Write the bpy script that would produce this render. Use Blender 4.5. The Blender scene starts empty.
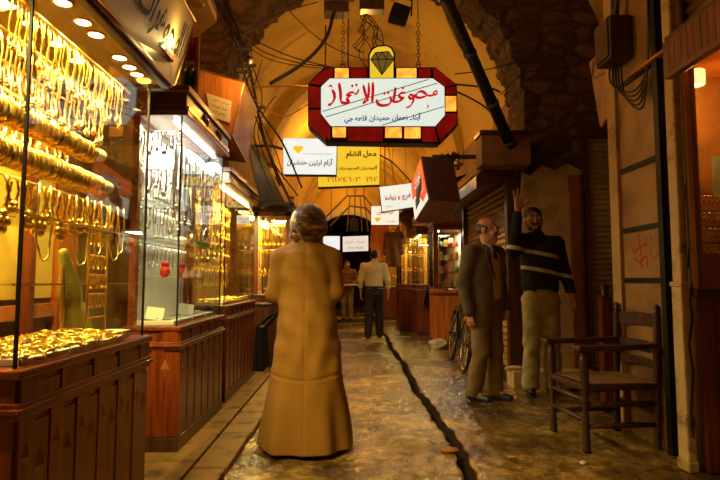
import bpy, bmesh, math, random
import numpy as np
from mathutils import Vector, Matrix, Euler

PI = math.pi
R = math.radians
rnd = random.Random(7)
scene = bpy.context.scene
COL = scene.collection

# ------------------------------------------------------------------ camera
CAM_H = 1.12
FPX = 540.0
cam_data = bpy.data.cameras.new('camera')
cam_data.sensor_width = 36.0
cam_data.lens = 36.0 * FPX / 720.0
cam_data.clip_start = 0.05
cam = bpy.data.objects.new('camera', cam_data)
COL.objects.link(cam)
cam.location = (0, 0, CAM_H)
cam.rotation_euler = (R(90 + 4.34), 0, R(-1.06))
scene.camera = cam
CAM_M = cam.rotation_euler.to_matrix()

# ------------------------------------------------------------------ world, exposure
world = bpy.data.worlds.new('night')
scene.world = world
world.use_nodes = True
world.node_tree.nodes['Background'].inputs[0].default_value = (0.05, 0.03, 0.012, 1)
world.node_tree.nodes['Background'].inputs[1].default_value = 0.25
scene.view_settings.view_transform = 'Standard'
scene.view_settings.look = 'None'
scene.view_settings.gamma = 1.0
scene.view_settings.exposure = 0.0
scene.cycles.use_denoising = True
scene.cycles.max_bounces = 8
scene.cycles.transparent_max_bounces = 24
scene.cycles.caustics_reflective = False
scene.cycles.caustics_refractive = False
scene.cycles.sample_clamp_indirect = 6.0

WARM = (1.0, 0.56, 0.16)
AMBER = (1.0, 0.47, 0.09)
LEMON = (1.0, 0.72, 0.22)
COOL = (1.0, 0.93, 0.74)


def lamp(kind, loc, power, color, size=0.1, size_y=None, rot=(0, 0, 0), spot=None, name='lamp_light', parent=None):
    d = bpy.data.lights.new(name, kind)
    d.energy = power
    d.color = color
    if kind == 'AREA':
        d.size = size
        if size_y:
            d.shape = 'RECTANGLE'
            d.size_y = size_y
        else:
            d.shape = 'DISK'
    else:
        d.shadow_soft_size = size
    if kind == 'SPOT':
        d.spot_size = spot or R(90)
        d.spot_blend = 0.7
    o = bpy.data.objects.new(name, d)
    COL.objects.link(o)
    o.location = loc
    o.rotation_euler = rot
    if parent is not None:
        o.parent = parent
        o.location = Vector(loc) - wloc(parent)
    return o


# added unseen bulbs that light vault and floor (their fixtures are built further down)
FILL_BULBS = [  # x, y, z, power
    (-0.60, 4.6, 4.05, 38),
    (0.20, 7.8, 3.72, 34),
    (-0.35, 11.5, 4.2, 85),
    (0.2, 15.5, 4.2, 70),
    (-0.1, 18.7, 4.5, 50),
]
for (_x, _y, _z, _p) in FILL_BULBS:
    lamp('POINT', (_x, _y, _z - 0.12), _p, AMBER, 0.05, name='fill_bulb_light')


# added shaded spotlight, out of view, to light the woman's back
SPOT_AT = Vector((-0.70, 0.55, 2.95))
SPOT_TO = Vector((-0.20, 3.6, 0.55))
_q = (SPOT_TO - SPOT_AT).to_track_quat('-Z', 'Y').to_euler()
lamp('SPOT', SPOT_AT, 60, AMBER, 0.06, rot=_q, spot=R(58), name='fill_spot_light')


# ------------------------------------------------------------------ pixel helpers (photo pixel -> world point)
def ray(px, py):
    d = CAM_M @ Vector(((px - 360) / FPX, (240 - py) / FPX, -1))
    return d


def P(px, py, y):
    d = ray(px, py)
    return Vector((0, 0, CAM_H)) + d * (y / d.y)


def PZ(px, py, z):
    d = ray(px, py)
    return Vector((0, 0, CAM_H)) + d * ((z - CAM_H) / d.z)


def PX(px, py, x):
    d = ray(px, py)
    return Vector((0, 0, CAM_H)) + d * (x / d.x)


# ------------------------------------------------------------------ mesh builder
class MB:
    def __init__(self):
        self.v, self.f, self.m = [], [], []
        self.mi = 0

    def add(self, vs, fs):
        n = len(self.v)
        self.v += [Vector(v) for v in vs]
        self.f += [tuple(i + n for i in f) for f in fs]
        self.m += [self.mi] * len(fs)
        return self

    def box(self, lo, hi, M=None):
        x0, y0, z0 = lo
        x1, y1, z1 = hi
        vs = [Vector(p) for p in ((x0, y0, z0), (x1, y0, z0), (x1, y1, z0), (x0, y1, z0), (x0, y0, z1), (x1, y0, z1), (x1, y1, z1), (x0, y1, z1))]
        if M is not None:
            vs = [M @ p for p in vs]
        return self.add(vs, [(0, 3, 2, 1), (4, 5, 6, 7), (0, 1, 5, 4), (1, 2, 6, 5), (2, 3, 7, 6), (3, 0, 4, 7)])

    def cbox(self, c, s, M=None):
        c = Vector(c)
        h = Vector(s) / 2
        return self.box(c - h, c + h, M)

    def bar(self, a, b, w, h, up=(0, 0, 1)):
        a, b = Vector(a), Vector(b)
        d = (b - a)
        L = d.length
        d.normalize()
        u = Vector(up)
        s = d.cross(u)
        if s.length < 1e-4:
            s = d.cross(Vector((0, 1, 0)))
        s.normalize()
        u = s.cross(d)
        M = Matrix(((s.x, d.x, u.x, a.x), (s.y, d.y, u.y, a.y), (s.z, d.z, u.z, a.z), (0, 0, 0, 1)))
        return self.box((-w / 2, 0, -h / 2), (w / 2, L, h / 2), M)

    def tube(self, pts, r, n=8, closed=False, caps=True):
        pts = [Vector(p) for p in pts]
        m = len(pts)
        rs = r if isinstance(r, (list, tuple)) else [r] * m
        vs = []
        prev = None
        for i, p in enumerate(pts):
            if closed:
                t = pts[(i + 1) % m] - pts[i - 1]
            else:
                t = pts[min(i + 1, m - 1)] - pts[max(i - 1, 0)]
            if t.length < 1e-9:
                t = Vector((0, 0, 1))
            t.normalize()
            if prev is None:
                a = Vector((0, 0, 1)) if abs(t.z) < 0.9 else Vector((1, 0, 0))
                u = t.cross(a).normalized()
            else:
                u = (prev - t * prev.dot(t))
                if u.length < 1e-6:
                    u = t.orthogonal()
                u.normalize()
            prev = u
            w = t.cross(u)
            for k in range(n):
                a = 2 * PI * k / n
                vs.append(p + (u * math.cos(a) + w * math.sin(a)) * rs[i])
        fs = []
        rng = m if closed else m - 1
        for i in range(rng):
            j = (i + 1) % m
            for k in range(n):
                k2 = (k + 1) % n
                fs.append((i * n + k, i * n + k2, j * n + k2, j * n + k))
        if not closed and caps:
            fs.append(tuple(range(n - 1, -1, -1)))
            fs.append(tuple((m - 1) * n + k for k in range(n)))
        return self.add(vs, fs)

    def lathe(self, prof, n=16, M=None):
        vs, fs = [], []
        for (r, z) in prof:
            for k in range(n):
                a = 2 * PI * k / n
                vs.append(Vector((r * math.cos(a), r * math.sin(a), z)))
        for i in range(len(prof) - 1):
            for k in range(n):
                k2 = (k + 1) % n
                fs.append((i * n + k, i * n + k2, (i + 1) * n + k2, (i + 1) * n + k))
        fs.append(tuple(range(n - 1, -1, -1)))
        fs.append(tuple((len(prof) - 1) * n + k for k in range(n)))
        if M is not None:
            vs = [M @ v for v in vs]
        return self.add(vs, fs)

    def torus(self, Rr, r, n=20, m=8, M=None, sx=1.0, sy=1.0):
        pts = [Vector((Rr * sx * math.cos(2 * PI * i / n), Rr * sy * math.sin(2 * PI * i / n), 0)) for i in range(n)]
        if M is not None:
            pts = [M @ p for p in pts]
        return self.tube(pts, r, m, closed=True)

    def ball(self, c, r, n=10, m=7):
        c = Vector(c)
        rr = Vector(r) if hasattr(r, '__len__') else Vector((r, r, r))
        vs = [c + Vector((0, 0, -rr.z))]
        for j in range(1, m):
            ph = -PI / 2 + PI * j / m
            for k in range(n):
                a = 2 * PI * k / n
                vs.append(c + Vector((rr.x * math.cos(ph) * math.cos(a), rr.y * math.cos(ph) * math.sin(a), rr.z * math.sin(ph))))
        vs.append(c + Vector((0, 0, rr.z)))
        fs = []
        for k in range(n):
            fs.append((0, 1 + (k + 1) % n, 1 + k))
            fs.append((len(vs) - 1, 1 + (m - 2) * n + k, 1 + (m - 2) * n + (k + 1) % n))
        for j in range(m - 2):
            for k in range(n):
                k2 = (k + 1) % n
                fs.append((1 + j * n + k, 1 + j * n + k2, 1 + (j + 1) * n + k2, 1 + (j + 1) * n + k))
        return self.add(vs, fs)

    def prism(self, poly, off):
        """closed solid: polygon (3-D points) pushed along off"""
        off = Vector(off)
        n = len(poly)
        vs = [Vector(p) for p in poly] + [Vector(p) + off for p in poly]
        fs = [tuple(range(n)), tuple(range(2 * n - 1, n - 1, -1))]
        for i in range(n):
            j = (i + 1) % n
            fs.append((i, i + n, j + n, j))
        return self.add(vs, fs)

    def grid(self, fn, us, vs_, flip=False):
        n, m = len(us), len(vs_)
        vs = [fn(u, v) for v in vs_ for u in us]
        fs = []
        for j in range(m - 1):
            for i in range(n - 1):
                q = (j * n + i, j * n + i + 1, (j + 1) * n + i + 1, (j + 1) * n + i)
                fs.append(q[::-1] if flip else q)
        return self.add(vs, fs)

    def mesh(self, name, mats, origin=Vector((0, 0, 0)), smooth=False, recalc=True):
        me = bpy.data.meshes.new(name)
        me.from_pydata([tuple(v - origin) for v in self.v], [], self.f)
        mats = mats if isinstance(mats, (list, tuple)) else [mats]
        for m in mats:
            me.materials.append(m)
        me.polygons.foreach_set('material_index', self.m)
        if recalc:
            bm = bmesh.new()
            bm.from_mesh(me)
            bmesh.ops.recalc_face_normals(bm, faces=bm.faces)
            bm.to_mesh(me)
            bm.free()
        if smooth:
            me.polygons.foreach_set('use_smooth', [True] * len(me.polygons))
        me.update()
        return me


def wloc(o):
    v = Vector(o.location)
    while o.parent is not None:
        o = o.parent
        v += Vector(o.location)
    return v


def tag(o, label=None, cat=None, group=None, kind=None):
    if label:
        o['label'] = label
    if cat:
        o['category'] = cat
    if group:
        o['group'] = group
    if kind:
        o['kind'] = kind
    return o


def thing(name, label, cat, loc=(0, 0, 0), rotz=0.0, group=None):
    o = bpy.data.objects.new(name, None)
    COL.objects.link(o)
    o.location = loc
    o.rotation_euler = (0, 0, rotz)
    return tag(o, label, cat, group)


def build(name, mb, mat, parent=None, smooth=False, bevel=0.0, loc=None, local=False, label=None):
    """link a builder as ONE mesh object. mb holds world coordinates unless local; the origin goes to the parent (or loc)"""
    if parent is not None and not local:
        org = wloc(parent)
    elif loc is not None and not local:
        org = Vector(loc)
    else:
        org = Vector((0, 0, 0))
    me = mb.mesh(name, mat, org, smooth)
    o = bpy.data.objects.new(name, me)
    COL.objects.link(o)
    if parent is not None:
        o.parent = parent
    elif loc is not None:
        o.location = loc
    if bevel:
        b = o.modifiers.new('bevel', 'BEVEL')
        b.width = bevel
        b.segments = 2
        b.limit_method = 'ANGLE'
    if label:
        o['label'] = label
    return o


def structure(name, mb, mat, smooth=False):
    o = build(name, mb, mat, smooth=smooth)
    o['kind'] = 'structure'
    return o


def kids(o):
    return [c for c in o.children]


def dup(root, loc=None, rot=None, label=None, group=None, scale=None):
    r = root.copy()
    COL.objects.link(r)
    if loc is not None:
        r.location = loc
    if rot is not None:
        r.rotation_euler = rot
    if scale is not None:
        r.scale = scale
    if label:
        r['label'] = label
    if group:
        r['group'] = group
    for ch in kids(root):
        c = ch.copy()
        COL.objects.link(c)
        c.parent = r
        for g in kids(ch):
            d = g.copy()
            COL.objects.link(d)
            d.parent = c
    return r


# ------------------------------------------------------------------ materials
def new_mat(name):
    m = bpy.data.materials.new(name)
    m.use_nodes = True
    nt = m.node_tree
    return m, nt, nt.nodes['Principled BSDF']


def N(nt, typ, **kw):
    n = nt.nodes.new(typ)
    for k, v in kw.items():
        if k in ('op',):
            n.operation = v
        elif hasattr(n, k):
            setattr(n, k, v)
        else:
            n.inputs[k.replace('_', ' ')].default_value = v
    return n


def coords(nt, scale=(1, 1, 1), obj=True, rot=(0, 0, 0)):
    tc = nt.nodes.new('ShaderNodeTexCoord')
    mp = nt.nodes.new('ShaderNodeMapping')
    mp.inputs['Scale'].default_value = scale
    mp.inputs['Rotation'].default_value = rot
    nt.links.new(tc.outputs['Object'], mp.inputs['Vector'])
    return mp.outputs['Vector']


def ramp(nt, src, stops):
    r = nt.nodes.new('ShaderNodeValToRGB')
    el = r.color_ramp.elements
    while len(el) < len(stops):
        el.new(0.5)
    for e, (p, c) in zip(el, stops):
        e.position = p
        e.color = (*c, 1) if len(c) == 3 else c
    nt.links.new(src, r.inputs['Fac'])
    return r.outputs['Color']


def bump(nt, bs, src, strength=0.3, dist=0.01):
    b = nt.nodes.new('ShaderNodeBump')
    b.inputs['Strength'].default_value = strength
    b.inputs['Distance'].default_value = dist
    nt.links.new(src, b.inputs['Height'])
    nt.links.new(b.outputs['Normal'], bs.inputs['Normal'])
    return b


def mat_plain(name, col, rough=0.5, metal=0.0, var=0.25, scale=6.0, bmp=0.0, spec=None, coat=0.0):
    m, nt, bs = new_mat(name)
    v = coords(nt)
    n = N(nt, 'ShaderNodeTexNoise', Scale=scale, Detail=5.0)
    nt.links.new(v, n.inputs['Vector'])
    lo = tuple(c * (1 - var) for c in col)
    hi = tuple(min(1, c * (1 + var)) for c in col)
    nt.links.new(ramp(nt, n.outputs['Fac'], [(0.3, lo), (0.7, hi)]), bs.inputs['Base Color'])
    bs.inputs['Roughness'].default_value = rough
    bs.inputs['Metallic'].default_value = metal
    if spec is not None:
        bs.inputs['Specular IOR Level'].default_value = spec
    if coat:
        bs.inputs['Coat Weight'].default_value = coat
        bs.inputs['Coat Roughness'].default_value = 0.15
    if bmp:
        bump(nt, bs, n.outputs['Fac'], bmp, 0.02)
    return m


def mat_wood(name, dark, light, rough=0.35, axis='z', scale=1.0, coat=0.3):
    m, nt, bs = new_mat(name)
    sc = {'z': (9, 9, 0.7), 'y': (9, 0.7, 9), 'x': (0.7, 9, 9)}[axis]
    v = coords(nt, tuple(s * scale for s in sc))
    n = N(nt, 'ShaderNodeTexNoise', Scale=3.0, Detail=6.0, Distortion=0.6)
    nt.links.new(v, n.inputs['Vector'])
    n2 = N(nt, 'ShaderNodeTexNoise', Scale=14.0, Detail=4.0)
    nt.links.new(v, n2.inputs['Vector'])
    mx = N(nt, 'ShaderNodeMath', op='MULTIPLY_ADD')
    nt.links.new(n2.outputs['Fac'], mx.inputs[0])
    mx.inputs[1].default_value = 0.35
    nt.links.new(n.outputs['Fac'], mx.inputs[2])
    nt.links.new(ramp(nt, mx.outputs[0], [(0.45, dark), (0.85, light)]), bs.inputs['Base Color'])
    bs.inputs['Roughness'].default_value = rough
    bs.inputs['Coat Weight'].default_value = coat
    bs.inputs['Coat Roughness'].default_value = 0.2
    bump(nt, bs, mx.outputs[0], 0.08, 0.004)
    return m


def mat_emit(name, col, strength, var=0.0, scale=3.0):
    m, nt, bs = new_mat(name)
    bs.inputs['Base Color'].default_value = (*[c * 0.6 for c in col], 1)
    bs.inputs['Roughness'].default_value = 0.4
    bs.inputs['Emission Strength'].default_value = strength
    if var:
        v = coords(nt)
        n = N(nt, 'ShaderNodeTexNoise', Scale=scale, Detail=2.0)
        nt.links.new(v, n.inputs['Vector'])
        lo = tuple(c * (1 - var) for c in col)
        nt.links.new(ramp(nt, n.outputs['Fac'], [(0.3, lo), (0.65, col)]), bs.inputs['Emission Color'])
    else:
        bs.inputs['Emission Color'].default_value = (*col, 1)
    return m


def mat_glass(name, tint=(0.97, 0.98, 0.95), refl=1.0):
    m = bpy.data.materials.new(name)
    m.use_nodes = True
    nt = m.node_tree
    nt.nodes.clear()
    out = nt.nodes.new('ShaderNodeOutputMaterial')
    tr = nt.nodes.new('ShaderNodeBsdfTransparent')
    tr.inputs[0].default_value = (*tint, 1)
    gl = nt.nodes.new('ShaderNodeBsdfGlossy')
    gl.inputs['Roughness'].default_value = 0.02
    fr = nt.nodes.new('ShaderNodeLayerWeight')
    fr.inputs['Blend'].default_value = 0.5
    pw = N(nt, 'ShaderNodeMath', op='POWER')
    pw.inputs[1].default_value = 5.0
    nt.links.new(fr.outputs['Facing'], pw.inputs[0])
    mu = N(nt, 'ShaderNodeMath', op='MULTIPLY_ADD')
    mu.inputs[1].default_value = 0.96 * refl
    mu.inputs[2].default_value = 0.04 * refl
    nt.links.new(pw.outputs[0], mu.inputs[0])
    mx = nt.nodes.new('ShaderNodeMixShader')
    nt.links.new(mu.outputs[0], mx.inputs[0])
    nt.links.new(tr.outputs[0], mx.inputs[1])
    nt.links.new(gl.outputs[0], mx.inputs[2])
    nt.links.new(mx.outputs[0], out.inputs[0])
    return m


W_RED = mat_wood('varnished_red_wood', (0.075, 0.012, 0.003), (0.26, 0.052, 0.010))
W_REDY = mat_wood('varnished_red_wood_along', (0.075, 0.013, 0.003), (0.26, 0.055, 0.011), axis='y')
W_DARK = mat_wood('dark_brown_wood', (0.028, 0.009, 0.004), (0.10, 0.032, 0.011))
W_DARKY = mat_wood('dark_brown_wood_along', (0.028, 0.009, 0.004), (0.10, 0.032, 0.011), axis='y')
W_ORANGE = mat_wood('orange_veneer', (0.36, 0.11, 0.02), (0.66, 0.23, 0.04), axis='z', rough=0.5, coat=0.05)
W_CHAIR = mat_wood('worn_chair_wood', (0.022, 0.008, 0.003), (0.085, 0.030, 0.010), rough=0.5, coat=0.1)
W_INLAY = mat_wood('dark_inlay_wood', (0.16, 0.045, 0.010), (0.36, 0.13, 0.03))
W_PANEL = mat_plain('yellow_display_board', (0.78, 0.52, 0.07), 0.6, var=0.12)
GOLD = mat_plain('gold', (1.0, 0.62, 0.09), 0.22, 1.0, var=0.1, scale=40)
GOLD_PALE = mat_plain('pale_gold', (1.0, 0.72, 0.28), 0.25, 1.0, var=0.1, scale=40)
SILVER = mat_plain('silver', (0.88, 0.88, 0.86), 0.22, 1.0, var=0.08, scale=40)
BRASS = mat_plain('brass_rod', (0.85, 0.52, 0.16), 0.3, 1.0, var=0.1)
GLASS = mat_glass('window_glass')
GLASS_SHELF = mat_glass('shelf_glass', (0.95, 0.97, 0.94))
BLACK = mat_plain('black_metal', (0.010, 0.008, 0.006), 0.55, 0.0, spec=0.25)
RUBBER = mat_plain('black_rubber', (0.012, 0.011, 0.010), 0.7)
IRON = mat_plain('dull_iron', (0.10, 0.085, 0.07), 0.55, 0.7, bmp=0.1)
CHROME = mat_plain('chrome', (0.6, 0.6, 0.58), 0.2, 1.0)
WHITE_PAPER = mat_plain('white_card', (0.82, 0.80, 0.74), 0.7, var=0.05)
VELVET = mat_plain('cream_velvet', (0.72, 0.60, 0.36), 0.9, var=0.1)
CABLE = mat_plain('dark_cable', (0.03, 0.02, 0.014), 0.55)
CABLE_O = mat_plain('orange_cable', (0.55, 0.22, 0.04), 0.5)
LAMP_WARM = mat_emit('warm_lamp_lens', (1.0, 0.74, 0.30), 22.0)
LAMP_COOL = mat_emit('cool_tube', (1.0, 0.95, 0.82), 12.0)
SOFFIT = mat_plain('yellow_soffit_paint', (0.80, 0.50, 0.14), 0.55, var=0.1)
INK_BLACK = mat_plain('black_ink', (0.012, 0.011, 0.012), 0.6)
INK_RED = mat_emit('red_translucent_paint', (0.80, 0.012, 0.02), 0.55)
INK_BLUE = mat_emit('blue_translucent_paint', (0.02, 0.03, 0.35), 0.4)


# ------------------------------------------------------------------ arabic text (manual joining) and text meshes
JOIN = {'ا': (0xFE8D, 1), 'أ': (0xFE83, 1), 'إ': (0xFE87, 1), 'آ': (0xFE81, 1), 'د': (0xFEA9, 1), 'ذ': (0xFEAB, 1), 'ر': (0xFEAD, 1),
        'ز': (0xFEAF, 1), 'و': (0xFEED, 1), 'ة': (0xFE93, 1), 'ى': (0xFEEF, 1), 'ب': (0xFE8F, 2), 'ت': (0xFE95, 2), 'ث': (0xFE99, 2),
        'ج': (0xFE9D, 2), 'ح': (0xFEA1, 2), 'خ': (0xFEA5, 2), 'س': (0xFEB1, 2), 'ش': (0xFEB5, 2), 'ص': (0xFEB9, 2), 'ض': (0xFEBD, 2),
        'ط': (0xFEC1, 2), 'ع': (0xFEC9, 2), 'غ': (0xFECD, 2), 'ف': (0xFED1, 2), 'ق': (0xFED5, 2), 'ك': (0xFED9, 2), 'ل': (0xFEDD, 2),
        'م': (0xFEE1, 2), 'ن': (0xFEE5, 2), 'ه': (0xFEE9, 2), 'ي': (0xFEF1, 2), 'ء': (0xFE80, 0)}


def arabic(s):
    out = []
    for i, c in enumerate(s):
        if c not in JOIN:
            out.append(c)
            continue
        b, t = JOIN[c]
        prev = i > 0 and s[i - 1] in JOIN and JOIN[s[i - 1]][1] == 2 and t > 0
        nxt = t == 2 and i + 1 < len(s) and s[i + 1] in JOIN and JOIN[s[i + 1]][1] > 0
        out.append(chr(b + (3 if prev and nxt else 1 if prev else 2 if nxt else 0)))
    r = ''.join(out)
    for a, b in (('\uFEDF\uFE8E', '\uFEFB'), ('\uFEE0\uFE8E', '\uFEFC'), ('\uFEDF\uFE88', '\uFEF9'), ('\uFEDF\uFE84', '\uFEF7')):
        r = r.replace(a, b)
    return r[::-1]


def text_on(parent, body, M, width, height, mat, name='lettering', bold=0.0, thick=0.002):
    """text fitted into width x height, centred on M's origin, in M's local XY plane, as a mesh child of parent"""
    cu = bpy.data.curves.new(name, 'FONT')
    cu.body = body
    cu.size = 1.0
    cu.align_x = 'CENTER'
    cu.offset = bold
    cu.resolution_u = 3
    to = bpy.data.objects.new(name, cu)
    COL.objects.link(to)
    dg = bpy.context.evaluated_depsgraph_get()
    me = bpy.data.meshes.new_from_object(to.evaluated_get(dg))
    bpy.data.objects.remove(to)
    bpy.data.curves.remove(cu)
    co = np.empty(len(me.vertices) * 3)
    me.vertices.foreach_get('co', co)
    co = co.reshape(-1, 3)
    lo, hi = co.min(0), co.max(0)
    s = np.array([width / max(hi[0] - lo[0], 1e-6), height / max(hi[1] - lo[1], 1e-6), 1])
    co = (co - (lo + hi) / 2) * s
    co[:, 2] = thick
    org = wloc(parent)
    co = np.array([tuple((M @ Vector(c)) - org) for c in co])
    me.vertices.foreach_set('co', co.ravel())
    me.materials.clear()
    me.materials.append(mat)
    me.update()
    me.name = name
    o = bpy.data.objects.new(name, me)
    COL.objects.link(o)
    o.parent = parent
    return o


def plane_M(origin, xdir, ydir):
    """matrix whose local X/Y span a surface; Z points out of it"""
    x = Vector(xdir).normalized()
    y = Vector(ydir)
    y = (y - x * y.dot(x)).normalized()
    z = x.cross(y)
    o = Vector(origin)
    return Matrix(((x.x, y.x, z.x, o.x), (x.y, y.y, z.y, o.y), (x.z, y.z, z.z, o.z), (0, 0, 0, 1)))


def spline(pts, n=8):
    """Catmull-Rom through 2-D or 3-D points"""
    pts = [Vector(p) for p in pts]
    if len(pts) < 3:
        return pts
    ext = [pts[0] * 2 - pts[1]] + pts + [pts[-1] * 2 - pts[-2]]
    out = []
    for i in range(1, len(ext) - 2):
        p0, p1, p2, p3 = ext[i - 1:i + 3]
        for k in range(n):
            t = k / n
            out.append(0.5 * ((2 * p1) + (p2 - p0) * t + (2 * p0 - 5 * p1 + 4 * p2 - p3) * t * t + (3 * p1 - p0 - 3 * p2 + p3) * t ** 3))
    out.append(pts[-1])
    return out


def brush(mb, strokes, M, thick=0.002, nib=R(62)):
    """calligraphic strokes: each (points, width) swept with a slanted nib, in M's XY plane"""
    for pts, w in strokes:
        sp = spline([Vector((p[0], p[1], 0)) for p in pts], 7)
        vs, fs = [], []
        n = len(sp)
        for i, p in enumerate(sp):
            t = sp[min(i + 1, n - 1)] - sp[max(i - 1, 0)]
            if t.length < 1e-9:
                t = Vector((1, 0, 0))
            a = math.atan2(t.y, t.x)
            ww = w * (0.38 + 0.62 * abs(math.sin(a - nib)))
            end = min(1.0, 0.45 + 1.4 * min(i, n - 1 - i) / max(n - 1, 1) * 2)
            nn = Vector((-t.y, t.x, 0)).normalized() * ww * 0.5 * end
            for q in (p + nn, p - nn):
                vs.append(M @ Vector((q.x, q.y, thick)))
        for i in range(n - 1):
            fs.append((2 * i, 2 * i + 1, 2 * i + 3, 2 * i + 2))
        mb.add(vs, fs)
    return mb

# ================================================================== STRUCTURE
def mat_stonefloor():
    m, nt, bs = new_mat('worn_wet_stone')
    v = coords(nt)
    big = N(nt, 'ShaderNodeTexNoise', Scale=1.3, Detail=6.0, Roughness=0.62)
    mid = N(nt, 'ShaderNodeTexNoise', Scale=9.0, Detail=9.0, Roughness=0.72)
    fine = N(nt, 'ShaderNodeTexNoise', Scale=38.0, Detail=4.0)
    cell = N(nt, 'ShaderNodeTexVoronoi', Scale=2.1)
    cell.feature = 'DISTANCE_TO_EDGE'
    cob = N(nt, 'ShaderNodeTexVoronoi', Scale=15.0)
    for n in (big, mid, fine, cell, cob):
        nt.links.new(v, n.inputs['Vector'])
    s = N(nt, 'ShaderNodeMath', op='MULTIPLY_ADD')
    nt.links.new(mid.outputs['Fac'], s.inputs[0])
    s.inputs[1].default_value = 0.55
    nt.links.new(big.outputs['Fac'], s.inputs[2])
    col = ramp(nt, s.outputs[0], [(0.62, (0.026, 0.014, 0.004)), (0.76, (0.155, 0.090, 0.021)), (0.92, (0.44, 0.28, 0.08))])
    nt.links.new(col, bs.inputs['Base Color'])
    w = N(nt, 'ShaderNodeTexNoise', Scale=0.75, Detail=3.0)
    nt.links.new(v, w.inputs['Vector'])
    rr = ramp(nt, w.outputs['Fac'], [(0.42, (0.07,) * 3), (0.55, (0.20,) * 3), (0.66, (0.50,) * 3)])
    nt.links.new(rr, bs.inputs['Roughness'])
    h = N(nt, 'ShaderNodeMath', op='MULTIPLY_ADD')
    nt.links.new(mid.outputs['Fac'], h.inputs[0])
    h.inputs[1].default_value = 1.2
    jl = ramp(nt, cell.outputs['Distance'], [(0.0, (0,) * 3), (0.05, (1,) * 3)])
    jm = N(nt, 'ShaderNodeMath', op='MULTIPLY_ADD')
    nt.links.new(jl, jm.inputs[0])
    jm.inputs[1].default_value = 0.35
    cm = N(nt, 'ShaderNodeMath', op='MULTIPLY_ADD')
    nt.links.new(cob.outputs['Distance'], cm.inputs[0])
    cm.inputs[1].default_value = -0.35
    nt.links.new(fine.outputs['Fac'], cm.inputs[2])
    nt.links.new(cm.outputs[0], jm.inputs[2])
    nt.links.new(jm.outputs[0], h.inputs[2])
    bump(nt, bs, h.outputs[0], 0.75, 0.018)
    bs.inputs['Specular IOR Level'].default_value = 0.5
    # thin film of water lying in patches
    wc = ramp(nt, w.outputs['Fac'], [(0.50, (1.0,) * 3), (0.64, (0.0,) * 3)])
    nt.links.new(wc, bs.inputs['Coat Weight'])
    bs.inputs['Coat Roughness'].default_value = 0.05
    b2 = nt.nodes.new('ShaderNodeBump')
    b2.inputs['Strength'].default_value = 0.5
    b2.inputs['Distance'].default_value = 0.012
    nt.links.new(h.outputs[0], b2.inputs['Height'])
    nt.links.new(b2.outputs['Normal'], bs.inputs['Coat Normal'])
    return m


def mat_masonry(name, lo, hi, mortar, scale=3.4):
    m, nt, bs = new_mat(name)
    v = coords(nt, (scale * 0.75, scale * 0.75, scale * 1.25))
    nz = N(nt, 'ShaderNodeTexNoise', Scale=1.6, Detail=4.0)
    nt.links.new(v, nz.inputs['Vector'])
    ad = nt.nodes.new('ShaderNodeMixRGB')
    ad.inputs[0].default_value = 0.28
    nt.links.new(v, ad.inputs[1])
    nt.links.new(nz.outputs['Color'], ad.inputs[2])
    c = N(nt, 'ShaderNodeTexVoronoi', Scale=1.0)
    e = N(nt, 'ShaderNodeTexVoronoi', Scale=1.0)
    e.feature = 'DISTANCE_TO_EDGE'
    nt.links.new(ad.outputs[0], c.inputs['Vector'])
    nt.links.new(ad.outputs[0], e.inputs['Vector'])
    n2 = N(nt, 'ShaderNodeTexNoise', Scale=9.0, Detail=5.0)
    nt.links.new(v, n2.inputs['Vector'])
    sep = nt.nodes.new('ShaderNodeSeparateColor')
    nt.links.new(c.outputs['Color'], sep.inputs[0])
    mm = N(nt, 'ShaderNodeMath', op='MULTIPLY_ADD')
    nt.links.new(sep.outputs[0], mm.inputs[0])
    mm.inputs[1].default_value = 0.6
    nt.links.new(n2.outputs['Fac'], mm.inputs[2])
    stone = ramp(nt, mm.outputs[0], [(0.4, lo), (1.1, hi)])
    edge = ramp(nt, e.outputs['Distance'], [(0.0, (0,) * 3), (0.22, (1,) * 3)])
    mix = nt.nodes.new('ShaderNodeMixRGB')
    nt.links.new(edge, mix.inputs[0])
    mix.inputs[1].default_value = (*mortar, 1)
    nt.links.new(stone, mix.inputs[2])
    nt.links.new(mix.outputs[0], bs.inputs['Base Color'])
    bs.inputs['Roughness'].default_value = 0.85
    hh = N(nt, 'ShaderNodeMath', op='MULTIPLY_ADD')
    nt.links.new(edge, hh.inputs[0])
    hh.inputs[1].default_value = 1.2
    nt.links.new(n2.outputs['Fac'], hh.inputs[2])
    bump(nt, bs, hh.outputs[0], 0.9, 0.04)
    return m


def mat_plaster(name, col, stain, scale=1.2, lines=False):
    m, nt, bs = new_mat(name)
    v = coords(nt)
    a = N(nt, 'ShaderNodeTexNoise', Scale=scale, Detail=8.0, Roughness=0.6)
    b = N(nt, 'ShaderNodeTexNoise', Scale=scale * 9, Detail=5.0)
    nt.links.new(v, a.inputs['Vector'])
    nt.links.new(v, b.inputs['Vector'])
    s = N(nt, 'ShaderNodeMath', op='MULTIPLY_ADD')
    nt.links.new(b.outputs['Fac'], s.inputs[0])
    s.inputs[1].default_value = 0.22
    nt.links.new(a.outputs['Fac'], s.inputs[2])
    nt.links.new(ramp(nt, s.outputs[0], [(0.40, stain), (0.58, col), (0.9, tuple(min(1, c * 1.12) for c in col))]), bs.inputs['Base Color'])
    bs.inputs['Roughness'].default_value = 0.8
    bump(nt, bs, s.outputs[0], 0.35, 0.03)
    return m


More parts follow.
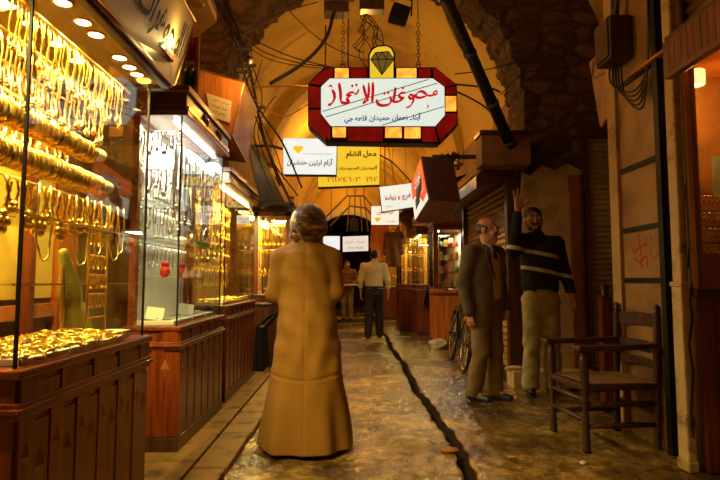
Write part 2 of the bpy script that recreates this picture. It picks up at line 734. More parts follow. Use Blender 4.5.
FLOOR_M = mat_stonefloor()
KERB_M = mat_plaster('pale_paving_slab', (0.25, 0.145, 0.040), (0.06, 0.032, 0.010), 6.0)
PLASTER = mat_plaster('ochre_vault_plaster', (0.62, 0.43, 0.085), (0.34, 0.20, 0.04), 0.9)
PLASTER_DIM = mat_plaster('dirty_wall_plaster', (0.30, 0.17, 0.06), (0.11, 0.055, 0.02), 1.6)
PLASTER_GREY = mat_plaster('grey_peeling_plaster', (0.50, 0.33, 0.13), (0.17, 0.10, 0.04), 2.3)
MASONRY = mat_masonry('rough_brown_masonry', (0.045, 0.020, 0.009), (0.21, 0.10, 0.04), (0.075, 0.036, 0.015), 6.5)
ARCH_STONE = mat_plaster('pale_arch_stone', (0.62, 0.56, 0.45), (0.40, 0.34, 0.24), 2.0)


def frange(a, b, s):
    n = max(1, int(round((b - a) / s)))
    return [a + (b - a) * i / n for i in range(n + 1)]


def wob(x, y):
    return (math.sin(x * 5.1 + y * 1.7) * math.sin(y * 4.3 - x * 2.2) * 0.5 + math.sin(x * 13 + y * 9) * 0.25 + math.sin(y * 17 - x * 7) * 0.25)


# floor with a narrow drain channel cut along it
XC = 0.71
WAVES = []
_r = random.Random(11)
for _i in range(22):
    _w = _r.uniform(0.045, 0.16)
    _a = _r.uniform(0, 2 * PI)
    WAVES.append((2 * PI / _w * math.cos(_a), 2 * PI / _w * math.sin(_a), _r.uniform(0, 6.3), 0.0105 * _w))


def floor_pt(u, v):
    near = math.exp(-((u - XC) / 0.25) ** 2)
    x = u + near * (0.018 * math.sin(v * 1.9) + 0.010 * math.sin(v * 5.3)) + (0.008 * math.sin(v * 23 + u * 60) if 0.01 < abs(u - XC) < 0.05 else 0)
    z = 0.006 * wob(u, v) + sum(a * math.sin(kx * u + ky * v + p) for kx, ky, p, a in WAVES) * min(1.0, max(0.0, (9 - v) / 4))
    if abs(u - XC) < 0.030:
        z = -0.075
    elif abs(u - XC) < 0.047:
        z = -0.008 + 0.01 * math.sin(v * 11)
    return Vector((x, v, z))


us = sorted(set([-3.2, -2.2, -1.6] + [-1.2, -1.0] + frange(-0.8, 0.64, 0.022) + [XC - 0.048, XC - 0.042, XC - 0.029, XC, XC + 0.029, XC + 0.042, XC + 0.048] + frange(0.78, 2.1, 0.024) + [2.2, 2.4, 2.6] + [2.9, 3.4]))
vs_ = sorted(set([-4.0, -2, 0, 0.8] + frange(1.2, 2.4, 0.08) + frange(2.44, 6.5, 0.024) + frange(6.54, 11, 0.06) + frange(11.5, 20, 0.5) + [24, 29]))
mb = MB().grid(floor_pt, us, vs_)
CHANNEL_DARK = mat_plain('dark_channel_bed', (0.016, 0.009, 0.004), 0.95, var=0.4, bmp=0.3, spec=0.1)  # darker colour for the faces of the drain channel
mb.m = [1 if all(mb.v[i].z < -0.03 for i in f) or (min(mb.v[i].z for i in f) < -0.03) else 0 for f in mb.f]
fl = structure('floor', mb, [FLOOR_M, CHANNEL_DARK], smooth=True)

# low paved step under the shop fronts, slab by slab pattern
mb = MB()
y = 0.6
k = 0
while y < 8.6:
    L = 0.62 + 0.2 * ((k * 37) % 5) / 5
    mb.box((-1.95, y, -0.02), (-0.93, y + L - 0.012, 0.042))
    mb.box((-0.918, y - 0.1, -0.02), (-0.725 + 0.01 * ((k * 7) % 3), y + L - 0.112, 0.036))
    y += L
    k += 1
st = structure('trim_paved_step', mb, KERB_M)
bv = st.modifiers.new('bevel', 'BEVEL'); bv.width = 0.01; bv.segments = 2

# walls
structure('wall_left', MB().box((-2.1, -4, -0.05), (-1.9, 5.95, 6.2)), PLASTER_DIM)
structure('wall_left_far', MB().box((-1.75, 6.6, -0.05), (-1.52, 20, 3.4)), PLASTER_DIM)
structure('wall_right_near', MB().box((2.78, -4, -0.05), (2.98, 4.25, 6.2)), PLASTER_DIM)
structure('wall_right_pier', MB().box((2.185, 3.90, -0.05), (3.2, 4.25, 6.2)), PLASTER_DIM)
structure('wall_right_return', MB().box((2.185, 3.36, -0.05), (2.21, 3.90, 6.2)), PLASTER_DIM)
structure('wall_right_header', MB().box((2.21, 3.36, 2.66), (2.98, 3.90, 6.2)), PLASTER_DIM)
structure('wall_right_recess', MB().box((3.0, 4.25, -0.05), (3.2, 6.05, 6.2)), PLASTER_DIM)
structure('wall_right_far', MB().box((2.0, 6.6, -0.05), (2.25, 20, 3.4)), PLASTER_DIM)
structure('wall_back', MB().box((-2.1, -4.2, -0.05), (2.98, -4.0, 6.4)), PLASTER_DIM)

# stone arch across the alley
CX, RV, ZS = 0.25, 1.75, 3.2
poly = [(-3.0, 0), (-3.0, 6.4), (3.4, 6.4), (3.4, 0), (CX + RV - 0.04, 0)]
for i in range(0, 121):
    a = PI * i / 120
    rr = RV + 0.022 * math.sin(i * 0.9) + 0.016 * math.sin(i * 2.3 + 1) + 0.012 * math.sin(i * 0.37) - 0.03
    poly.append((CX + rr * math.cos(a), ZS + rr * math.sin(a)))
poly += [(CX - RV, 0)]
structure('wall_stone_arch', MB().prism([(x, 6.0, z - 0.05) for x, z in poly], (0, 0.62, 0)), MASONRY)
# plaster skin over the lower part of the pier
pp = [(2.60, 0), (2.60, 2.36), (2.44, 2.44), (2.30, 2.36), (2.16, 2.42), (2.02, 2.30), (1.93, 2.34), (1.93, 0)]
structure('wall_pier_plaster', MB().prism([(x, 5.95, z) for x, z in pp], (0, 0.09, 0)), PLASTER_GREY)
structure('wall_pier_base', MB().box((1.72, 5.72, -0.05), (2.58, 5.98, 0.17)), PLASTER_GREY)

# vaults
def vault(y0, y1, cx, r, zs, inner=True):
    def fn(u, v):
        a = PI * u
        rr = r + 0.025 * math.sin(v * 1.3 + u * 9) + 0.015 * math.sin(v * 3.1 - u * 17)
        return Vector((cx + rr * math.cos(a), v, zs + rr * math.sin(a)))
    mb = MB()
    mb.grid(fn, frange(0, 1, 1 / 40), frange(y0, y1, 0.4))
    mb.grid(lambda u, v: fn(u, v) + Vector((0.12 * math.cos(PI * u), 0, 0.12 * math.sin(PI * u))), frange(0, 1, 1 / 40), frange(y0, y1, 2.0), flip=True)
    return mb


structure('ceiling', vault(6.55, 20.05, CX, RV + 0.02, ZS), PLASTER, smooth=True)
structure('ceiling_near', vault(-4.1, 6.05, 0.42, 2.62, 3.2), PLASTER, smooth=True)
# shallow transverse ribs seen on the vault
for i, yy in enumerate((9.4, 13.2, 16.8)):
    pts_o, pts_i = [], []
    for k in range(25):
        a = PI * k / 24
        pts_o.append((CX + (RV + 0.05) * math.cos(a), yy, ZS + (RV + 0.05) * math.sin(a)))
        pts_i.append((CX + (RV - 0.10) * math.cos(a), yy, ZS + (RV - 0.10) * math.sin(a)))
    structure('ceiling_rib_%d' % (i + 1), MB().prism(pts_o + pts_i[::-1], (0, 0.45, 0)), PLASTER)

# end wall with a smaller arch, pale voussoir band, dark passage beyond
CE, ZE, RE = -0.05, 2.15, 1.45
poly = [(-1.9, 0), (-1.9, 5.4), (2.4, 5.4), (2.4, 0), (CE + RE, 0)]
for i in range(25):
    a = PI * i / 24
    poly.append((CE + RE * math.cos(a), ZE + RE * math.sin(a)))
poly += [(CE - RE, 0)]
structure('wall_end_arch', MB().prism([(x, 20.0, z) for x, z in poly], (0, 0.4, 0)), PLASTER)
band = []
for i in range(25):
    a = PI * i / 24
    band.append((CE + (RE + 0.24) * math.cos(a), 19.9, ZE + (RE + 0.24) * math.sin(a)))
for i in range(25):
    a = PI * (24 - i) / 24
    band.append((CE + (RE - 0.02) * math.cos(a), 19.9, ZE + (RE - 0.02) * math.sin(a)))
structure('trim_arch_band', MB().prism(band, (0, 0.12, 0)), ARCH_STONE)
mb = MB().box((-1.9, 20.4, 0), (-1.55, 28, 4)).box((1.45, 20.4, 0), (1.8, 28, 4)).box((-1.9, 20.4, 3.7), (1.8, 28, 4.0))
structure('wall_passage', mb, MASONRY)
structure('wall_passage_end', MB().box((-1.9, 28, 0), (1.8, 28.3, 4)), MASONRY)

# ================================================================== SHOP CABINETS
def plank_base(mb, lo, hi, faces, pitch=0.085):
    """box carcass with raised vertical planks (surface pattern of the same piece) on the given faces"""
    mb.box(lo, hi)
    x0, y0, z0 = lo
    x1, y1, z1 = hi
    for fc in faces:
        if fc in ('x-', 'x+'):
            n = max(2, int((y1 - y0) / pitch))
            s = (y1 - y0) / n
            for i in range(n):
                t = 0.010 if i % 2 == 0 else 0.006
                xa, xb = (x0 - t, x0 + 0.002) if fc == 'x-' else (x1 - 0.002, x1 + t)
                mb.box((xa, y0 + i * s + 0.003, z0 + 0.005), (xb, y0 + (i + 1) * s - 0.003, z1 - 0.004 - (0.02 if i % 2 else 0)))
        else:
            n = max(2, int((x1 - x0) / pitch))
            s = (x1 - x0) / n
            for i in range(n):
                t = 0.010 if i % 2 == 0 else 0.006
                mb.box((x0 + i * s + 0.003, y0 - t, z0 + 0.005), (x0 + (i + 1) * s - 0.003, y0 + 0.002, z1 - 0.004 - (0.02 if i % 2 else 0)))
    return mb


def diamond(c, w, h, axis, t=0.012):
    """a lozenge block standing proud of a face; axis = outward direction"""
    c = Vector(c)
    a = Vector(axis)
    s = Vector((-a.y, a.x, 0))
    z = Vector((0, 0, 1))
    mb = MB()
    pts = [c + s * w / 2, c + z * h / 2, c - s * w / 2, c - z * h / 2]
    n = len(mb.v)
    mid = c + a * t
    mb.add([p - a * 0.004 for p in pts] + [mid], [(0, 1, 4), (1, 2, 4), (2, 3, 4), (3, 0, 4), (3, 2, 1, 0)])
    return mb


def cabinet(name, label, side, xf, y0, y1, depth, zb, zg, zc, cat='display cabinet', back=None, wood=None, woody=None, diamonds=8,
            posts=0.009, crown_over=0.04, light=None, back_x=None, end_pane=True, group=None, mould=0.13, z0=0.04, shelves=(), hang_wood=True, far_pane=True):
    wood = wood or W_RED
    woody = woody or W_REDY
    xb = xf + side * depth
    xlo, xhi = min(xf, xb), max(xf, xb)
    t = thing(name, label, cat, ((xlo + xhi) / 2, (y0 + y1) / 2, z0), 0, group)
    face = 'x+' if side < 0 else 'x-'
    ax = Vector((-side, 0, 0))
    o = 0.02
    build('plinth', MB().box((xlo - o * 0.6, y0 - o * 0.6, z0), (xhi + o * 0.6, y1 + o * 0.6, z0 + 0.09)), W_DARK, t, bevel=0.006)
    zm = zb - mould
    build('base', plank_base(MB(), (xlo, y0, z0 + 0.09), (xhi, y1, zm - 0.02), [face, 'y-']), wood, t)
    build('fascia_board', plank_base(MB(), (xlo - 0.002, y0 - 0.002, zm + 0.02), (xhi + 0.002, y1 + 0.002, zb - 0.028), [face, 'y-'], 0.11), wood, t)
    mb = MB()
    for dz, oo in ((-0.022, 0.014), (-0.004, 0.024), (0.012, 0.016)):
        mb.box((xlo - oo, y0 - oo, zm + dz), (xhi + oo, y1 + oo, zm + dz + 0.018))
    build('moulding', mb, woody, t, bevel=0.004)
    build('counter_top', MB().box((xlo - o, y0 - o, zb - 0.03), (xhi + o, y1 + o, zb)), woody, t, bevel=0.006)
    for i in range(diamonds):
        yy = y0 + (y1 - y0) * (i + 0.5) / diamonds
        build('diamond_inlay', diamond((xf - side * 0.010, yy, zm - 0.14 - (0.05 if i % 2 else 0)), 0.065, 0.125, ax), W_INLAY, t)
    if diamonds:
        n2 = max(1, int(depth / 0.15))
        for i in range(n2):
            build('diamond_inlay', diamond((xlo + depth * (i + 0.5) / n2, y0 - 0.010, zm - 0.14), 0.065, 0.125, (0, -1, 0)), W_INLAY, t)
    # glass
    g = 0.003
    fx = xf + side * 0.02
    build('glass_pane', MB().box((fx - g, y0 + 0.015, zb), (fx + g, y1 - 0.015, zg)), GLASS, t)
    if end_pane:
        build('glass_pane', MB().box((xlo + 0.02, y0 + 0.012, zb), (xhi - 0.026, y0 + 0.018, zg)), GLASS, t)
        if far_pane:
            build('glass_pane', MB().box((xlo + 0.02, y1 - 0.018, zb), (xhi - 0.026, y1 - 0.012, zg)), GLASS, t)
    for (px, py, w, mt) in ((fx, y0 + 0.015, posts, BLACK), (fx, y1 - 0.015, posts, BLACK), (xb - side * 0.03, y0 + 0.02, 0.045, wood), (xb - side * 0.03, y1 - 0.02, 0.045, wood)):
        build('corner_post', MB().box((px - w / 2, py - w / 2, zb), (px + w / 2, py + w / 2, zg)), mt, t)
    if back is not None:
        bx = xb - side * 0.012
        build('back_panel', MB().box((bx - 0.006, y0 + 0.02, zb), (bx + 0.006, y1 - 0.02, zg)), back, t)
    for zz in shelves:
        build('glass_shelf', MB().box((xlo + 0.05, y0 + 0.03, zz - 0.004), (xhi - 0.08, y1 - 0.03, zz)), GLASS_SHELF, t)
    # crown
    if zc > zg:
        c = crown_over
        cr = build('crown', MB().box((xlo - c * 0.5, y0 - c * 0.5, zg), (xhi + c * 0.5, y1 + c * 0.5, zc)), W_DARKY, t, bevel=0.006)
        mb = MB()
        mb.box((xlo - c, y0 - c, zc - 0.035), (xhi + c, y1 + c, zc + 0.01))
        mb.box((xlo - c * 0.8, y0 - c * 0.8, zg - 0.012), (xhi + c * 0.8, y1 + c * 0.8, zg + 0.02))
        build('crown_moulding', mb, woody, cr, bevel=0.005)
    if light:
        p, colr, lm = light
        yy = (y0 + y1) / 2
        build('light_tube', MB().tube([(fx + side * 0.06, y0 + 0.06, zg - 0.03), (fx + side * 0.06, y1 - 0.06, zg - 0.03)], 0.012, 8), lm, t)
        lamp('AREA', ((xlo + xhi) / 2, yy, zg - 0.05), p, colr, max(0.05, depth * 0.5), (y1 - y0) * 0.85, (0, 0, 0), name='cabinet_light', parent=t)
    return t


# ---------------------------------------------------------------- near jewellery window
AX, AY0, AY1, AZB, AZG = -1.01, 1.69, 2.74, 0.85, 2.14
near_cab = cabinet('jewelry_counter', 'big gold jewellery window on a red wood counter nearest the camera, under the downlights', -1, AX, AY0, AY1, 0.62, AZB, AZG, AZG, diamonds=12, shelves=(), posts=0.009)
# glass cross bars of the window (thin yellow-lit edges)
for zz in (1.34, 1.11):
    build('glass_shelf', MB().box((AX - 0.34, AY0 + 0.03, zz - 0.004), (AX - 0.05, AY1 - 0.03, zz)), GLASS_SHELF, near_cab)
    build('shelf_edge', MB().box((AX - 0.05, AY0 + 0.03, zz - 0.005), (AX - 0.043, AY1 - 0.03, zz + 0.001)), BRASS, near_cab)

# shop partition inside, behind the window
pt = thing('shop_partition', 'wooden partition with yellow boards standing inside the near jewellery shop', 'partition', (-1.68, 2.3, 0.04))
build('frame', MB().box((-1.72, 1.5, 0.04), (-1.66, 3.26, 2.3)), W_DARK, pt)
for a, b in ((1.5, 2.02), (2.05, 2.70), (2.74, 3.02)):
    build('board', MB().box((-1.66, a, 1.03), (-1.645, b, 2.1)), W_PANEL, pt)
build('post', MB().box((-1.66, 3.03, 0.04), (-1.62, 3.24, 2.2)), mat_wood('red_orange_panel', (0.30, 0.05, 0.008), (0.55, 0.11, 0.015)), pt)
build('rail', MB().box((-1.66, 1.5, 0.93), (-1.62, 3.0, 1.0)), W_ORANGE, pt)

# canopy with downlights
cn = thing('shop_canopy', 'wooden canopy with a yellow soffit of round downlights above the near jewellery window', 'canopy', (-1.4, 2.0, AZG))
build('soffit', MB().box((-1.85, 0.9, AZG), (-0.985, 2.76, AZG + 0.03)), SOFFIT, cn)
build('fascia', MB().box((-0.985, 0.9, AZG - 0.02), (-0.945, 2.78, AZG + 0.17)), W_DARKY, cn, bevel=0.005)
build('fascia', MB().box((-1.85, 2.76, AZG - 0.02), (-0.985, 2.80, AZG + 0.17)), W_DARK, cn, bevel=0.005)
mb = MB().box((-0.945, 0.9, AZG - 0.005), (-0.93, 2.79, AZG + 0.02)).box((-0.945, 0.9, AZG + 0.13), (-0.93, 2.79, AZG + 0.16))
build('fascia_moulding', mb, W_REDY, cn, bevel=0.004)
build('roof_board', MB().box((-1.85, 0.9, AZG + 0.17), (-0.96, 2.79, AZG + 0.20)), W_DARKY, cn)
LIGHTS_A = [(-1.055, y) for y in (1.72, 1.93, 2.08, 2.19, 2.42, 2.53, 2.62)] + [(-1.27, y) for y in (1.72, 1.95, 2.10, 2.28, 2.46)] + [(-1.06, 1.5), (-1.27, 1.5)]
for (x, y) in LIGHTS_A:
    M = Matrix.Translation((x, y, AZG))
    ring = build('downlight', MB().torus(0.033, 0.006, 20, 6, M), BRASS, cn, smooth=True)
    build('lens', MB().lathe([(0.030, -0.003), (0.030, 0.002)], 20, M), LAMP_WARM, ring)
    lamp('SPOT', (x, y, AZG - 0.012), 50.0, LEMON, 0.028, rot=(0, 0, 0), spot=R(140), name='downlight_light', parent=cn)
# amber corner lamp under the far end of the canopy and the bulb on the fascia
al = thing('corner_lamp', 'amber glass corner lamp under the far end of the near canopy', 'lamp', P(144, 76, 2.70))
c = wloc(al)
build('shade', MB().lathe([(0.03, 0.035), (0.036, 0.0), (0.034, -0.03), (0.02, -0.035)], 14, Matrix.Translation(c)), mat_emit('amber_shade', (1.0, 0.55, 0.10), 3.0), al, smooth=True)
build('cap', MB().lathe([(0.016, 0.035), (0.03, 0.045), (0.012, 0.062)], 14, Matrix.Translation(c)), BRASS, al, smooth=True)
bl = thing('fascia_spotlight', 'small bright spotlight on the canopy fascia shining on the slanted sign', 'lamp', P(158, 58, 2.78))
c = wloc(bl)
build('bulb', MB().ball(c, 0.022), mat_emit('bright_bulb', (1, 0.85, 0.5), 30), bl, smooth=True)
build('arm', MB().tube([c + Vector((0, 0, -0.02)), c + Vector((-0.02, -0.02, -0.05)), c + Vector((-0.06, -0.03, -0.06))], 0.006), BRASS, bl)
lamp('POINT', c + Vector((0.10, -0.06, 0.05)), 9.0, LEMON, 0.02, name='spotlight_light', parent=bl)

# ---------------------------------------------------------------- silver cabinet
WHITE_BACK = mat_plain('white_display_back', (0.85, 0.84, 0.80), 0.5, var=0.04)
BX, BY0, BY1, BZB, BZG, BZC = -1.10, 3.53, 4.70, 0.83, 2.22, 2.40
silver_cab = cabinet('silver_display_cabinet', 'brightly lit glass cabinet of silver chains beyond the near jewellery window', -1, BX, BY0, BY1, 0.34, BZB, BZG, BZC, back=WHITE_BACK, diamonds=9,
                     light=(38, COOL, LAMP_COOL), shelves=(1.14, 1.40, 1.66, 1.92))
for yy in (3.95, 4.35):
    M = Matrix.Translation((BX + 0.022, yy, 2.30)) @ Matrix.Rotation(PI / 2, 4, 'Y')
    b = build('rosette', MB().lathe([(0.05, 0), (0.05, 0.01), (0.038, 0.02), (0.036, 0.012), (0.02, 0.012), (0.016, 0.026), (0.004, 0.03)], 20, M), W_DARK, silver_cab, smooth=True)
build('brass_strip', MB().box((BX + 0.02, BY0 - 0.02, 2.245), (BX + 0.036, BY1, 2.272)), BRASS, silver_cab)

# ---------------------------------------------------------------- gold cabinet behind it, and a tall narrow one
GOLD_BACK = mat_plain('amber_display_back', (0.62, 0.36, 0.08), 0.5, var=0.15)
gold_cab = cabinet('gold_display_cabinet', 'amber lit glass cabinet of gold bracelets behind the silver cabinet', -1, -1.12, 4.92, 6.40, 0.36, 0.90, 2.02, 2.15, back=GOLD_BACK, diamonds=9,
                   light=(60, LEMON, LAMP_WARM), shelves=(1.45,))
tall_cab = cabinet('narrow_display_cabinet', 'narrow red-framed glass cabinet of hanging gold chains next to the woman', -1, -0.76, 6.95, 7.55, 0.48, 0.95, 2.02, 2.12, back=GOLD_BACK, diamonds=0,
                   light=(42, LEMON, LAMP_WARM), posts=0.05, wood=W_DARK, woody=W_DARKY)
for x in (-1.215, -0.79):
    build('door_stile', MB().box((x - 0.035, 6.93, 0.95), (x + 0.035, 6.965, 2.02)), W_RED, tall_cab)
build('door_rail', MB().box((-1.24, 6.93, 1.95), (-0.76, 6.965, 2.04)), W_RED, tall_cab)

# ---------------------------------------------------------------- cabinets across the alley, further down
lit_case = cabinet('lit_display_case', 'upright shop display case with a white lamp and shelves of small goods beside the bicycle', 1, 1.47, 9.35, 9.95, 0.52, 1.02, 2.02, 2.14,
                   back=mat_plain('pale_green_back', (0.5, 0.52, 0.36), 0.6), diamonds=0, posts=0.06, light=(14, COOL, LAMP_COOL), shelves=(1.25, 1.48, 1.72), wood=W_ORANGE, woody=W_REDY, z0=0.0)
for x in (1.50, 1.96):
    build('door_stile', MB().box((x - 0.03, 9.33, 1.02), (x + 0.03, 9.365, 2.02)), W_RED, lit_case)
case_mid = cabinet('gold_display_case', 'red wood case of bright gold chains standing behind the lit display case', 1, 1.16, 12.6, 13.5, 0.7, 1.05, 2.25, 2.4, back=GOLD_BACK, diamonds=0,
                   light=(34, LEMON, LAMP_WARM), posts=0.04, z0=0.0)
case_side = cabinet('wooden_counter_case', 'plain red wood counter case with a black bag on it between two lit cases', 1, 1.40, 11.2, 12.3, 0.5, 1.05, 2.1, 2.25, back=W_PANEL, diamonds=0, light=(10, LEMON, LAMP_WARM), z0=0.0)
case_far = cabinet('gold_display_case', 'farthest red wood case of gold chains beside the man in the pale shirt', 1, 0.95, 16.0, 17.2, 0.8, 0.95, 2.2, 2.35, back=GOLD_BACK, diamonds=0,
                   light=(34, LEMON, LAMP_WARM), posts=0.05, z0=0.0)

# ---------------------------------------------------------------- window at the edge of the frame, facing the entrance
right_cab = thing('jewelry_window', 'dim jewellery window over dark red boards beside the cracked cream post', 'display window', (2.4, 3.5, 0.0))
build('base', plank_base(MB(), (2.10, 3.21, 0.0), (2.77, 3.34, 1.03), ['y-'], 0.07), W_RED, right_cab)
build('floor_board', MB().box((2.215, 3.34, 1.02), (2.77, 3.86, 1.05)), W_ORANGE, right_cab)
build('ledge', MB().box((2.05, 3.17, 1.03), (2.77, 3.345, 1.075)), W_DARKY, right_cab, bevel=0.006)
build('glass_pane', MB().box((2.06, 3.205, 1.075), (2.76, 3.211, 2.62)), GLASS, right_cab)
build('frame_stile', MB().box((2.047, 3.19, 1.075), (2.075, 3.225, 2.64)), BRASS, right_cab)
build('back_panel', MB().box((2.22, 3.84, 1.075), (2.77, 3.86, 2.62)), mat_plain('brown_window_back', (0.34, 0.15, 0.035), 0.4), right_cab)
build('side_panel', MB().box((2.212, 3.36, 1.075), (2.225, 3.85, 2.62)), W_ORANGE, right_cab)
build('ceiling_board', MB().box((2.05, 3.22, 2.62), (2.77, 3.86, 2.64)), W_ORANGE, right_cab)
cn2 = thing('slatted_canopy', 'red slatted wooden canopy over the dim jewellery window', 'canopy', (2.2, 2.7, 2.35))
mb = MB()
yy = 1.4
while yy < 3.15:
    mb.box((1.925, yy, 2.37), (1.955, yy + 0.055, 2.58))
    yy += 0.06
build('slatted_fascia', mb, W_RED, cn2)
build('soffit', MB().box((1.955, 1.4, 2.56), (2.77, 3.18, 2.58)), W_ORANGE, cn2)
build('lower_rail', MB().box((1.915, 1.4, 2.345), (1.965, 3.18, 2.375)), W_REDY, cn2, bevel=0.004)
build('roof_board', MB().box((1.93, 1.4, 2.58), (2.77, 3.18, 2.61)), W_DARKY, cn2)
dl = thing('drum_lamp', 'glowing cream drum lamp inside the dim jewellery window', 'lamp', P(694.5, 79, 3.5))
c = wloc(dl)
build('shade', MB().lathe([(0.060, -0.045), (0.063, 0.0), (0.063, 0.05), (0.055, 0.055)], 20, Matrix.Translation(c)), mat_emit('cream_drum_shade', (1.0, 0.66, 0.20), 2.2), dl, smooth=True)
build('cap', MB().lathe([(0.05, 0.055), (0.03, 0.07), (0.008, 0.075), (0.008, max(0.09, 2.62 - c.z))], 16, Matrix.Translation(c)), BRASS, dl, smooth=True)
lamp('POINT', c + Vector((0, 0, -0.09)), 13.0, WARM, 0.04, name='drum_lamp_light', parent=dl)


# smooth distance-field shapes meshed into one continuous surface
class SDF:
    def __init__(self):
        self.p = []

    def cap(self, a, b, ra, rb=None, k=0.03, sc=(1, 1, 1), op='+'):
        self.p.append(('cap', np.array(a, float), np.array(b, float), ra, ra if rb is None else rb, k, np.array(sc, float), op))
        return self

    def ell(self, c, r, k=0.03, op='+', M=None):
        self.p.append(('ell', np.array(c, float), np.array(r, float), None if M is None else np.array(M.to_3x3()), 0, k, None, op))
        return self

    def cutz(self, z, keep='above'):
        self.p.append(('cut', z, keep, 0, 0, 0, None, 'x'))
        return self

    def fn(self, f, k=0.02, box=None, op='+'):
        self.p.append(('fn', f, box, 0, 0, k, None, op))
        return self

    def bounds(self):
        lo = np.full(3, 1e9)
        hi = -lo
        for q in self.p:
            if q[7] != '+':
                continue
            if q[0] == 'cap':
                r = max(q[3], q[4]) * np.maximum(q[6], 1.0)
                lo = np.minimum(lo, np.minimum(q[1], q[2]) - r)
                hi = np.maximum(hi, np.maximum(q[1], q[2]) + r)
            elif q[0] == 'ell':
                r = np.full(3, q[2].max())
                lo = np.minimum(lo, q[1] - r)
                hi = np.maximum(hi, q[1] + r)
            elif q[0] == 'fn':
                lo = np.minimum(lo, np.array(q[2][0]))
                hi = np.maximum(hi, np.array(q[2][1]))
        return lo - 0.04, hi + 0.04

    def mesh(self, name, mat, h=0.007, wrinkle=None):
        lo, hi = self.bounds()
        n = np.ceil((hi - lo) / h).astype(int) + 1
        ax = [lo[i] + h * np.arange(n[i]) for i in range(3)]
        F = np.full(n, 0.25, np.float32)

        def grid(sl):
            return np.meshgrid(*[ax[i][sl[i]] for i in range(3)], indexing='ij')
        for q in self.p:
            k = q[5]
            if q[0] == 'cut':
                z = ax[2][None, None, :]
                F = np.maximum(F, (q[1] - z) if q[2] == 'above' else (z - q[1])).astype(np.float32)
                continue
            if q[0] == 'cap':
                r = max(q[3], q[4]) * np.maximum(q[6], 1.0)
                b0, b1 = np.minimum(q[1], q[2]) - r, np.maximum(q[1], q[2]) + r
            elif q[0] == 'ell':
                b0, b1 = q[1] - q[2].max(), q[1] + q[2].max()
            else:
                b0, b1 = np.array(q[2][0], float), np.array(q[2][1], float)
            pad = k + 4 * h + 0.03
            i0 = np.clip(((b0 - pad - lo) / h).astype(int), 0, n - 1)
            i1 = np.clip(((b1 + pad - lo) / h).astype(int) + 2, 1, n)
            sl = tuple(slice(i0[i], i1[i]) for i in range(3))
            X, Y, Z = grid(sl)
            if q[0] == 'cap':
                s = q[6]
                a = q[1]
                px, py, pz = (X - a[0]) / s[0], (Y - a[1]) / s[1], (Z - a[2]) / s[2]
                d = (q[2] - a) / s
                L2 = max(1e-9, float((d * d).sum()))
                t = np.clip((px * d[0] + py * d[1] + pz * d[2]) / L2, 0, 1)
                D = (np.sqrt((px - t * d[0]) ** 2 + (py - t * d[1]) ** 2 + (pz - t * d[2]) ** 2) - (q[3] + (q[4] - q[3]) * t)) * s.min()
            elif q[0] == 'ell':
                c, r = q[1], q[2]
                px, py, pz = X - c[0], Y - c[1], Z - c[2]
                if q[3] is not None:
                    Mi = q[3].T
                    px, py, pz = (Mi[0, 0] * px + Mi[0, 1] * py + Mi[0, 2] * pz, Mi[1, 0] * px + Mi[1, 1] * py + Mi[1, 2] * pz, Mi[2, 0] * px + Mi[2, 1] * py + Mi[2, 2] * pz)
                k0 = np.sqrt((px / r[0]) ** 2 + (py / r[1]) ** 2 + (pz / r[2]) ** 2)
                k1 = np.sqrt((px / r[0] ** 2) ** 2 + (py / r[1] ** 2) ** 2 + (pz / r[2] ** 2) ** 2) + 1e-9
                D = k0 * (k0 - 1) / k1
            else:
                D = q[1](X, Y, Z)
            f = F[sl]
            if q[7] == '+':
                hh = np.clip(0.5 + 0.5 * (f - D) / k, 0, 1)
                F[sl] = (f * (1 - hh) + D * hh - k * hh * (1 - hh)).astype(np.float32)
            elif q[7] == '-':
                hh = np.clip(0.5 - 0.5 * (f + D) / k, 0, 1)
                F[sl] = (f * (1 - hh) - D * hh + k * hh * (1 - hh)).astype(np.float32)
        if wrinkle is not None:
            X, Y, Z = np.meshgrid(*ax, indexing='ij', sparse=True)
            F = F + wrinkle(X, Y, Z).astype(np.float32)
        # naive surface nets
        inside = F < 0
        c = np.zeros(tuple(n - 1), np.uint8)
        for dx in (0, 1):
            for dy in (0, 1):
                for dz in (0, 1):
                    c += inside[dx:n[0] - 1 + dx, dy:n[1] - 1 + dy, dz:n[2] - 1 + dz]
        act = (c > 0) & (c < 8)
        idx = np.full(act.shape, -1, np.int64)
        ii = np.argwhere(act)
        idx[act] = np.arange(len(ii))
        corners = np.array([(x, y, z) for x in (0, 1) for y in (0, 1) for z in (0, 1)])
        V = np.stack([F[ii[:, 0] + a, ii[:, 1] + b, ii[:, 2] + d] for a, b, d in corners], 1)
        acc = np.zeros((len(ii), 3))
        cnt = np.zeros(len(ii))
        for e0 in range(8):
            for e1 in range(e0 + 1, 8):
                if np.abs(corners[e0] - corners[e1]).sum() != 1:
                    continue
                v0, v1 = V[:, e0], V[:, e1]
                m = (v0 < 0) != (v1 < 0)
                t = np.where(m, v0 / np.where(m, v0 - v1, 1), 0)
                pt = corners[e0][None] + t[:, None] * (corners[e1] - corners[e0])[None]
                acc[m] += pt[m]
                cnt[m] += 1
        verts = lo + h * (ii + acc / np.maximum(cnt, 1)[:, None])
        faces = []
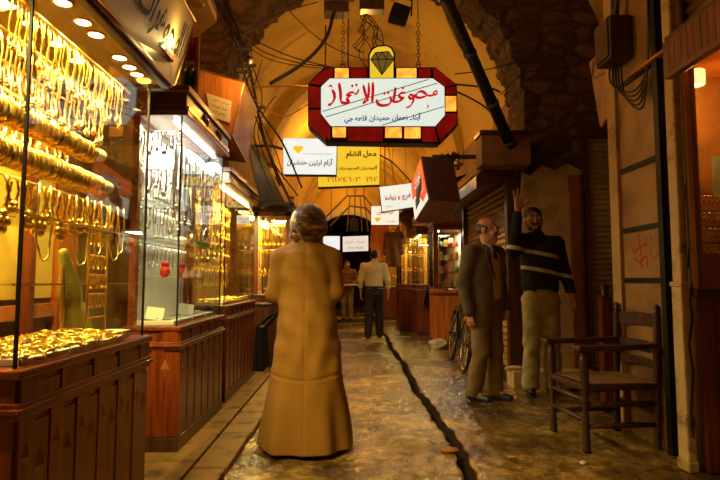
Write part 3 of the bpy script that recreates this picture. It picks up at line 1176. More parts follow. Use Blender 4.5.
        for axn in range(3):
            o1, o2 = [(1, 2), (2, 0), (0, 1)][axn]
            sl0 = [slice(0, n[i]) for i in range(3)]
            sl1 = list(sl0)
            sl0[axn] = slice(0, n[axn] - 1)
            sl1[axn] = slice(1, n[axn])
            for o in (o1, o2):
                sl0[o] = slice(1, n[o] - 1)
                sl1[o] = slice(1, n[o] - 1)
            A, B = inside[tuple(sl0)], inside[tuple(sl1)]
            for flip, mask in ((False, A & ~B), (True, ~A & B)):
                e = np.argwhere(mask)
                if not len(e):
                    continue
                e[:, o1] += 1
                e[:, o2] += 1
                q = []
                for d1, d2 in ((1, 1), (0, 1), (0, 0), (1, 0)):
                    s = e.copy()
                    s[:, o1] -= d1
                    s[:, o2] -= d2
                    q.append(idx[s[:, 0], s[:, 1], s[:, 2]])
                q = np.stack(q if not flip else q[::-1], 1)
                faces.append(q)
        faces = np.concatenate(faces)
        faces = faces[(faces >= 0).all(1)]
        me = bpy.data.meshes.new(name)
        me.from_pydata(verts.tolist(), [], faces.tolist())
        me.materials.append(mat)
        me.polygons.foreach_set('use_smooth', [True] * len(me.polygons))
        me.update()
        return me


def sdf_part(sdf, name, mat, parent, h=0.007, wrinkle=None, label=None):
    o = bpy.data.objects.new(name, sdf.mesh(name, mat, h, wrinkle))
    COL.objects.link(o)
    o.parent = parent
    if label:
        o['label'] = label
    return o



# ================================================================== JEWELLERY (every piece its own object)
def chain_mesh(w, L, r, n=22, bead=True, seed=0, plane='y'):
    """a closed necklace loop hanging from the origin, flat in the YZ (or XZ) plane"""
    rr = random.Random(seed)
    pts, rs = [], []
    for i in range(n):
        t = i / (n - 1)
        a = PI * t
        yy = -w / 2 * math.cos(a) * (0.55 + 0.45 * math.sin(a))
        zz = -L * math.sin(a) ** 0.8
        pts.append(Vector((0.003 * math.sin(i), yy, zz)) if plane == 'y' else Vector((yy, 0.003 * math.sin(i), zz)))
        rs.append(r * (1.45 if bead and i % 2 else 0.8))
    return MB().tube(pts, rs, 5)


def necklace(name, label, cat, group, w, L, r, mat, pend=0.0, plane='y', seed=0):
    mb = chain_mesh(w, L, r, 24, True, seed, plane)
    me = mb.mesh(name, mat, Vector((0, 0, 0)), True)
    o = bpy.data.objects.new(name, me)
    COL.objects.link(o)
    tag(o, label, cat, group)
    if pend:
        pb = MB()
        fl = (lambda u, v: Vector((0, u, v))) if plane == 'y' else (lambda u, v: Vector((u, 0, v)))
        for k in range(6):
            a = 2 * PI * k / 6
            pb.ball(fl(pend * 0.62 * math.cos(a), pend * 0.62 * math.sin(a)), pend * 0.40, 6, 5)
        pb.ball((0, 0, 0), pend * 0.5, 7, 5)
        pm = pb.mesh('pendant', mat, Vector((0, 0, 0)), True)
        p = bpy.data.objects.new('pendant', pm)
        COL.objects.link(p)
        p.parent = o
        p.location = (0, 0, -L - pend * 0.5)
    return o


def bangle(name, label, cat, group, Rr, r, mat, axis='y'):
    M = Matrix.Rotation(PI / 2, 4, 'X') if axis == 'y' else Matrix.Identity(4)
    me = MB().torus(Rr, r, 22, 6, M).mesh(name, mat, Vector((0, 0, 0)), True)
    o = bpy.data.objects.new(name, me)
    COL.objects.link(o)
    return tag(o, label, cat, group)


def row(proto, pts, label=None, group=None, rot=0.0, sc=(1, 1), first=False):
    """place copies of proto at pts; the first call may use the proto itself"""
    for i, p in enumerate(pts):
        s = rnd.uniform(*sc)
        e = (rnd.uniform(-0.03, 0.03), rnd.uniform(-0.03, 0.03), rot + rnd.uniform(-0.25, 0.25))
        if first and i == 0:
            proto.location = p
            proto.rotation_euler = e
            proto.scale = (s, s, s)
            if label:
                proto['label'] = label
            if group:
                proto['group'] = group
        else:
            dup(proto, p, e, label, group, (s, s, s))


def rod(label, a, b, r=0.006, mat=BRASS, roll=0.0, rollmat=None):
    t = thing('display_rod' if not roll else 'display_roll', label, 'display rod' if not roll else 'display roll', a)
    build('rod', MB().tube([a, b], r, 8), mat, t, smooth=True)
    if roll:
        a, b = Vector(a), Vector(b)
        build('roll', MB().tube([a + (b - a) * 0.03, b - (b - a) * 0.03], roll, 16), rollmat or VELVET, t, smooth=True)
    return t


# ---- near window: rods and rolls
Y0, Y1 = AY0 + 0.04, AY1 - 0.04
rod('topmost brass rod of the near jewellery window, hung with fine necklaces', (-1.12, Y0, 2.07), (-1.12, Y1, 2.07))
rod('second brass rod of the near jewellery window, above the velvet rolls', (-1.20, Y0, 1.99), (-1.20, Y1, 1.99))
rod('back brass rod of the near jewellery window, close to the partition', (-1.42, Y0, 2.02), (-1.42, Y1, 2.02))
rod('upper velvet roll of gold bangles in the near jewellery window', (-1.24, Y0, 1.74), (-1.24, Y1, 1.74), roll=0.030)
rod('lower velvet roll of gold bangles in the near jewellery window', (-1.20, Y0, 1.58), (-1.20, Y1, 1.58), roll=0.030)
rod('thin brass rod with long necklaces under the bangle rolls', (-1.14, Y0, 1.47), (-1.14, Y1, 1.47), 0.004)
rod('inner brass rod above the bangle rolls, hung with broad collars', (-1.34, Y0, 1.86), (-1.34, Y1, 1.86), 0.004)

n1 = necklace('gold_necklace', 'fine gold necklace on the topmost rod of the near window', 'necklace', 'necklaces on the topmost rod', 0.045, 0.17, 0.0028, GOLD, 0.016)
row(n1, [(-1.12, Y0 + 0.03 + i * 0.046, 2.067) for i in range(19)], first=True, sc=(0.8, 1.3))
n2 = necklace('gold_necklace', 'beaded gold necklace on the second rod of the near window', 'necklace', 'necklaces on the second rod', 0.055, 0.20, 0.0042, GOLD_PALE, 0.022)
row(n2, [(-1.20, Y0 + 0.03 + i * 0.052, 1.987) for i in range(17)], first=True, sc=(0.8, 1.15))
row(n2, [(-1.42, Y0 + 0.03 + i * 0.045, 2.017) for i in range(19)], 'beaded gold necklace on the back rod near the partition', 'necklaces on the back rod', sc=(1.0, 1.5))
row(n2, [(-1.34, Y0 + 0.03 + i * 0.06, 1.857) for i in range(14)], 'broad gold collar on the inner rod above the bangle rolls', 'collars on the inner rod', sc=(0.8, 1.0))
b1 = bangle('gold_bangle', 'gold bangle on the upper velvet roll', 'bangle', 'bangles on the upper roll', 0.043, 0.0062, GOLD)
row(b1, [(-1.24, Y0 + 0.05 + i * 0.0172, 1.727) for i in range(45)], first=True, sc=(0.95, 1.1))
row(b1, [(-1.20, Y0 + 0.05 + i * 0.0172, 1.567) for i in range(45)], 'gold bangle on the lower velvet roll', 'bangles on the lower roll', sc=(0.95, 1.12))
n3 = necklace('gold_necklace', 'long gold necklace with a flower pendant under the bangle rolls', 'necklace', 'flower necklaces under the rolls', 0.08, 0.11, 0.0055, GOLD, 0.038)
row(n3, [(-1.14, Y0 + 0.03 + i * 0.075, 1.467) for i in range(12)], first=True, sc=(0.8, 1.2))
n4 = necklace('gold_necklace', 'long plain gold chain hanging low in the near window', 'necklace', 'long chains hanging low', 0.10, 0.24, 0.0030, GOLD_PALE, 0.0)
row(n4, [(-1.10, y, 1.468) for y in (1.95, 2.22, 2.36, 2.52, 2.60)], first=True, sc=(0.75, 1.2))

# wire rack of bracelets in the corner
rk = thing('bracelet_rack', 'gilt wire rack of bracelets standing near the far end of the window', 'rack', (-1.20, 2.60, AZB))
mb = MB()
for yy in (2.50, 2.69):
    mb.tube([(-1.20, yy, AZB), (-1.20, yy, 1.36)], 0.005, 6)
for zz in (0.95, 1.06, 1.15, 1.24, 1.35):
    mb.tube([(-1.20, 2.50, zz), (-1.20, 2.69, zz)], 0.004, 6)
build('wire_frame', mb, BRASS, rk)
build('foot', MB().box((-1.24, 2.49, AZB), (-1.16, 2.70, AZB + 0.012)), W_DARK, rk)
n5 = necklace('gold_bracelet', 'gold bracelet hung on the gilt wire rack', 'bracelet', 'bracelets on the wire rack', 0.03, 0.065, 0.0035, GOLD)
row(n5, [(-1.202, 2.512 + j * 0.041, zz) for zz in (1.06, 1.15, 1.24, 1.35) for j in range(5)], first=True)

# olive cloth draped inside the window
bs_ = thing('draped_cloth', 'olive green cloth draped over a stand in the near window', 'cloth', (-1.33, 2.61, AZB))
sd_ = SDF()
sd_.cap((0.0, -0.08, 0.40), (0.0, 0.0, 0.22), 0.022, 0.045, k=0.03).cap((0.0, 0.0, 0.22), (0.0, 0.07, 0.03), 0.045, 0.085, k=0.05, sc=(0.8, 1, 1))
sd_.cutz(0.004)
sdf_part(sd_, 'cloth_folds', mat_plain('olive_cloth', (0.40, 0.34, 0.045), 0.95), bs_, 0.006, lambda X, Y, Z: 0.007 * np.sin(70 * (Y + X) + 14 * Z) * np.clip((0.42 - Z) * 4, 0, 1))
build('stand', MB().tube([(-1.33, 2.53, AZB), (-1.33, 2.53, AZB + 0.40)], 0.008, 8), BRASS, bs_)

# heap of gold in trays on the counter
for i, (ya, yb) in enumerate(((1.76, 2.03), (2.05, 2.30), (2.32, 2.50))):
    tr = thing('jewelry_tray', ['cream velvet tray heaped with gold nearest the window corner post', 'middle cream velvet tray heaped with gold in the near window', 'third cream velvet tray of gold in the near window'][i], 'tray', (-1.21, (ya + yb) / 2, AZB))
    build('tray_bed', MB().box((-1.40, ya, AZB), (-1.045, yb, AZB + 0.014)), VELVET, tr)
    mb = MB()
    mb.box((-1.41, ya - 0.008, AZB), (-1.395, yb + 0.008, AZB + 0.024)).box((-1.05, ya - 0.008, AZB), (-1.035, yb + 0.008, AZB + 0.024))
    mb.box((-1.41, ya - 0.008, AZB), (-1.035, ya + 0.004, AZB + 0.024)).box((-1.41, yb - 0.004, AZB), (-1.035, yb + 0.008, AZB + 0.024))
    build('tray_rim', mb, WHITE_PAPER, tr, bevel=0.003)
for i, (yy, xx, hh) in enumerate(((2.575, -1.10, 0.022), (2.575, -1.10, 0.018))):
    z0 = AZB + (0 if i == 0 else 0.023)
    build_o = build('jewelry_box', MB().box((xx - 0.055, yy - 0.05, z0), (xx + 0.05, yy + 0.055, z0 + hh)), WHITE_PAPER, loc=(xx, yy, z0), bevel=0.004)
    tag(build_o, ['flat white jewellery box at the end of the gold trays, lower one', 'thin white jewellery box lying on the other white box'][i], 'box')
me1 = MB().torus(0.030, 0.0060, 18, 6).mesh('gold_bracelet', GOLD, Vector((0, 0, 0)), True)
me2 = MB().torus(0.012, 0.0050, 14, 6).mesh('gold_ring', GOLD_PALE, Vector((0, 0, 0)), True)
mb = MB()
for k in range(9):
    a = 2 * PI * k / 9
    mb.ball((0.017 * math.cos(a), 0.017 * math.sin(a), 0), 0.0068, 7, 5)
mb.ball((0, 0, 0.003), 0.011, 8, 6)
me3 = mb.mesh('gold_brooch', GOLD_PALE, Vector((0, 0, 0)), True)
r5 = random.Random(5)
k = 0
for (ya, yb) in ((1.76, 2.03), (2.05, 2.30), (2.32, 2.50)):
    for ix in range(9):
        for iy in range(int((yb - ya) / 0.034)):
            kind = (0, 2, 1, 0, 2)[k % 5]
            me = (me1, me2, me3)[kind]
            nm = ('gold_bracelet', 'gold_ring', 'gold_brooch')[kind]
            o = bpy.data.objects.new(nm, me)
            COL.objects.link(o)
            o.location = (-1.375 + ix * 0.040 + r5.uniform(-0.008, 0.008), ya + 0.018 + iy * 0.034 + r5.uniform(-0.006, 0.006), AZB + 0.022 + r5.uniform(0, 0.012) + 0.012 * math.sin(ix * 0.39))
            o.rotation_euler = (r5.uniform(-0.5, 0.5), r5.uniform(-0.5, 0.5), r5.uniform(0, 6))
            tag(o, ('gold bracelet lying in the heaped trays of the near window', 'gold ring lying in the heaped trays of the near window', 'gold flower brooch lying in the heaped trays of the near window')[kind],
                ('bracelet', 'ring', 'brooch')[kind], ('bracelets in the gold trays', 'rings in the gold trays', 'brooches in the gold trays')[kind])
            k += 1

# ---- silver cabinet
bx = BX - 0.30
s1 = necklace('silver_chain', 'silver chain on the top back row of the silver cabinet', 'chain', 'silver chains on the top row', 0.05, 0.20, 0.0040, SILVER, 0.016)
row(s1, [(bx, BY0 + 0.09 + i * 0.083, 2.13) for i in range(13)], first=True, sc=(0.8, 1.1))
row(s1, [(bx, BY0 + 0.09 + i * 0.083, 1.88) for i in range(13)], 'silver chain on the second back row of the silver cabinet', 'silver chains on the second row', sc=(0.8, 1.1))
row(s1, [(bx, BY0 + 0.09 + i * 0.083, 1.62) for i in range(13)], 'silver chain on the third back row of the silver cabinet', 'silver chains on the third row', sc=(0.7, 1.0))
row(s1, [(bx, BY0 + 0.09 + i * 0.083, 1.37) for i in range(13)], 'silver chain on the lowest back row of the silver cabinet', 'silver chains on the lowest row', sc=(0.6, 0.9))
s2 = necklace('silver_necklace', 'long silver necklace hanging at the front glass of the silver cabinet', 'necklace', 'long silver necklaces at the glass', 0.075, 0.42, 0.0060, SILVER, 0.034)
row(s2, [(BX - 0.09, 3.66 + i * 0.064, 2.08) for i in range(16)], first=True, sc=(0.6, 1.45))
s3 = necklace('silver_bracelet', 'silver bracelet on the cross rail near the end glass of the silver cabinet', 'bracelet', 'silver bracelets at the end glass', 0.05, 0.12, 0.0055, SILVER, 0.018, plane='x')
row(s3, [(-1.40 + i * 0.05, 3.60, zz) for zz in (2.12, 1.86, 1.60) for i in range(6)], first=True, sc=(0.7, 1.3))
for zz, w in ((2.125, 'upper'), (1.865, 'middle'), (1.605, 'lower')):
    rod('%s steel cross rail near the end glass of the silver cabinet' % w, (-1.42, 3.60, zz), (-1.12, 3.60, zz), 0.004, CHROME)
for zz, w in ((2.14, 'topmost'), (1.89, 'second'), (1.63, 'third'), (1.38, 'lowest')):
    rod('%s steel rail on the white back of the silver cabinet' % w, (bx - 0.004, BY0 + 0.04, zz), (bx - 0.004, BY1 - 0.04, zz), 0.004, CHROME)
rod('steel rail close to the front glass of the silver cabinet', (BX - 0.09, BY0 + 0.03, 2.085), (BX - 0.09, BY1 - 0.03, 2.085), 0.004, CHROME)
# ring pillows and figurines on glass shelves
pil = MB()
for k in range(5):
    pil.ball((0, -0.05 + 0.025 * k, 0.012), (0.022, 0.012, 0.012), 8, 6)
pm = pil.mesh('ring_pad', WHITE_PAPER, Vector((0, 0, 0)), True)
for j, (zz, w) in enumerate(((1.66, 'upper'), (1.40, 'middle'))):
    for i in range(8):
        o = bpy.data.objects.new('ring_pad', pm)
        COL.objects.link(o)
        o.location = (BX - 0.19, BY0 + 0.12 + i * 0.135, zz)
        tag(o, 'white ring pad on the %s glass shelf of the silver cabinet' % w, 'ring pad', 'ring pads on the %s shelf' % w)
RED_SATIN = mat_plain('red_satin', (0.62, 0.01, 0.015), 0.35)
mb = MB()
mb.ball((0, 0, 0.045), (0.035, 0.035, 0.042), 14, 9)
mb.lathe([(0.02, 0.075), (0.03, 0.10), (0.012, 0.115)], 12)
pouch = mb.mesh('satin_pouch', RED_SATIN, Vector((0, 0, 0)), True)
for i, (px, py) in enumerate(((165, 268), (182, 267))):
    p = P(px, py, 3.72 + 0.35 * i)
    o = bpy.data.objects.new('satin_pouch', pouch)
    COL.objects.link(o)
    o.location = (p.x, p.y, 1.14)
    tag(o, ['round red satin pouch on the low shelf near the end glass of the silver cabinet', 'smaller red satin pouch behind the round one in the silver cabinet'][i], 'pouch')
mb = MB()
mb.lathe([(0.032, 0), (0.030, 0.02), (0.004, 0.075), (0.006, 0.085)], 14)
cone = mb.mesh('ring_cone', mat_plain('pink_card', (0.85, 0.42, 0.36), 0.6), Vector((0, 0, 0)), True)
for i in range(3):
    o = bpy.data.objects.new('ring_cone', cone)
    COL.objects.link(o)
    o.location = (BX - 0.12, 4.05 + i * 0.17, 1.14)
    tag(o, 'pink cone ring stand on the low glass shelf of the silver cabinet', 'ring stand', 'pink ring stands')
gt = MB().box((BX - 0.055, 4.02, 1.385), (BX - 0.045, 4.42, 1.425))
tag(build('price_strip', gt, mat_plain('green_card', (0.05, 0.45, 0.10), 0.5), loc=(BX - 0.05, 4.2, 1.385)), 'bright green card strip along the middle shelf of the silver cabinet', 'card strip')
# watch trays and leaning cards at the bottom
for i, (ya, yb, xa, xb) in enumerate(((3.58, 3.98, -1.40, -1.15), (4.04, 4.36, -1.40, -1.16), (4.42, 4.64, -1.40, -1.16))):
    o = thing('watch_tray', ['white tray of watches nearest the end glass of the silver cabinet', 'middle white tray of watches in the silver cabinet', 'last white tray of watches in the silver cabinet'][i], 'tray', ((xa + xb) / 2, (ya + yb) / 2, BZB))
    build('tray_body', MB().box((xa, ya, BZB), (xb, yb, BZB + 0.03)), WHITE_PAPER, o, bevel=0.004)
    mb = MB()
    for jj in range(5):
        yy = ya + (yb - ya) * (jj + 0.5) / 5
        mb.box((xa + 0.03, yy - 0.012, BZB + 0.03), (xb - 0.03, yy + 0.012, BZB + 0.038))
        mb.lathe([(0.020, 0), (0.020, 0.014), (0.012, 0.016)], 12, Matrix.Translation(((xa + xb) / 2, yy, BZB + 0.032)))
    build('watch_row', mb, SILVER, o)
for i, (px, py, dd) in enumerate(((155, 311, 3.62), (186, 309, 4.15))):
    p = P(px, py, dd)
    M = Matrix.Translation((p.x, p.y, BZB + 0.075)) @ Matrix.Rotation(-0.55, 4, 'X') @ Matrix.Rotation(0.3, 4, 'Z')
    o = build('price_card', MB().box((-0.055, -0.004, -0.045), (0.055, 0.004, 0.045), M), WHITE_PAPER, loc=(p.x, p.y, BZB))
    tag(o, ['white leaning card on the watch tray nearest the end glass', 'white leaning card between the watch trays'][i], 'card')

# ---- gold cabinet behind
cx = -1.12 - 0.30
g1 = necklace('gold_chain', 'gold chain on the top row of the amber lit gold cabinet', 'chain', 'gold cabinet chains, top row', 0.07, 0.16, 0.006, GOLD, 0.022)
row(g1, [(cx, 5.03 + i * 0.118, 1.95) for i in range(12)], first=True, sc=(0.9, 1.1))
for zz, w in ((1.78, 'second'), (1.62, 'third'), (1.42, 'fourth'), (1.24, 'fifth')):
    row(g1, [(cx, 5.03 + i * 0.118, zz) for i in range(12)], 'gold chain on the %s row of the amber lit gold cabinet' % w, 'gold cabinet chains, %s row' % w, sc=(0.8, 1.1))
g2 = necklace('gold_chain', 'gold chain hanging across the end glass of the amber lit gold cabinet', 'chain', 'chains at the end glass', 0.05, 0.13, 0.005, GOLD_PALE, 0.018, plane='x')
row(g2, [(-1.42 + i * 0.055, 5.02, zz) for zz in (1.9, 1.68, 1.46) for i in range(5)], first=True)
for o_y, w in ((1.905, 'upper'), (1.685, 'middle'), (1.465, 'lower')):
    rod('%s brass rail just inside the end glass of the amber gold cabinet' % w, (-1.45, 5.02, o_y), (-1.15, 5.02, o_y), 0.004)
for zz, w in ((1.955, 'topmost'), (1.785, 'second'), (1.625, 'third'), (1.425, 'fourth'), (1.245, 'lowest')):
    rod('%s brass rail on the amber back of the gold cabinet' % w, (cx - 0.006, 4.97, zz), (cx - 0.006, 6.35, zz), 0.004)
t = thing('jewelry_tray', 'long tray of loose gold at the bottom of the amber lit gold cabinet', 'tray', (-1.28, 5.65, 0.90))
build('tray_bed', MB().box((-1.42, 5.0, 0.90), (-1.16, 6.3, 0.925)), VELVET, t)
k = 0
for ix in range(4):
    for iy in range(18):
        kind = k % 2
        o = bpy.data.objects.new(('gold_bracelet', 'gold_brooch')[kind], (me1, me3)[kind])
        COL.objects.link(o)
        o.location = (-1.385 + ix * 0.066, 5.05 + iy * 0.07, 0.934 + r5.uniform(0, 0.01))
        o.rotation_euler = (r5.uniform(-0.4, 0.4), r5.uniform(-0.4, 0.4), r5.uniform(0, 6))
        tag(o, ('gold bracelet lying in the tray of the amber gold cabinet', 'gold brooch lying in the tray of the amber gold cabinet')[kind], ('bracelet', 'brooch')[kind], ('bracelets in the far tray', 'brooches in the far tray')[kind])
        k += 1
pc = P(242, 219, 4.86)
card = build('window_card', MB().box((pc.x - 0.06, 4.923, pc.z - 0.04), (pc.x + 0.06, 4.9325, pc.z + 0.04)), WHITE_PAPER, gold_cab, label='small white card with black writing')
text_on(card, arabic('ذهب عيار'), plane_M((pc.x, 4.921, pc.z + 0.01), (1, 0, 0), (0, 0, 1)), 0.09, 0.022, INK_BLACK)
text_on(card, '21', plane_M((pc.x, 4.921, pc.z - 0.02), (1, 0, 0), (0, 0, 1)), 0.03, 0.02, INK_BLACK)

# ---- narrow cabinet by the woman
g3 = necklace('gold_chain', 'gold chain on the top rail of the narrow red-framed cabinet', 'chain', 'narrow cabinet chains, top', 0.055, 0.26, 0.006, GOLD, 0.024, plane='x')
row(g3, [(-1.17 + i * 0.058, 7.08, 1.86) for i in range(7)], first=True)
row(g3, [(-1.17 + i * 0.058, 7.08, 1.52) for i in range(7)], 'gold chain on the middle rail of the narrow red-framed cabinet', 'narrow cabinet chains, middle')
row(g3, [(-1.17 + i * 0.058, 7.08, 1.22) for i in range(7)], 'gold chain on the bottom rail of the narrow red-framed cabinet', 'narrow cabinet chains, bottom', sc=(0.7, 0.8))
for zz, w in ((1.865, 'top'), (1.525, 'middle'), (1.225, 'bottom')):
    rod('%s brass rail in the narrow red-framed cabinet' % w, (-1.21, 7.08, zz), (-0.79, 7.08, zz), 0.005)

# ---- cases across the alley
row(g3, [(1.23 + i * 0.075, 12.72, zz) for zz in (2.12,) for i in range(8)], 'gold chain on the top rail of the gold case behind the lit case', 'middle case chains, top', sc=(1.1, 1.4))
row(g3, [(1.23 + i * 0.075, 12.72, zz) for zz in (1.74,) for i in range(8)], 'gold chain on the middle rail of the gold case behind the lit case', 'middle case chains, middle', sc=(1.1, 1.4))
row(g3, [(1.23 + i * 0.075, 12.72, zz) for zz in (1.36,) for i in range(8)], 'gold chain on the bottom rail of the gold case behind the lit case', 'middle case chains, bottom', sc=(0.8, 0.9))
for zz, w in ((2.125, 'top'), (1.745, 'middle'), (1.365, 'bottom')):
    rod('%s brass rail in the gold case behind the lit case' % w, (1.19, 12.72, zz), (1.83, 12.72, zz), 0.006)
row(g3, [(1.02 + i * 0.085, 16.12, zz) for zz in (2.05,) for i in range(8)], 'gold chain on the top rail of the farthest gold case', 'far case chains, top', sc=(1.2, 1.5))
row(g3, [(1.02 + i * 0.085, 16.12, zz) for zz in (1.62,) for i in range(8)], 'gold chain on the low rail of the farthest gold case', 'far case chains, low', sc=(1.2, 1.5))
for zz, w in ((2.055, 'top'), (1.625, 'low')):
    rod('%s brass rail in the farthest gold case' % w, (0.98, 16.12, zz), (1.72, 16.12, zz), 0.006)
# small goods in the lit case
GOODS = [('tin', 'red round tin', (0.42, 0.06, 0.02)), ('carton', 'yellow carton', (0.65, 0.42, 0.08)), ('jar', 'amber jar', (0.45, 0.20, 0.04)), ('carton', 'white carton', (0.70, 0.60, 0.42)), ('jar', 'green jar', (0.20, 0.24, 0.07))]
for j, (zz, w) in enumerate(((1.02, 'counter'), (1.25, 'lower shelf'), (1.48, 'middle shelf'), (1.72, 'upper shelf'))):
    for i in range(4):
        nm, lb, c3 = GOODS[(i * 2 + j * 3) % 5]
        x, yy = 1.60 + i * 0.095, 9.52
        mb = MB()
        hgt = 0.09 + 0.03 * ((i + j) % 3)
        if nm == 'carton':
            mb.box((x - 0.035, yy - 0.03, zz), (x + 0.035, yy + 0.03, zz + hgt)).box((x - 0.030, yy - 0.026, zz + hgt), (x + 0.030, yy + 0.026, zz + hgt + 0.008))
        else:
            mb.lathe([(0.032, 0), (0.036, 0.01), (0.036, hgt * 0.75), (0.022, hgt * 0.9), (0.024, hgt), (0.02, hgt + 0.01)], 14, Matrix.Translation((x, yy, zz)))
        tag(build(nm, mb, mat_plain('goods_%d_%d' % (i, j), c3, 0.45), loc=(x, yy, zz), smooth=(nm != 'carton')), '%s, place %s along the %s of the lit display case' % (lb, ('one', 'two', 'three', 'four')[i], w), nm)
bo = thing('shaving_ball', 'red and white ball hanging under the lamp of the lit display case', 'ball', P(450, 244, 9.5))
c = wloc(bo)
build('ball', MB().ball(c, 0.05, 14, 10), mat_plain('red_ball', (0.7, 0.03, 0.02), 0.4), bo, smooth=True)
build('string', MB().tube([c, (c.x, c.y, 2.01)], 0.003, 5), CABLE, bo)
bo.name = 'hanging_ball'

# ---- bracelets in the dim window near the chair
h1 = necklace('gold_bracelet', 'gold bracelet on the upper wooden bar of the dim window', 'bracelet', 'bracelets on the upper bar', 0.035, 0.065, 0.0062, GOLD_PALE, plane='x')
for i, (zz, w) in enumerate(((1.72, 'upper'), (1.60, 'second'), (1.49, 'third'), (1.38, 'lowest'))):
    row(h1, [(2.27 + q * 0.036, 3.70, zz) for q in range(13)], 'gold bracelet on the %s wooden bar of the dim window' % w, 'bracelets on the %s bar' % w, first=(i == 0))
    rod('%s wooden bar of bracelets in the dim window' % w, (2.235, 3.705, zz + 0.005), (2.76, 3.705, zz + 0.005), 0.008, W_DARKY)
pn = thing('leaflet', 'pale green leaflet leaning inside the dim window', 'leaflet', (2.54, 3.62, 1.075))
a, b = P(712, 156, 3.6), P(722, 196, 3.6)
build('sheet', MB().box((a.x, 3.60, b.z), (a.x + 0.16, 3.606, a.z)), mat_plain('pale_green_leaflet', (0.40, 0.52, 0.36), 0.5), pn)
build('stand', MB().bar((a.x + 0.08, 3.61, 1.078), (a.x + 0.08, 3.61, a.z - 0.02), 0.02, 0.006), BLACK, pn)

# ================================================================== SIGNS
SD = 4.5


def S(zx, zy, y=SD):
    """point of the octagonal sign's plane"""
    return P(300 + zx / 4.364, 40 + zy / 4.364, y)


org = S(360, 285)
sg = thing('hanging_shop_sign', 'eight-sided stained glass jewellery sign with red arabic lettering hanging on two chains over the alley', 'sign', org)
LEAD = mat_plain('black_lead_came', (0.012, 0.010, 0.010), 0.4, 0.4)
RED_GLASS = mat_emit('deep_red_glass', (0.42, 0.008, 0.004), 0.42, var=0.6, scale=9)
LIT_GLASS = mat_emit('lit_orange_glass', (1.0, 0.31, 0.03), 2.3, var=0.6, scale=12)
SIGN_WHITE = mat_emit('backlit_white_acrylic', (0.90, 1.0, 0.88), 0.80)
SIGN_YEL = mat_emit('backlit_yellow_acrylic', (1.0, 0.66, 0.03), 0.80)
out8 = [(105, 118), (590, 118), (685, 195), (690, 370), (610, 452), (112, 445), (35, 375), (35, 190)]
in8 = [(130, 168), (580, 168), (630, 205), (632, 328), (590, 375), (135, 375), (92, 320), (92, 205)]
build('frame', MB().prism([S(*p) for p in out8], (0, 0.15, 0)), LEAD, sg, bevel=0.004)
def panel(name, poly, mat, dy, th=0.006, parent=sg):
    return build(name, MB().prism([S(*p, SD - dy) for p in poly], (0, th, 0)), mat, parent)
def shrink(poly, f=0.93, px=None):
    cx_ = sum(p[0] for p in poly) / len(poly)
    cy_ = sum(p[1] for p in poly) / len(poly)
    return [(cx_ + (p[0] - cx_) * f, cy_ + (p[1] - cy_) * f) for p in poly]
def inset(poly, d=4.0):
    cx_ = sum(p[0] for p in poly) / len(poly)
    cy_ = sum(p[1] for p in poly) / len(poly)
    o = []
    for p in poly:
        o.append((p[0] + (d if p[0] < cx_ else -d), p[1] + (d if p[1] < cy_ else -d)))
    return o
panel('white_panel', in8, SIGN_WHITE, 0.008)
T0, T1, B0, B1 = 121, 166, 379, 446
red = [
    [(110, T0), (146, T0), (146, T1), (132, T1), (96, 198), (40, 192)],
    [(38, 197), (92, 205), (92, 296), (38, 296)],
    [(38, 302), (92, 302), (92, 320), (132, 376), (112, 440), (38, 374)],
    [(218, T0), (296, T0), (296, T1), (218, T1)],
    [(516, T0), (572, T0), (572, T1), (516, T1)],
    [(578, T0), (588, T0), (680, 196), (632, 206), (582, T1)],
    [(634, 318), (686, 318), (686, 368), (610, 446), (592, 378), (634, 330)],
    [(206, B0), (364, B0), (364, B1 - 2), (206, B1 - 4)],
    [(532, B0), (588, B0), (606, B1), (532, B1)],
    [(116, B0 + 2), (134, B0 + 2), (134, B1 - 8), (118, B1 - 8)],
    [(634, 209), (683, 200), (683, 238), (634, 238)],
]
for q in red:
    panel('red_glass', inset(q, 2.5), RED_GLASS, 0.006)
for q in ([(150, T0), (214, T0), (214, T1), (150, T1)], [(420, T0), (510, T0), (510, T1), (420, T1)], [(634, 243), (684, 243), (684, 312), (634, 312)],
          [(140, B0), (202, B0), (202, B1 - 20), (140, B1 - 20)], [(370, B0), (446, B0), (446, B1 - 18), (370, B1 - 18)], [(454, B0), (528, B0), (528, B1 - 16), (454, B1 - 16)]):
    panel('lit_glass', inset(q, 2.0), LIT_GLASS, 0.010)
# diamond tab on top
tab = [(298, 168), (298, 62), (312, 36), (335, 23), (380, 20), (402, 32), (415, 58), (415, 168)]
tb = build('top_tab', MB().prism([S(*p) for p in tab], (0, 0.13, 0)), LEAD, sg)
tb2 = [(305, 164), (305, 64), (318, 42), (338, 30), (378, 27), (397, 38), (408, 60), (408, 164)]
build('yellow_glass', MB().prism([S(*p, SD - 0.008) for p in tb2], (0, 0.006, 0)), SIGN_YEL, tb)
gem = [(308, 85), (330, 54), (386, 50), (411, 84), (358, 152)]
gm = build('diamond_emblem', MB().prism([S(*p, SD - 0.013) for p in gem], (0, 0.004, 0)), mat_emit('brown_gem', (0.42, 0.25, 0.05), 0.3), tb)
mb = MB()
for a, b in (((308, 85), (411, 84)), ((330, 54), (340, 85)), ((358, 52), (340, 85)), ((358, 52), (378, 84)), ((386, 50), (378, 84)), ((340, 85), (358, 152)), ((378, 84), (358, 152)), ((308, 85), (330, 54)), ((330, 54), (386, 50)), ((386, 50), (411, 84)), ((411, 84), (358, 152)), ((308, 85), (358, 152))):
    mb.bar(S(*a, SD - 0.015), S(*b, SD - 0.015), 0.006, 0.004, up=(0, 1, 0))
build('diamond_lines', mb, INK_BLACK, tb)
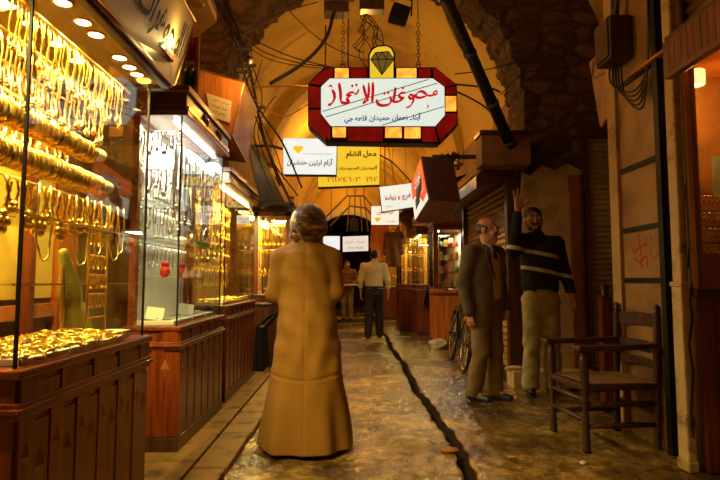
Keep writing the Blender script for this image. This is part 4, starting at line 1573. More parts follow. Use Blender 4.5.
# diagonal black lines across the white panel
mb = MB()
for a, b in (((98, 312), (560, 172)), ((112, 336), (600, 188)), ((358, 372), (630, 290))):
    mb.bar(S(*a, SD - 0.010), S(*b, SD - 0.010), 0.006, 0.003, up=(0, 1, 0))
build('diagonal_line', mb, INK_BLACK, sg)
# red calligraphy: strokes in crop coordinates, nib width in metres
STR = [
    # mim - sad
    ([(600, 226), (592, 223), (583, 230), (588, 238), (597, 235), (600, 227)], 9), ([(584, 240), (572, 243), (556, 242)], 9),
    ([(556, 242), (546, 232), (530, 224), (514, 230), (506, 246), (520, 252), (540, 248), (558, 241)], 11), ([(508, 247), (500, 240), (497, 250)], 10),
    # waw
    ([(496, 252), (486, 238), (476, 246), (484, 256), (495, 254), (492, 272), (478, 290), (462, 296)], 11),
    # ghain alef
    ([(462, 232), (446, 230), (432, 240), (440, 252), (452, 254), (430, 268), (412, 270), (400, 266)], 11), ([(417, 206), (413, 235), (408, 268)], 13),
    # ta
    ([(392, 246), (398, 264), (388, 280), (364, 286), (342, 280), (332, 258)], 12),
    # alef, lam alef
    ([(318, 184), (318, 230), (314, 276)], 13), ([(300, 186), (300, 230), (292, 262), (278, 274), (284, 258)], 12), ([(276, 196), (284, 230), (298, 268)], 11),
    # tah ha
    ([(256, 214), (250, 232), (236, 236)], 10), ([(238, 228), (218, 230), (204, 240), (226, 240)], 10), ([(226, 240), (206, 254), (212, 274), (188, 274), (178, 268)], 12),
    ([(170, 186), (176, 225), (178, 268)], 13),
    # dal
    ([(140, 216), (150, 238), (148, 262), (132, 282), (124, 278)], 13), ([(122, 206), (132, 198), (140, 206)], 7),
]
mb = MB()
def SM(p):
    return S(p.x, p.y, SD - 0.0125)
def brush_px(mb, strokes, nib):
    for pts, w in strokes:
        sp = spline([Vector((p[0], p[1], 0)) for p in pts], 7)
        n = len(sp)
        vs, fs = [], []
        for i, p in enumerate(sp):
            t = sp[min(i + 1, n - 1)] - sp[max(i - 1, 0)]
            a = math.atan2(-t.y, t.x)
            ww = w * 1.25 * (0.45 + 0.55 * abs(math.sin(a - nib)))
            end = min(1.0, 0.5 + 3.0 * min(i, n - 1 - i) / max(n - 1, 1))
            nn = Vector((-t.y, t.x, 0)).normalized() * ww * 0.5 * end
            vs += [SM(p + nn), SM(p - nn)]
        for i in range(n - 1):
            fs.append((2 * i, 2 * i + 1, 2 * i + 3, 2 * i + 2))
        mb.add(vs, fs)
brush_px(mb, STR, R(50))
for (x, y) in ((449, 210), (368, 233), (385, 230), (228, 200), (246, 196)):
    mb.add([SM(Vector(q + (0,))) for q in ((x - 7, y), (x, y - 8), (x + 7, y), (x, y + 8))], [(0, 1, 2, 3)])
brush_px(mb, [([(556, 282), (560, 292), (553, 296)], 5)], R(40))
build('red_lettering', mb, INK_RED, sg)
M = plane_M(S(362, 342, SD - 0.011), S(540, 338) - S(180, 345), (0, 0, 1))
text_on(sg, arabic('أبناء نعمان حميدان قلعه جي'), M, 0.66, 0.085, INK_BLUE, 'blue_lettering', bold=0.03)
# hooks and chains to the vault
for (zx, top) in ((186, -230), (520, -230)):
    a = S(zx, 112)
    b = Vector((a.x, a.y, 4.9))
    mb = MB()
    mb.torus(0.020, 0.005, 14, 6, Matrix.Translation(a + Vector((0, 0.05, 0.015))) @ Matrix.Rotation(PI / 2, 4, 'X'))
    hk = build('hook', mb, IRON, sg)
    mb = MB()
    z = a.z + 0.045
    i = 0
    while z < 4.6:
        mb.torus(0.014, 0.0035, 8, 4, Matrix.Translation((a.x, a.y + 0.05, z)) @ Matrix.Rotation(PI / 2 * (i % 2), 4, 'Z') @ Matrix.Rotation(PI / 2, 4, 'X') @ Matrix.Scale(1.5, 4, (0, 1, 0)))
        z += 0.034
        i += 1
        if z > 3.35:
            break
    mb.tube([(a.x, a.y + 0.05, z - 0.02), (a.x, a.y + 0.05, 5.72)], 0.004, 5)
    build('chain', mb, IRON, sg)
build('back_panel', MB().prism([S(*p, SD + 0.152) for p in in8], (0, 0.006, 0)), SIGN_WHITE, sg)


def sign_box(name, label, px, d, th, face_mat, frame_mat, inset_=0.02, dd=None):
    """sign box whose face has the four photo corners TL, TR, BR, BL at distances d (one or four); th = thickness away from the viewer"""
    ds = d if isinstance(d, (list, tuple)) else [d] * 4
    c = [P(*p, q) for p, q in zip(px, ds)]
    ctr = (c[0] + c[1] + c[2] + c[3]) / 4
    nrm = (c[1] - c[0]).cross(c[0] - c[3]).normalized()   # towards the viewer
    t = thing(name, label, 'sign', ctr)
    build('casing', MB().prism([c[3], c[2], c[1], c[0]], -nrm * th), frame_mat, t, bevel=0.006)
    f = [p + (ctr - p) * inset_ + nrm * 0.004 for p in c]
    face = build('sign_face', MB().prism([f[3], f[2], f[1], f[0]], -nrm * 0.006), face_mat, t)
    M = plane_M(ctr + nrm * 0.006, c[1] - c[0], c[0] - c[3])
    W = ((c[1] - c[0]).length + (c[2] - c[3]).length) / 2
    H = ((c[0] - c[3]).length + (c[1] - c[2]).length) / 2
    return t, M, W, H, nrm


def at_M(M, x, y):
    return Matrix.Translation(M.to_3x3() @ Vector((x, y, 0))) @ M


def vault_z(x):
    return ZS + math.sqrt(max(0.05, (RV + 0.03) ** 2 - (x - CX) ** 2))


def hang(p, mb=None):
    mb = mb or MB()
    return mb.tube([p, Vector((p.x, p.y, vault_z(p.x)))], 0.012, 6)


# white sign with a yellow diamond
SW = mat_emit('backlit_white_cool', (0.90, 0.98, 1.0), 0.82)
t, M, W, H, nr = sign_box('shop_sign', 'white lit sign with a yellow diamond hanging below the big octagonal sign', [(282.5, 138), (337.5, 138.5), (336.5, 175), (283, 174.5)], 6.6, 0.14, SW, LEAD)
mb = MB()
gp = [(-0.07, 0.03), (-0.05, 0.055), (0.05, 0.055), (0.07, 0.03), (0, -0.05)]
Md = at_M(M, -0.145, 0.075)
mb.add([Md @ Vector((x, y, 0.003)) for x, y in gp], [(4, 3, 2, 1, 0)])
build('diamond_emblem', mb, mat_emit('yellow_print', (0.95, 0.62, 0.02), 0.8), t)
text_on(t, arabic('آرام ارتين حنشيان'), at_M(M, 0.0, -0.085), W * 0.85, 0.11, mat_emit('grey_green_print', (0.07, 0.12, 0.10), 0.5), bold=0.03)
text_on(t, '— — — —', at_M(M, 0.10, 0.03), W * 0.5, 0.012, mat_emit('faint_print', (0.55, 0.62, 0.58), 0.6))
mb = MB().bar(P(286, 150, 6.7), P(272, 146, 6.7), 0.03, 0.03).bar(P(272, 146, 6.7), P(250, 146, 6.7), 0.03, 0.03)
mb.bar(P(250, 146, 6.7), P(250, 146, 6.7) + Vector((-0.30, 0.02, 0)), 0.03, 0.03)
build('bracket', mb, IRON, t)

# yellow sign
t, M, W, H, nr = sign_box('shop_sign', 'yellow lit sign with brown arabic writing behind the white diamond sign', [(317, 145.5), (380.5, 145), (380, 185), (317.5, 187.5)], 7.6, 0.16, SIGN_YEL, LEAD)
BRN = mat_emit('brown_print', (0.16, 0.03, 0.01), 0.3)
text_on(t, arabic('محل الشام'), at_M(M, 0.18, H * 0.26), W * 0.48, 0.12, BRN, bold=0.045)
text_on(t, arabic('أكونديان للمجوهرات'), at_M(M, 0.12, -H * 0.06), W * 0.66, 0.07, INK_BLACK, bold=0.03)
text_on(t, '٢١١٧٤٦٠٣  ١٩٢', at_M(M, 0.05, -H * 0.33), W * 0.8, 0.075, mat_emit('orange_print', (0.55, 0.14, 0.01), 0.5), bold=0.01)
build('hanger', hang(P(348, 145, 7.68)), IRON, t)
build('hanger', hang(P(325, 146, 7.68)), IRON, t)

# tilted white sign and the smaller ones behind
RED_PR = mat_emit('red_print', (0.55, 0.02, 0.05), 0.5)
t, M, W, H, nr = sign_box('shop_sign', 'slightly tilted white lit sign with small red writing beside the red sign box', [(379, 187), (412, 183), (414, 207), (382, 212)], 9.2, 0.14, SIGN_WHITE, LEAD)
text_on(t, arabic('فرج و زيادة'), at_M(M, 0.02, -0.01), W * 0.8, 0.12, RED_PR, bold=0.04)
text_on(t, arabic('مجوهرات'), at_M(M, -W * 0.28, -H * 0.32), W * 0.28, 0.05, RED_PR)
q_ = P(412, 193, 9.27)
build('bracket', MB().bar(q_, (2.0, 9.27, q_.z + 0.02), 0.03, 0.03), IRON, t)
t, M, W, H, nr = sign_box('shop_sign', 'small cream lit sign with red writing partly behind the tilted white sign', [(371, 206), (399, 206), (399, 225), (371, 225)], 11.5, 0.14, mat_emit('cream_acrylic', (1.0, 0.92, 0.72), 0.9), LEAD)
text_on(t, arabic('الياسمين'), at_M(M, 0.0, 0.08), W * 0.6, 0.14, RED_PR, bold=0.02)
mb = MB()
Md = at_M(M, -0.16, -0.10)
mb.add([Md @ Vector((x, y, 0.003)) for x, y in gp], [(4, 3, 2, 1, 0)])
build('diamond_emblem', mb, mat_emit('gold_print', (0.9, 0.5, 0.02), 0.8), t)
text_on(t, arabic('مجوهرات'), at_M(M, 0.12, -0.12), W * 0.4, 0.07, INK_BLUE)
build('hanger', hang(P(385, 206.5, 11.57)), IRON, t)
t, M, W, H, nr = sign_box('shop_sign', 'far white lit sign hanging across the end of the alley', [(342.5, 236.5), (368.5, 235.5), (368.5, 251), (342.5, 252)], 15.2, 0.15, mat_emit('dim_white_acrylic', (0.95, 0.97, 0.86), 0.65), LEAD)
text_on(t, arabic('مجوهرات الشرق'), at_M(M, 0.0, 0.05), W * 0.75, 0.10, RED_PR)
text_on(t, '٢١٢٠٧٥٤', at_M(M, 0.0, -0.12), W * 0.6, 0.07, BRN)
build('hanger', hang(P(355, 237, 15.27)), IRON, t)
t, M, W, H, nr = sign_box('shop_sign', 'farthest pale lit sign glimpsed past the head of the woman', [(323, 236), (340, 236), (340, 250), (323, 250)], 18.4, 0.15, SW, LEAD)
text_on(t, arabic('ذهب'), M, W * 0.5, 0.16, mat_emit('faint_print_two', (0.55, 0.62, 0.58), 0.6))
build('hanger', hang(P(331, 237, 18.47)), IRON, t)

# red and white projecting sign box on the other side
c = [P(421, 156, 6.0), P(411, 184, 7.1), P(415, 222, 7.1), P(429, 200, 6.0)]     # near top, far top, far bottom, near bottom
ctr = sum(c, Vector((0, 0, 0))) / 4
t = thing('red_sign_box', 'wooden sign box with a lit red and white face leaning over the alley', 'sign', ctr)
build('casing', MB().prism(c, (0.36, 0.0, -0.02)), W_DARK, t, bevel=0.01)
nr = (c[1] - c[0]).cross(c[3] - c[0]).normalized()
if nr.x > 0:
    nr = -nr
M = plane_M(ctr + nr * 0.006, c[0] - c[1], c[0] - c[3])
if (M.to_3x3() @ Vector((0, 0, 1))).dot(nr) < 0:
    M = plane_M(ctr + nr * 0.006, c[1] - c[0], c[0] - c[3])
def lerp4(u, v):
    return (c[0] * (1 - u) + c[1] * u) * (1 - v) + (c[3] * (1 - u) + c[2] * u) * v
def quad(name, pts, mat):
    return build(name, MB().prism([lerp4(*p) + nr * 0.006 for p in pts], -nr * 0.004), mat, t)
quad('red_face', [(0.03, 0.04), (0.97, 0.04), (0.97, 0.42), (0.55, 0.50), (0.30, 0.86), (0.03, 0.80)], mat_emit('backlit_red_acrylic', (0.90, 0.10, 0.03), 0.95))
quad('white_face', [(0.03, 0.82), (0.30, 0.88), (0.56, 0.52), (0.97, 0.44), (0.97, 0.96), (0.03, 0.96)], mat_emit('backlit_white_two', (1.0, 0.93, 0.80), 0.85))
WHT = mat_emit('white_print', (1.0, 0.85, 0.75), 0.8)
M2 = Matrix.Translation(lerp4(0.45, 0.26) + nr * 0.008 - M.translation) @ M
text_on(t, arabic('مجوهرات'), M2, 0.55, 0.17, WHT, bold=0.02)
M2 = Matrix.Translation(lerp4(0.22, 0.62) + nr * 0.008 - M.translation) @ M
text_on(t, arabic('ذهب'), M2, 0.20, 0.10, WHT, bold=0.01)
M2 = Matrix.Translation(lerp4(0.72, 0.75) + nr * 0.008 - M.translation) @ M
text_on(t, arabic('هوري'), M2, 0.28, 0.11, mat_emit('blue_print', (0.05, 0.12, 0.5), 0.4))

# slanted sign over the near canopy
c = [P(172, 0, 2.05), P(195, 21, 3.0), P(174.5, 84.5, 2.98), P(140, 44, 2.10)]
c = [PX(150, -60, -0.80), P(195, 21, 3.0), P(174.5, 84.5, 2.98), PX(60, -45, -0.90)]
PALE = mat_plain('aged_cream_sign_face', (0.80, 0.58, 0.26), 0.4, var=0.1)
t, M, W, H, nr = (None,) * 5
ctr = sum(c, Vector((0, 0, 0))) / 4
t = thing('slanted_sign', 'cream slanted sign with black arabic letters leaning out above the near canopy', 'sign', ctr)
nr = (c[1] - c[0]).cross(c[0] - c[3]).normalized()
if nr.x < 0:
    nr = -nr
build('board', MB().prism(c, -nr * 0.05), PALE, t, bevel=0.006)
M = plane_M(ctr + nr * 0.004, c[2] - c[3], c[0] - c[3])
if (M.to_3x3() @ Vector((0, 0, 1))).dot(nr) < 0:
    nr = -nr
h_ = c[1] - c[2]
e_ = (c[1] - c[0]).normalized()
mid = (c[1] + c[2]) / 2
text_on(t, arabic('مجوهرات'), Matrix.Translation(mid - e_ * 0.52 - M.translation + nr * 0.004) @ M, 0.62, 0.22, INK_BLACK, bold=0.02)
mb = MB()
for q in (0.10, 0.14, 0.18):
    mb.bar(c[2] + h_ * 0.35 - e_ * q + nr * 0.005, c[2] + h_ * 0.82 - e_ * q + nr * 0.005, 0.012, 0.003, up=nr)
build('black_stripe', mb, INK_BLACK, t)
build('brass_edge', MB().tube([c[3], c[2], c[1], c[0]], 0.008, 6), BRASS, t)

# upper soffit slab with one downlight
q = [PZ(150, -40, 2.92), PZ(205, -4, 2.92), PZ(216.5, 22, 2.92), PZ(199, 36, 2.92), PZ(172, 48, 2.92), PZ(120, 10, 2.92)]
ctr = sum(q, Vector((0, 0, 0))) / 6
t = thing('upper_canopy', 'small cream upper canopy with a single downlight above the slanted sign', 'canopy', ctr)
build('soffit', MB().prism(q, (0, 0, 0.05)), PALE, t)
build('roof_board', MB().prism([p + Vector((0, 0, 0.05)) for p in q], (0, 0, 0.05)), W_DARK, t)
dlc = PZ(196, 4, 2.92)
rg = build('downlight', MB().torus(0.045, 0.009, 20, 6, Matrix.Translation(dlc)), BRASS, t, smooth=True)
build('lens', MB().lathe([(0.04, -0.002), (0.04, 0.002)], 18, Matrix.Translation(dlc)), mat_plain('unlit_lens', (0.55, 0.42, 0.25), 0.3), rg)

# orange veneer sign box between the cabinets
f0 = [P(198, 69, 4.75), P(244, 82, 4.75), P(232, 135, 4.75), P(193, 128, 4.75)]
b0 = [P(205, 92, 5.45), P(256.5, 110, 5.45), P(247, 163, 5.45), P(205, 158, 5.45)]
ctr = (f0[0] + f0[1] + f0[2] + f0[3]) / 4
t = thing('veneer_sign_box', 'orange veneer sign box with a paper notice leaning out above the silver cabinet', 'sign', ctr)
mb = MB().add(f0 + b0, [(0, 1, 2, 3), (4, 7, 6, 5), (0, 4, 5, 1), (1, 5, 6, 2), (2, 6, 7, 3), (3, 7, 4, 0)])
build('box_body', mb, W_ORANGE, t, bevel=0.008)
pq = [P(206.5, 93, 4.735), P(231.5, 101, 4.735), P(230, 123, 4.735), P(210, 116, 4.735)]
pp_ = build('paper_notice', MB().prism(pq, (0, 0.004, 0)), mat_plain('yellowed_paper', (0.82, 0.70, 0.42), 0.7, var=0.06), t)
pc = sum(pq, Vector((0, 0, 0))) / 4
Mp = plane_M(pc + Vector((0, -0.003, 0)), pq[1] - pq[0], (0, 0, 1))
for r_ in range(3):
    text_on(t, arabic(('سعر الذهب اليوم', 'عيار قيراط', 'نشتري الذهب')[r_]), at_M(Mp, 0, 0.055 - 0.05 * r_), 0.15, 0.03, INK_BLACK)
sl = f0[1] - f0[0]
build('edge_trim', MB().tube([f0[0], f0[1], b0[1]], 0.008, 6).tube([f0[1], f0[2], b0[2]], 0.006, 6), BRASS, t)
mid = (f0[1] + b0[1] + b0[2] + f0[2]) / 4
nx = (b0[1] - f0[1]).cross(f0[2] - f0[1]).normalized()
if nx.x < 0:
    nx = -nx
Ms = plane_M(mid + nx * 0.005, b0[1] - f0[1], f0[1] - f0[2])
if (Ms.to_3x3() @ Vector((0, 0, 1))).dot(nx) < 0:
    Ms = plane_M(mid + nx * 0.005, f0[1] - b0[1], f0[1] - f0[2])
text_on(t, arabic('الماس'), at_M(Ms, 0.10, -0.15), 0.22, 0.08, WHITE_PAPER)
wl = thing('sign_fill_lamp', 'small added spotlight that brightens the orange veneer sign box', 'lamp', P(232, 99, 4.62))  # lamp added to brighten the veneer box
c_ = wloc(wl)
c_ = f0[1] + Vector((0.10, -0.24, 0.10))
wl.location = c_
build('head', MB().lathe([(0.012, -0.03), (0.022, 0.0), (0.026, 0.03)], 12, Matrix.Translation(c_)), BLACK, wl, smooth=True)
build('arm', MB().tube([c_ + Vector((0, 0, 0.03)), c_ + Vector((0.0, 0.06, 0.10)), f0[1] + Vector((-0.02, 0.03, 0))], 0.006, 6), BLACK, wl)
lamp('POINT', c_ + Vector((0.03, -0.03, -0.07)), 13.0, WARM, 0.02, name='spotlight_light', parent=wl)

# hanging flag of red and green cloth with its pole
t = thing('hanging_flag', 'red and green cloth flag on a wooden pole between slanted sign and veneer box', 'flag', P(198, 95, 3.9))
a, b = P(198.5, 36, 3.9), P(196.5, 96, 3.9)
build('pole', MB().tube([a, b], 0.014, 8), W_ORANGE, t)
def flag(y0, y1, x0, x1, mat, nm):
    mb = MB()
    def fn(u, v):
        p = P(x0 + (x1 - x0) * u - 4 * v * (1 - u), y0 + (y1 - y0) * v, 3.92)
        return p + Vector((0, 0.035 * math.sin(u * 11 + v * 2), 0))
    mb.grid(fn, frange(0, 1, 1 / 18), frange(0, 1, 1 / 8))
    mb.grid(lambda u, v: fn(u, v) + Vector((0, 0.006, 0)), frange(0, 1, 1 / 18), frange(0, 1, 1 / 8), flip=True)
    build(nm, mb, mat, t, smooth=True)
flag(38, 62, 188, 197.5, mat_plain('red_flag_cloth', (0.50, 0.015, 0.01), 0.8), 'red_cloth')
flag(62, 70, 187, 197, mat_plain('pale_flag_cloth', (0.55, 0.42, 0.25), 0.8), 'white_cloth')
flag(70, 88, 185, 196.5, mat_plain('green_flag_cloth', (0.02, 0.12, 0.04), 0.8), 'green_cloth')

# ================================================================== AWNINGS, PIPE, BOXES
t = thing('ribbed_awning', 'dark ribbed metal awning past the orange veneer box', 'awning', P(262, 180, 6.4))
mb = MB()
A, B = P(246, 140, 6.1), P(258, 140, 6.6)
def aw(u, v):
    p = P(247 + 12 * u, 150 - 24 * (1 - u) * 0.3, 5.9 + 0.9 * u)
    q_ = P(262 + 24 * u, 206 - 2 * u, 5.9 + 0.9 * u)
    r_ = p * (1 - v) + q_ * v
    return r_ + Vector((0, 0, 0.018 * (1 if int(u * 26) % 2 else -1)))
mb.grid(aw, frange(0, 1, 1 / 52), frange(0, 1, 1 / 3))
mb.grid(lambda u, v: aw(u, v) + Vector((-0.01, 0, 0.012)), frange(0, 1, 1 / 52), frange(0, 1, 1 / 3), flip=True)
build('ribbed_sheet', mb, mat_plain('grey_awning_metal', (0.09, 0.085, 0.075), 0.5, 0.5), t)
build('edge_bar', MB().tube([aw(0, 1), aw(0.5, 1), aw(1, 1)], 0.02, 8), BLACK, t)
build('arm', MB().tube([aw(0.05, 1), Vector((-1.5, aw(0.05, 1).y + 0.12, aw(0.05, 1).z + 0.35))], 0.014, 6), BLACK, t)

DUCT = mat_plain('sooty_pipe', (0.022, 0.014, 0.010), 0.5, 0.3)
t = thing('stove_pipe', 'thick black pipe slanting down from the vault to the brown box', 'pipe', P(511, 146, 5.75))
a, b = P(440, -14, 4.7), P(511, 146, 5.75)
build('pipe_run', MB().tube([a, (a + b) / 2, b], 0.060, 16), DUCT, t, smooth=True)
d_ = (b - a).normalized()
for f in (0.05, 0.38, 0.70, 0.97):
    build('collar', MB().tube([a + (b - a) * f - d_ * 0.02, a + (b - a) * f + d_ * 0.02], 0.068, 16), IRON, t, smooth=True)

t = thing('brown_wall_box', 'weathered brown box fixed high on the pier under the black pipe', 'wall box', P(505, 165, 5.95))
build('box_body', MB().box((1.42, 5.72, 2.37), (1.96, 5.99, 2.72)), mat_plain('rusty_brown_paint', (0.22, 0.09, 0.03), 0.7, var=0.4), t, bevel=0.012)
build('lid', MB().box((1.40, 5.70, 2.70), (1.98, 6.0, 2.75)), W_DARK, t, bevel=0.006)

SHUT = mat_plain('shutter_steel', (0.42, 0.28, 0.12), 0.5, 0.35, var=0.2)
SHUT_D = mat_plain('olive_shutter_paint', (0.40, 0.30, 0.12), 0.6, 0.1, var=0.2)
def slats_x(mb, x, y0, y1, z0, z1, pitch=0.075, s=-1):
    z = z0
    while z < z1:
        mb.prism([(x, y0, z), (x + s * 0.026, y0, z + pitch * 0.35), (x, y0, z + pitch * 0.95)], (0, y1 - y0, 0))
        z += pitch
    mb.box((min(x, x - s * 0.02), y0, z0), (max(x, x - s * 0.02), y1, z1))
    return mb
def slats_y(mb, y, x0, x1, z0, z1, pitch=0.06):
    z = z0
    while z < z1:
        mb.prism([(x0, y, z), (x0, y - 0.024, z + pitch * 0.35), (x0, y, z + pitch * 0.95)], (x1 - x0, 0, 0))
        z += pitch
    mb.box((x0, y, z0), (x1, y + 0.02, z1))
    return mb
t = thing('roller_shutter', 'closed tan roller shutter behind the older man and the bicycle', 'roller shutter', (1.84, 7.3, 0.1))
build('slat_curtain', slats_x(MB(), 1.84, 6.1, 8.35, 0.12, 2.3), SHUT, t)
for yy in (6.04, 8.36):
    build('guide_rail', MB().box((1.76, yy - 0.05, 0.0), (1.90, yy + 0.05, 2.32)), W_DARK, t, bevel=0.005)
build('bottom_bar', MB().box((1.79, 6.1, 0.06), (1.86, 8.35, 0.13)), IRON, t)
hs = build('housing', MB().prism([(1.86, 5.98, 2.28), (1.42, 5.98, 2.02 + 0.14), (1.42, 5.98, 2.30), (1.62, 5.98, 2.52), (1.86, 5.98, 2.52)], (0, 2.5, 0)), W_DARKY, t, bevel=0.008)
mb = MB()
for i in range(9):
    yy = 6.05 + i * 0.28
    mb.prism([(1.44, yy, 2.31), (1.62, yy, 2.51), (1.60, yy, 2.53), (1.42, yy, 2.33)], (0, 0.2, 0))
build('housing_board', mb, SHUT, hs)
t = thing('roller_shutter', 'narrow olive roller shutter in the recess behind the chair', 'roller shutter', (2.80, 5.95, 0.0))
build('slat_curtain', slats_y(MB(), 5.93, 2.64, 2.985, 0.1, 2.72), SHUT_D, t)
build('guide_rail', MB().box((2.60, 5.88, 0.0), (2.65, 5.97, 2.72)), W_DARK, t)
build('lintel_board', MB().box((2.58, 5.86, 2.72), (2.99, 5.98, 2.92)), W_DARK, t, bevel=0.005)
t = thing('roller_shutter', 'corrugated roller shutter pulled shut above the red slatted canopy', 'roller shutter', (2.2, 2.6, 2.66))
build('slat_curtain', slats_x(MB(), 2.14, 1.4, 3.28, 2.68, 3.6, 0.06), SHUT, t)
build('guide_rail', MB().box((2.10, 3.26, 2.66), (2.18, 3.31, 3.6)), W_DARK, t)

# reddish door strip and timber on the pier
t = thing('timber_strip', 'upright reddish timber strip fixed to the plastered pier beside the olive shutter', 'timber strip', (2.52, 5.93, 0.17))
build('plank', MB().box((2.44, 5.90, 0.17), (2.58, 5.945, 2.3)), mat_plain('faded_red_timber', (0.24, 0.07, 0.025), 0.7, var=0.3), t, bevel=0.004)
build('batten', MB().box((2.555, 5.88, 0.17), (2.585, 5.90, 2.3)), W_DARK, t)

# ================================================================== RIGHT WALL PANEL, POST
def mat_panel():
    m, nt, bs = new_mat('painted_panel_with_graffiti')
    v = coords(nt, (1, 1, 1))
    a = N(nt, 'ShaderNodeTexNoise', Scale=3.0, Detail=7.0)
    nt.links.new(v, a.inputs['Vector'])
    nt.links.new(ramp(nt, a.outputs['Fac'], [(0.32, (0.20, 0.090, 0.022)), (0.55, (0.38, 0.20, 0.055)), (0.8, (0.44, 0.26, 0.09))]), bs.inputs['Base Color'])
    bs.inputs['Roughness'].default_value = 0.55
    return m
t = thing('boarded_panel', 'tall worn tan panel with dark bands and red graffiti on the wall behind the chair', 'panel', (2.14, 3.9, 0.0))
build('board', MB().box((2.10, 3.56, 0.0), (2.17, 4.22, 3.6)), mat_panel(), t, bevel=0.004)
for zz in (0.64, 1.125, 1.50, 1.96, 2.62):
    build('dark_band', MB().box((2.085, 3.58, zz - 0.018), (2.105, 4.08, zz + 0.018)), BLACK, t)
build('edge_batten', MB().box((2.07, 4.10, 0.0), (2.12, 4.23, 3.6)), PLASTER_GREY, t, bevel=0.004)
build('gap_strip', MB().box((2.06, 3.50, 0.0), (2.18, 3.557, 3.6)), BLACK, t)  # black strip in place of the dark gap, its shade put into the colour
GRAF = mat_plain('red_spray_paint', (0.42, 0.03, 0.02), 0.7)
mb = MB()
def gr(pts, w):
    sp = spline([PX(x, y, 2.0985) for x, y in pts], 6)
    vs, fs = [], []
    for i, p in enumerate(sp):
        t_ = (sp[min(i + 1, len(sp) - 1)] - sp[max(i - 1, 0)])
        n_ = Vector((0, -t_.z, t_.y)).normalized() * w / 2
        vs += [p + n_, p - n_]
    for i in range(len(sp) - 1):
        fs.append((2 * i, 2 * i + 1, 2 * i + 3, 2 * i + 2))
    mb.add(vs, fs)
gr([(631, 245), (634, 252), (640, 247), (647, 244)], 0.018)
gr([(638, 232), (639, 240), (641, 252), (642, 270)], 0.018)
gr([(634, 258), (640, 262), (646, 256), (648, 268)], 0.016)
gr([(651, 250), (653, 258), (658, 254), (662, 243)], 0.016)
gr([(637, 228), (641, 231)], 0.014)
gr([(649, 233), (652, 240)], 0.013)
build('graffiti', mb, GRAF, t)

def mat_crack():
    return mat_plaster('cracked_cream_paint', (0.66, 0.46, 0.20), (0.10, 0.05, 0.025), 5.0)
t = thing('cracked_post', 'cracked cream painted post between the tan panel and the dim window', 'post', (2.02, 3.27, 0.0))
CR = mat_crack()
build('lower_shaft', MB().box((1.985, 3.215, 0.05), (2.045, 3.32, 1.09)), CR, t, bevel=0.012)
build('upper_shaft', MB().box((1.995, 3.225, 1.11), (2.045, 3.32, 3.6)), CR, t, bevel=0.012)
build('ledge', MB().box((1.978, 3.205, 1.085), (2.045, 3.325, 1.115)), CR, t, bevel=0.008)
build('foot_block', MB().box((1.978, 3.205, 0.0), (2.046, 3.325, 0.06)), PLASTER_GREY, t, bevel=0.01)
mb = MB()
for pts in ([(686, 140), (688, 165), (686, 190), (689, 215), (690, 240), (688, 268)], [(690, 297), (692, 320), (689, 345), (693, 372), (691, 410), (693, 438)]):
    mb.tube([P(x, y, 3.216 if y > 285 else 3.226) for x, y in pts], [0.006, 0.010, 0.007, 0.011, 0.008, 0.005][:len(pts)], 5)
build('peeling_crack', mb, INK_BLACK, t)
build('bracket', MB().tube([P(682, 40, 3.23), P(676, 44, 3.20), P(678, 52, 3.19), P(682, 62, 3.23)], 0.012, 6), IRON, t)

# projecting wooden board and the electric box with its cables
c = [P(589, 62, 4.75), P(604, 48, 4.28), P(618, 103, 4.28), P(600, 128, 4.75)]
ctr = sum(c, Vector((0, 0, 0))) / 4
t = thing('projecting_board', 'blank reddish board sign projecting beside the electric box', 'sign', ctr)
build('board', MB().prism(c, (0.035, 0.01, 0)), mat_plain('weathered_red_board', (0.34, 0.12, 0.035), 0.6, var=0.2), t, bevel=0.005)
mb = MB()
for q in ((600, 66), (594, 64), (601, 115), (612, 100)):
    p = P(*q, 4.5)
i_ = [c[0] * 0.5 + c[1] * 0.5, c[0] * 0.72 + c[3] * 0.28, c[1] * 0.6 + c[2] * 0.4]
mb.tube([i_[0] + Vector((-0.004, 0, 0.06)), i_[1] + Vector((-0.006, 0, 0)), i_[2] + Vector((-0.006, 0, 0)), i_[0] + Vector((-0.004, 0, 0.06))], 0.004, 5)
build('hanging_wire', mb, CABLE, t)
build('bracket', MB().bar(c[1] * 0.6 + c[2] * 0.4 + Vector((0.02, 0, 0)), Vector((2.16, 4.22, c[1].z - 0.12)), 0.03, 0.02), IRON, t)
t = thing('electric_box', 'grey metal electric box with dangling cables high on the tan panel', 'electric box', (2.0, 4.0, 2.75))
c = [P(600.5, 22, 4.12), P(620, 12, 3.95), P(614, 55, 3.95) + Vector((0, 0, -0.02)), P(611, 68, 4.12)]
build('case', MB().box((1.925, 3.84, 2.77), (2.095, 4.08, 3.10)), mat_plain('grey_box_paint', (0.07, 0.045, 0.025), 0.55, 0.2), t, bevel=0.012)
build('door', MB().box((1.91, 3.86, 2.79), (1.925, 4.06, 3.08)), mat_plain('grey_box_door', (0.09, 0.06, 0.03), 0.5, 0.2), t, bevel=0.005)
build('conduit', MB().tube([(2.02, 3.95, 3.09), (2.04, 3.9, 3.4), (2.06, 3.8, 4.0)], 0.022, 8).tube([(2.06, 4.05, 3.09), (2.06, 4.06, 3.5), (2.05, 4.1, 4.0)], 0.018, 8), IRON, t, smooth=True)
mb = MB()
for k in range(5):
    mb.tube(spline([(1.98 + 0.02 * k, 3.97, 2.78), (1.96 + 0.015 * k, 3.92 - 0.02 * k, 2.60 - 0.03 * k), (2.03, 3.76 - 0.03 * k, 2.48 - 0.04 * k), (2.07, 3.62, 2.62), (2.05, 3.55, 3.1), (2.04, 3.52, 3.6)], 6), 0.007, 6)
build('cable_loop', mb, CABLE, t, smooth=True)

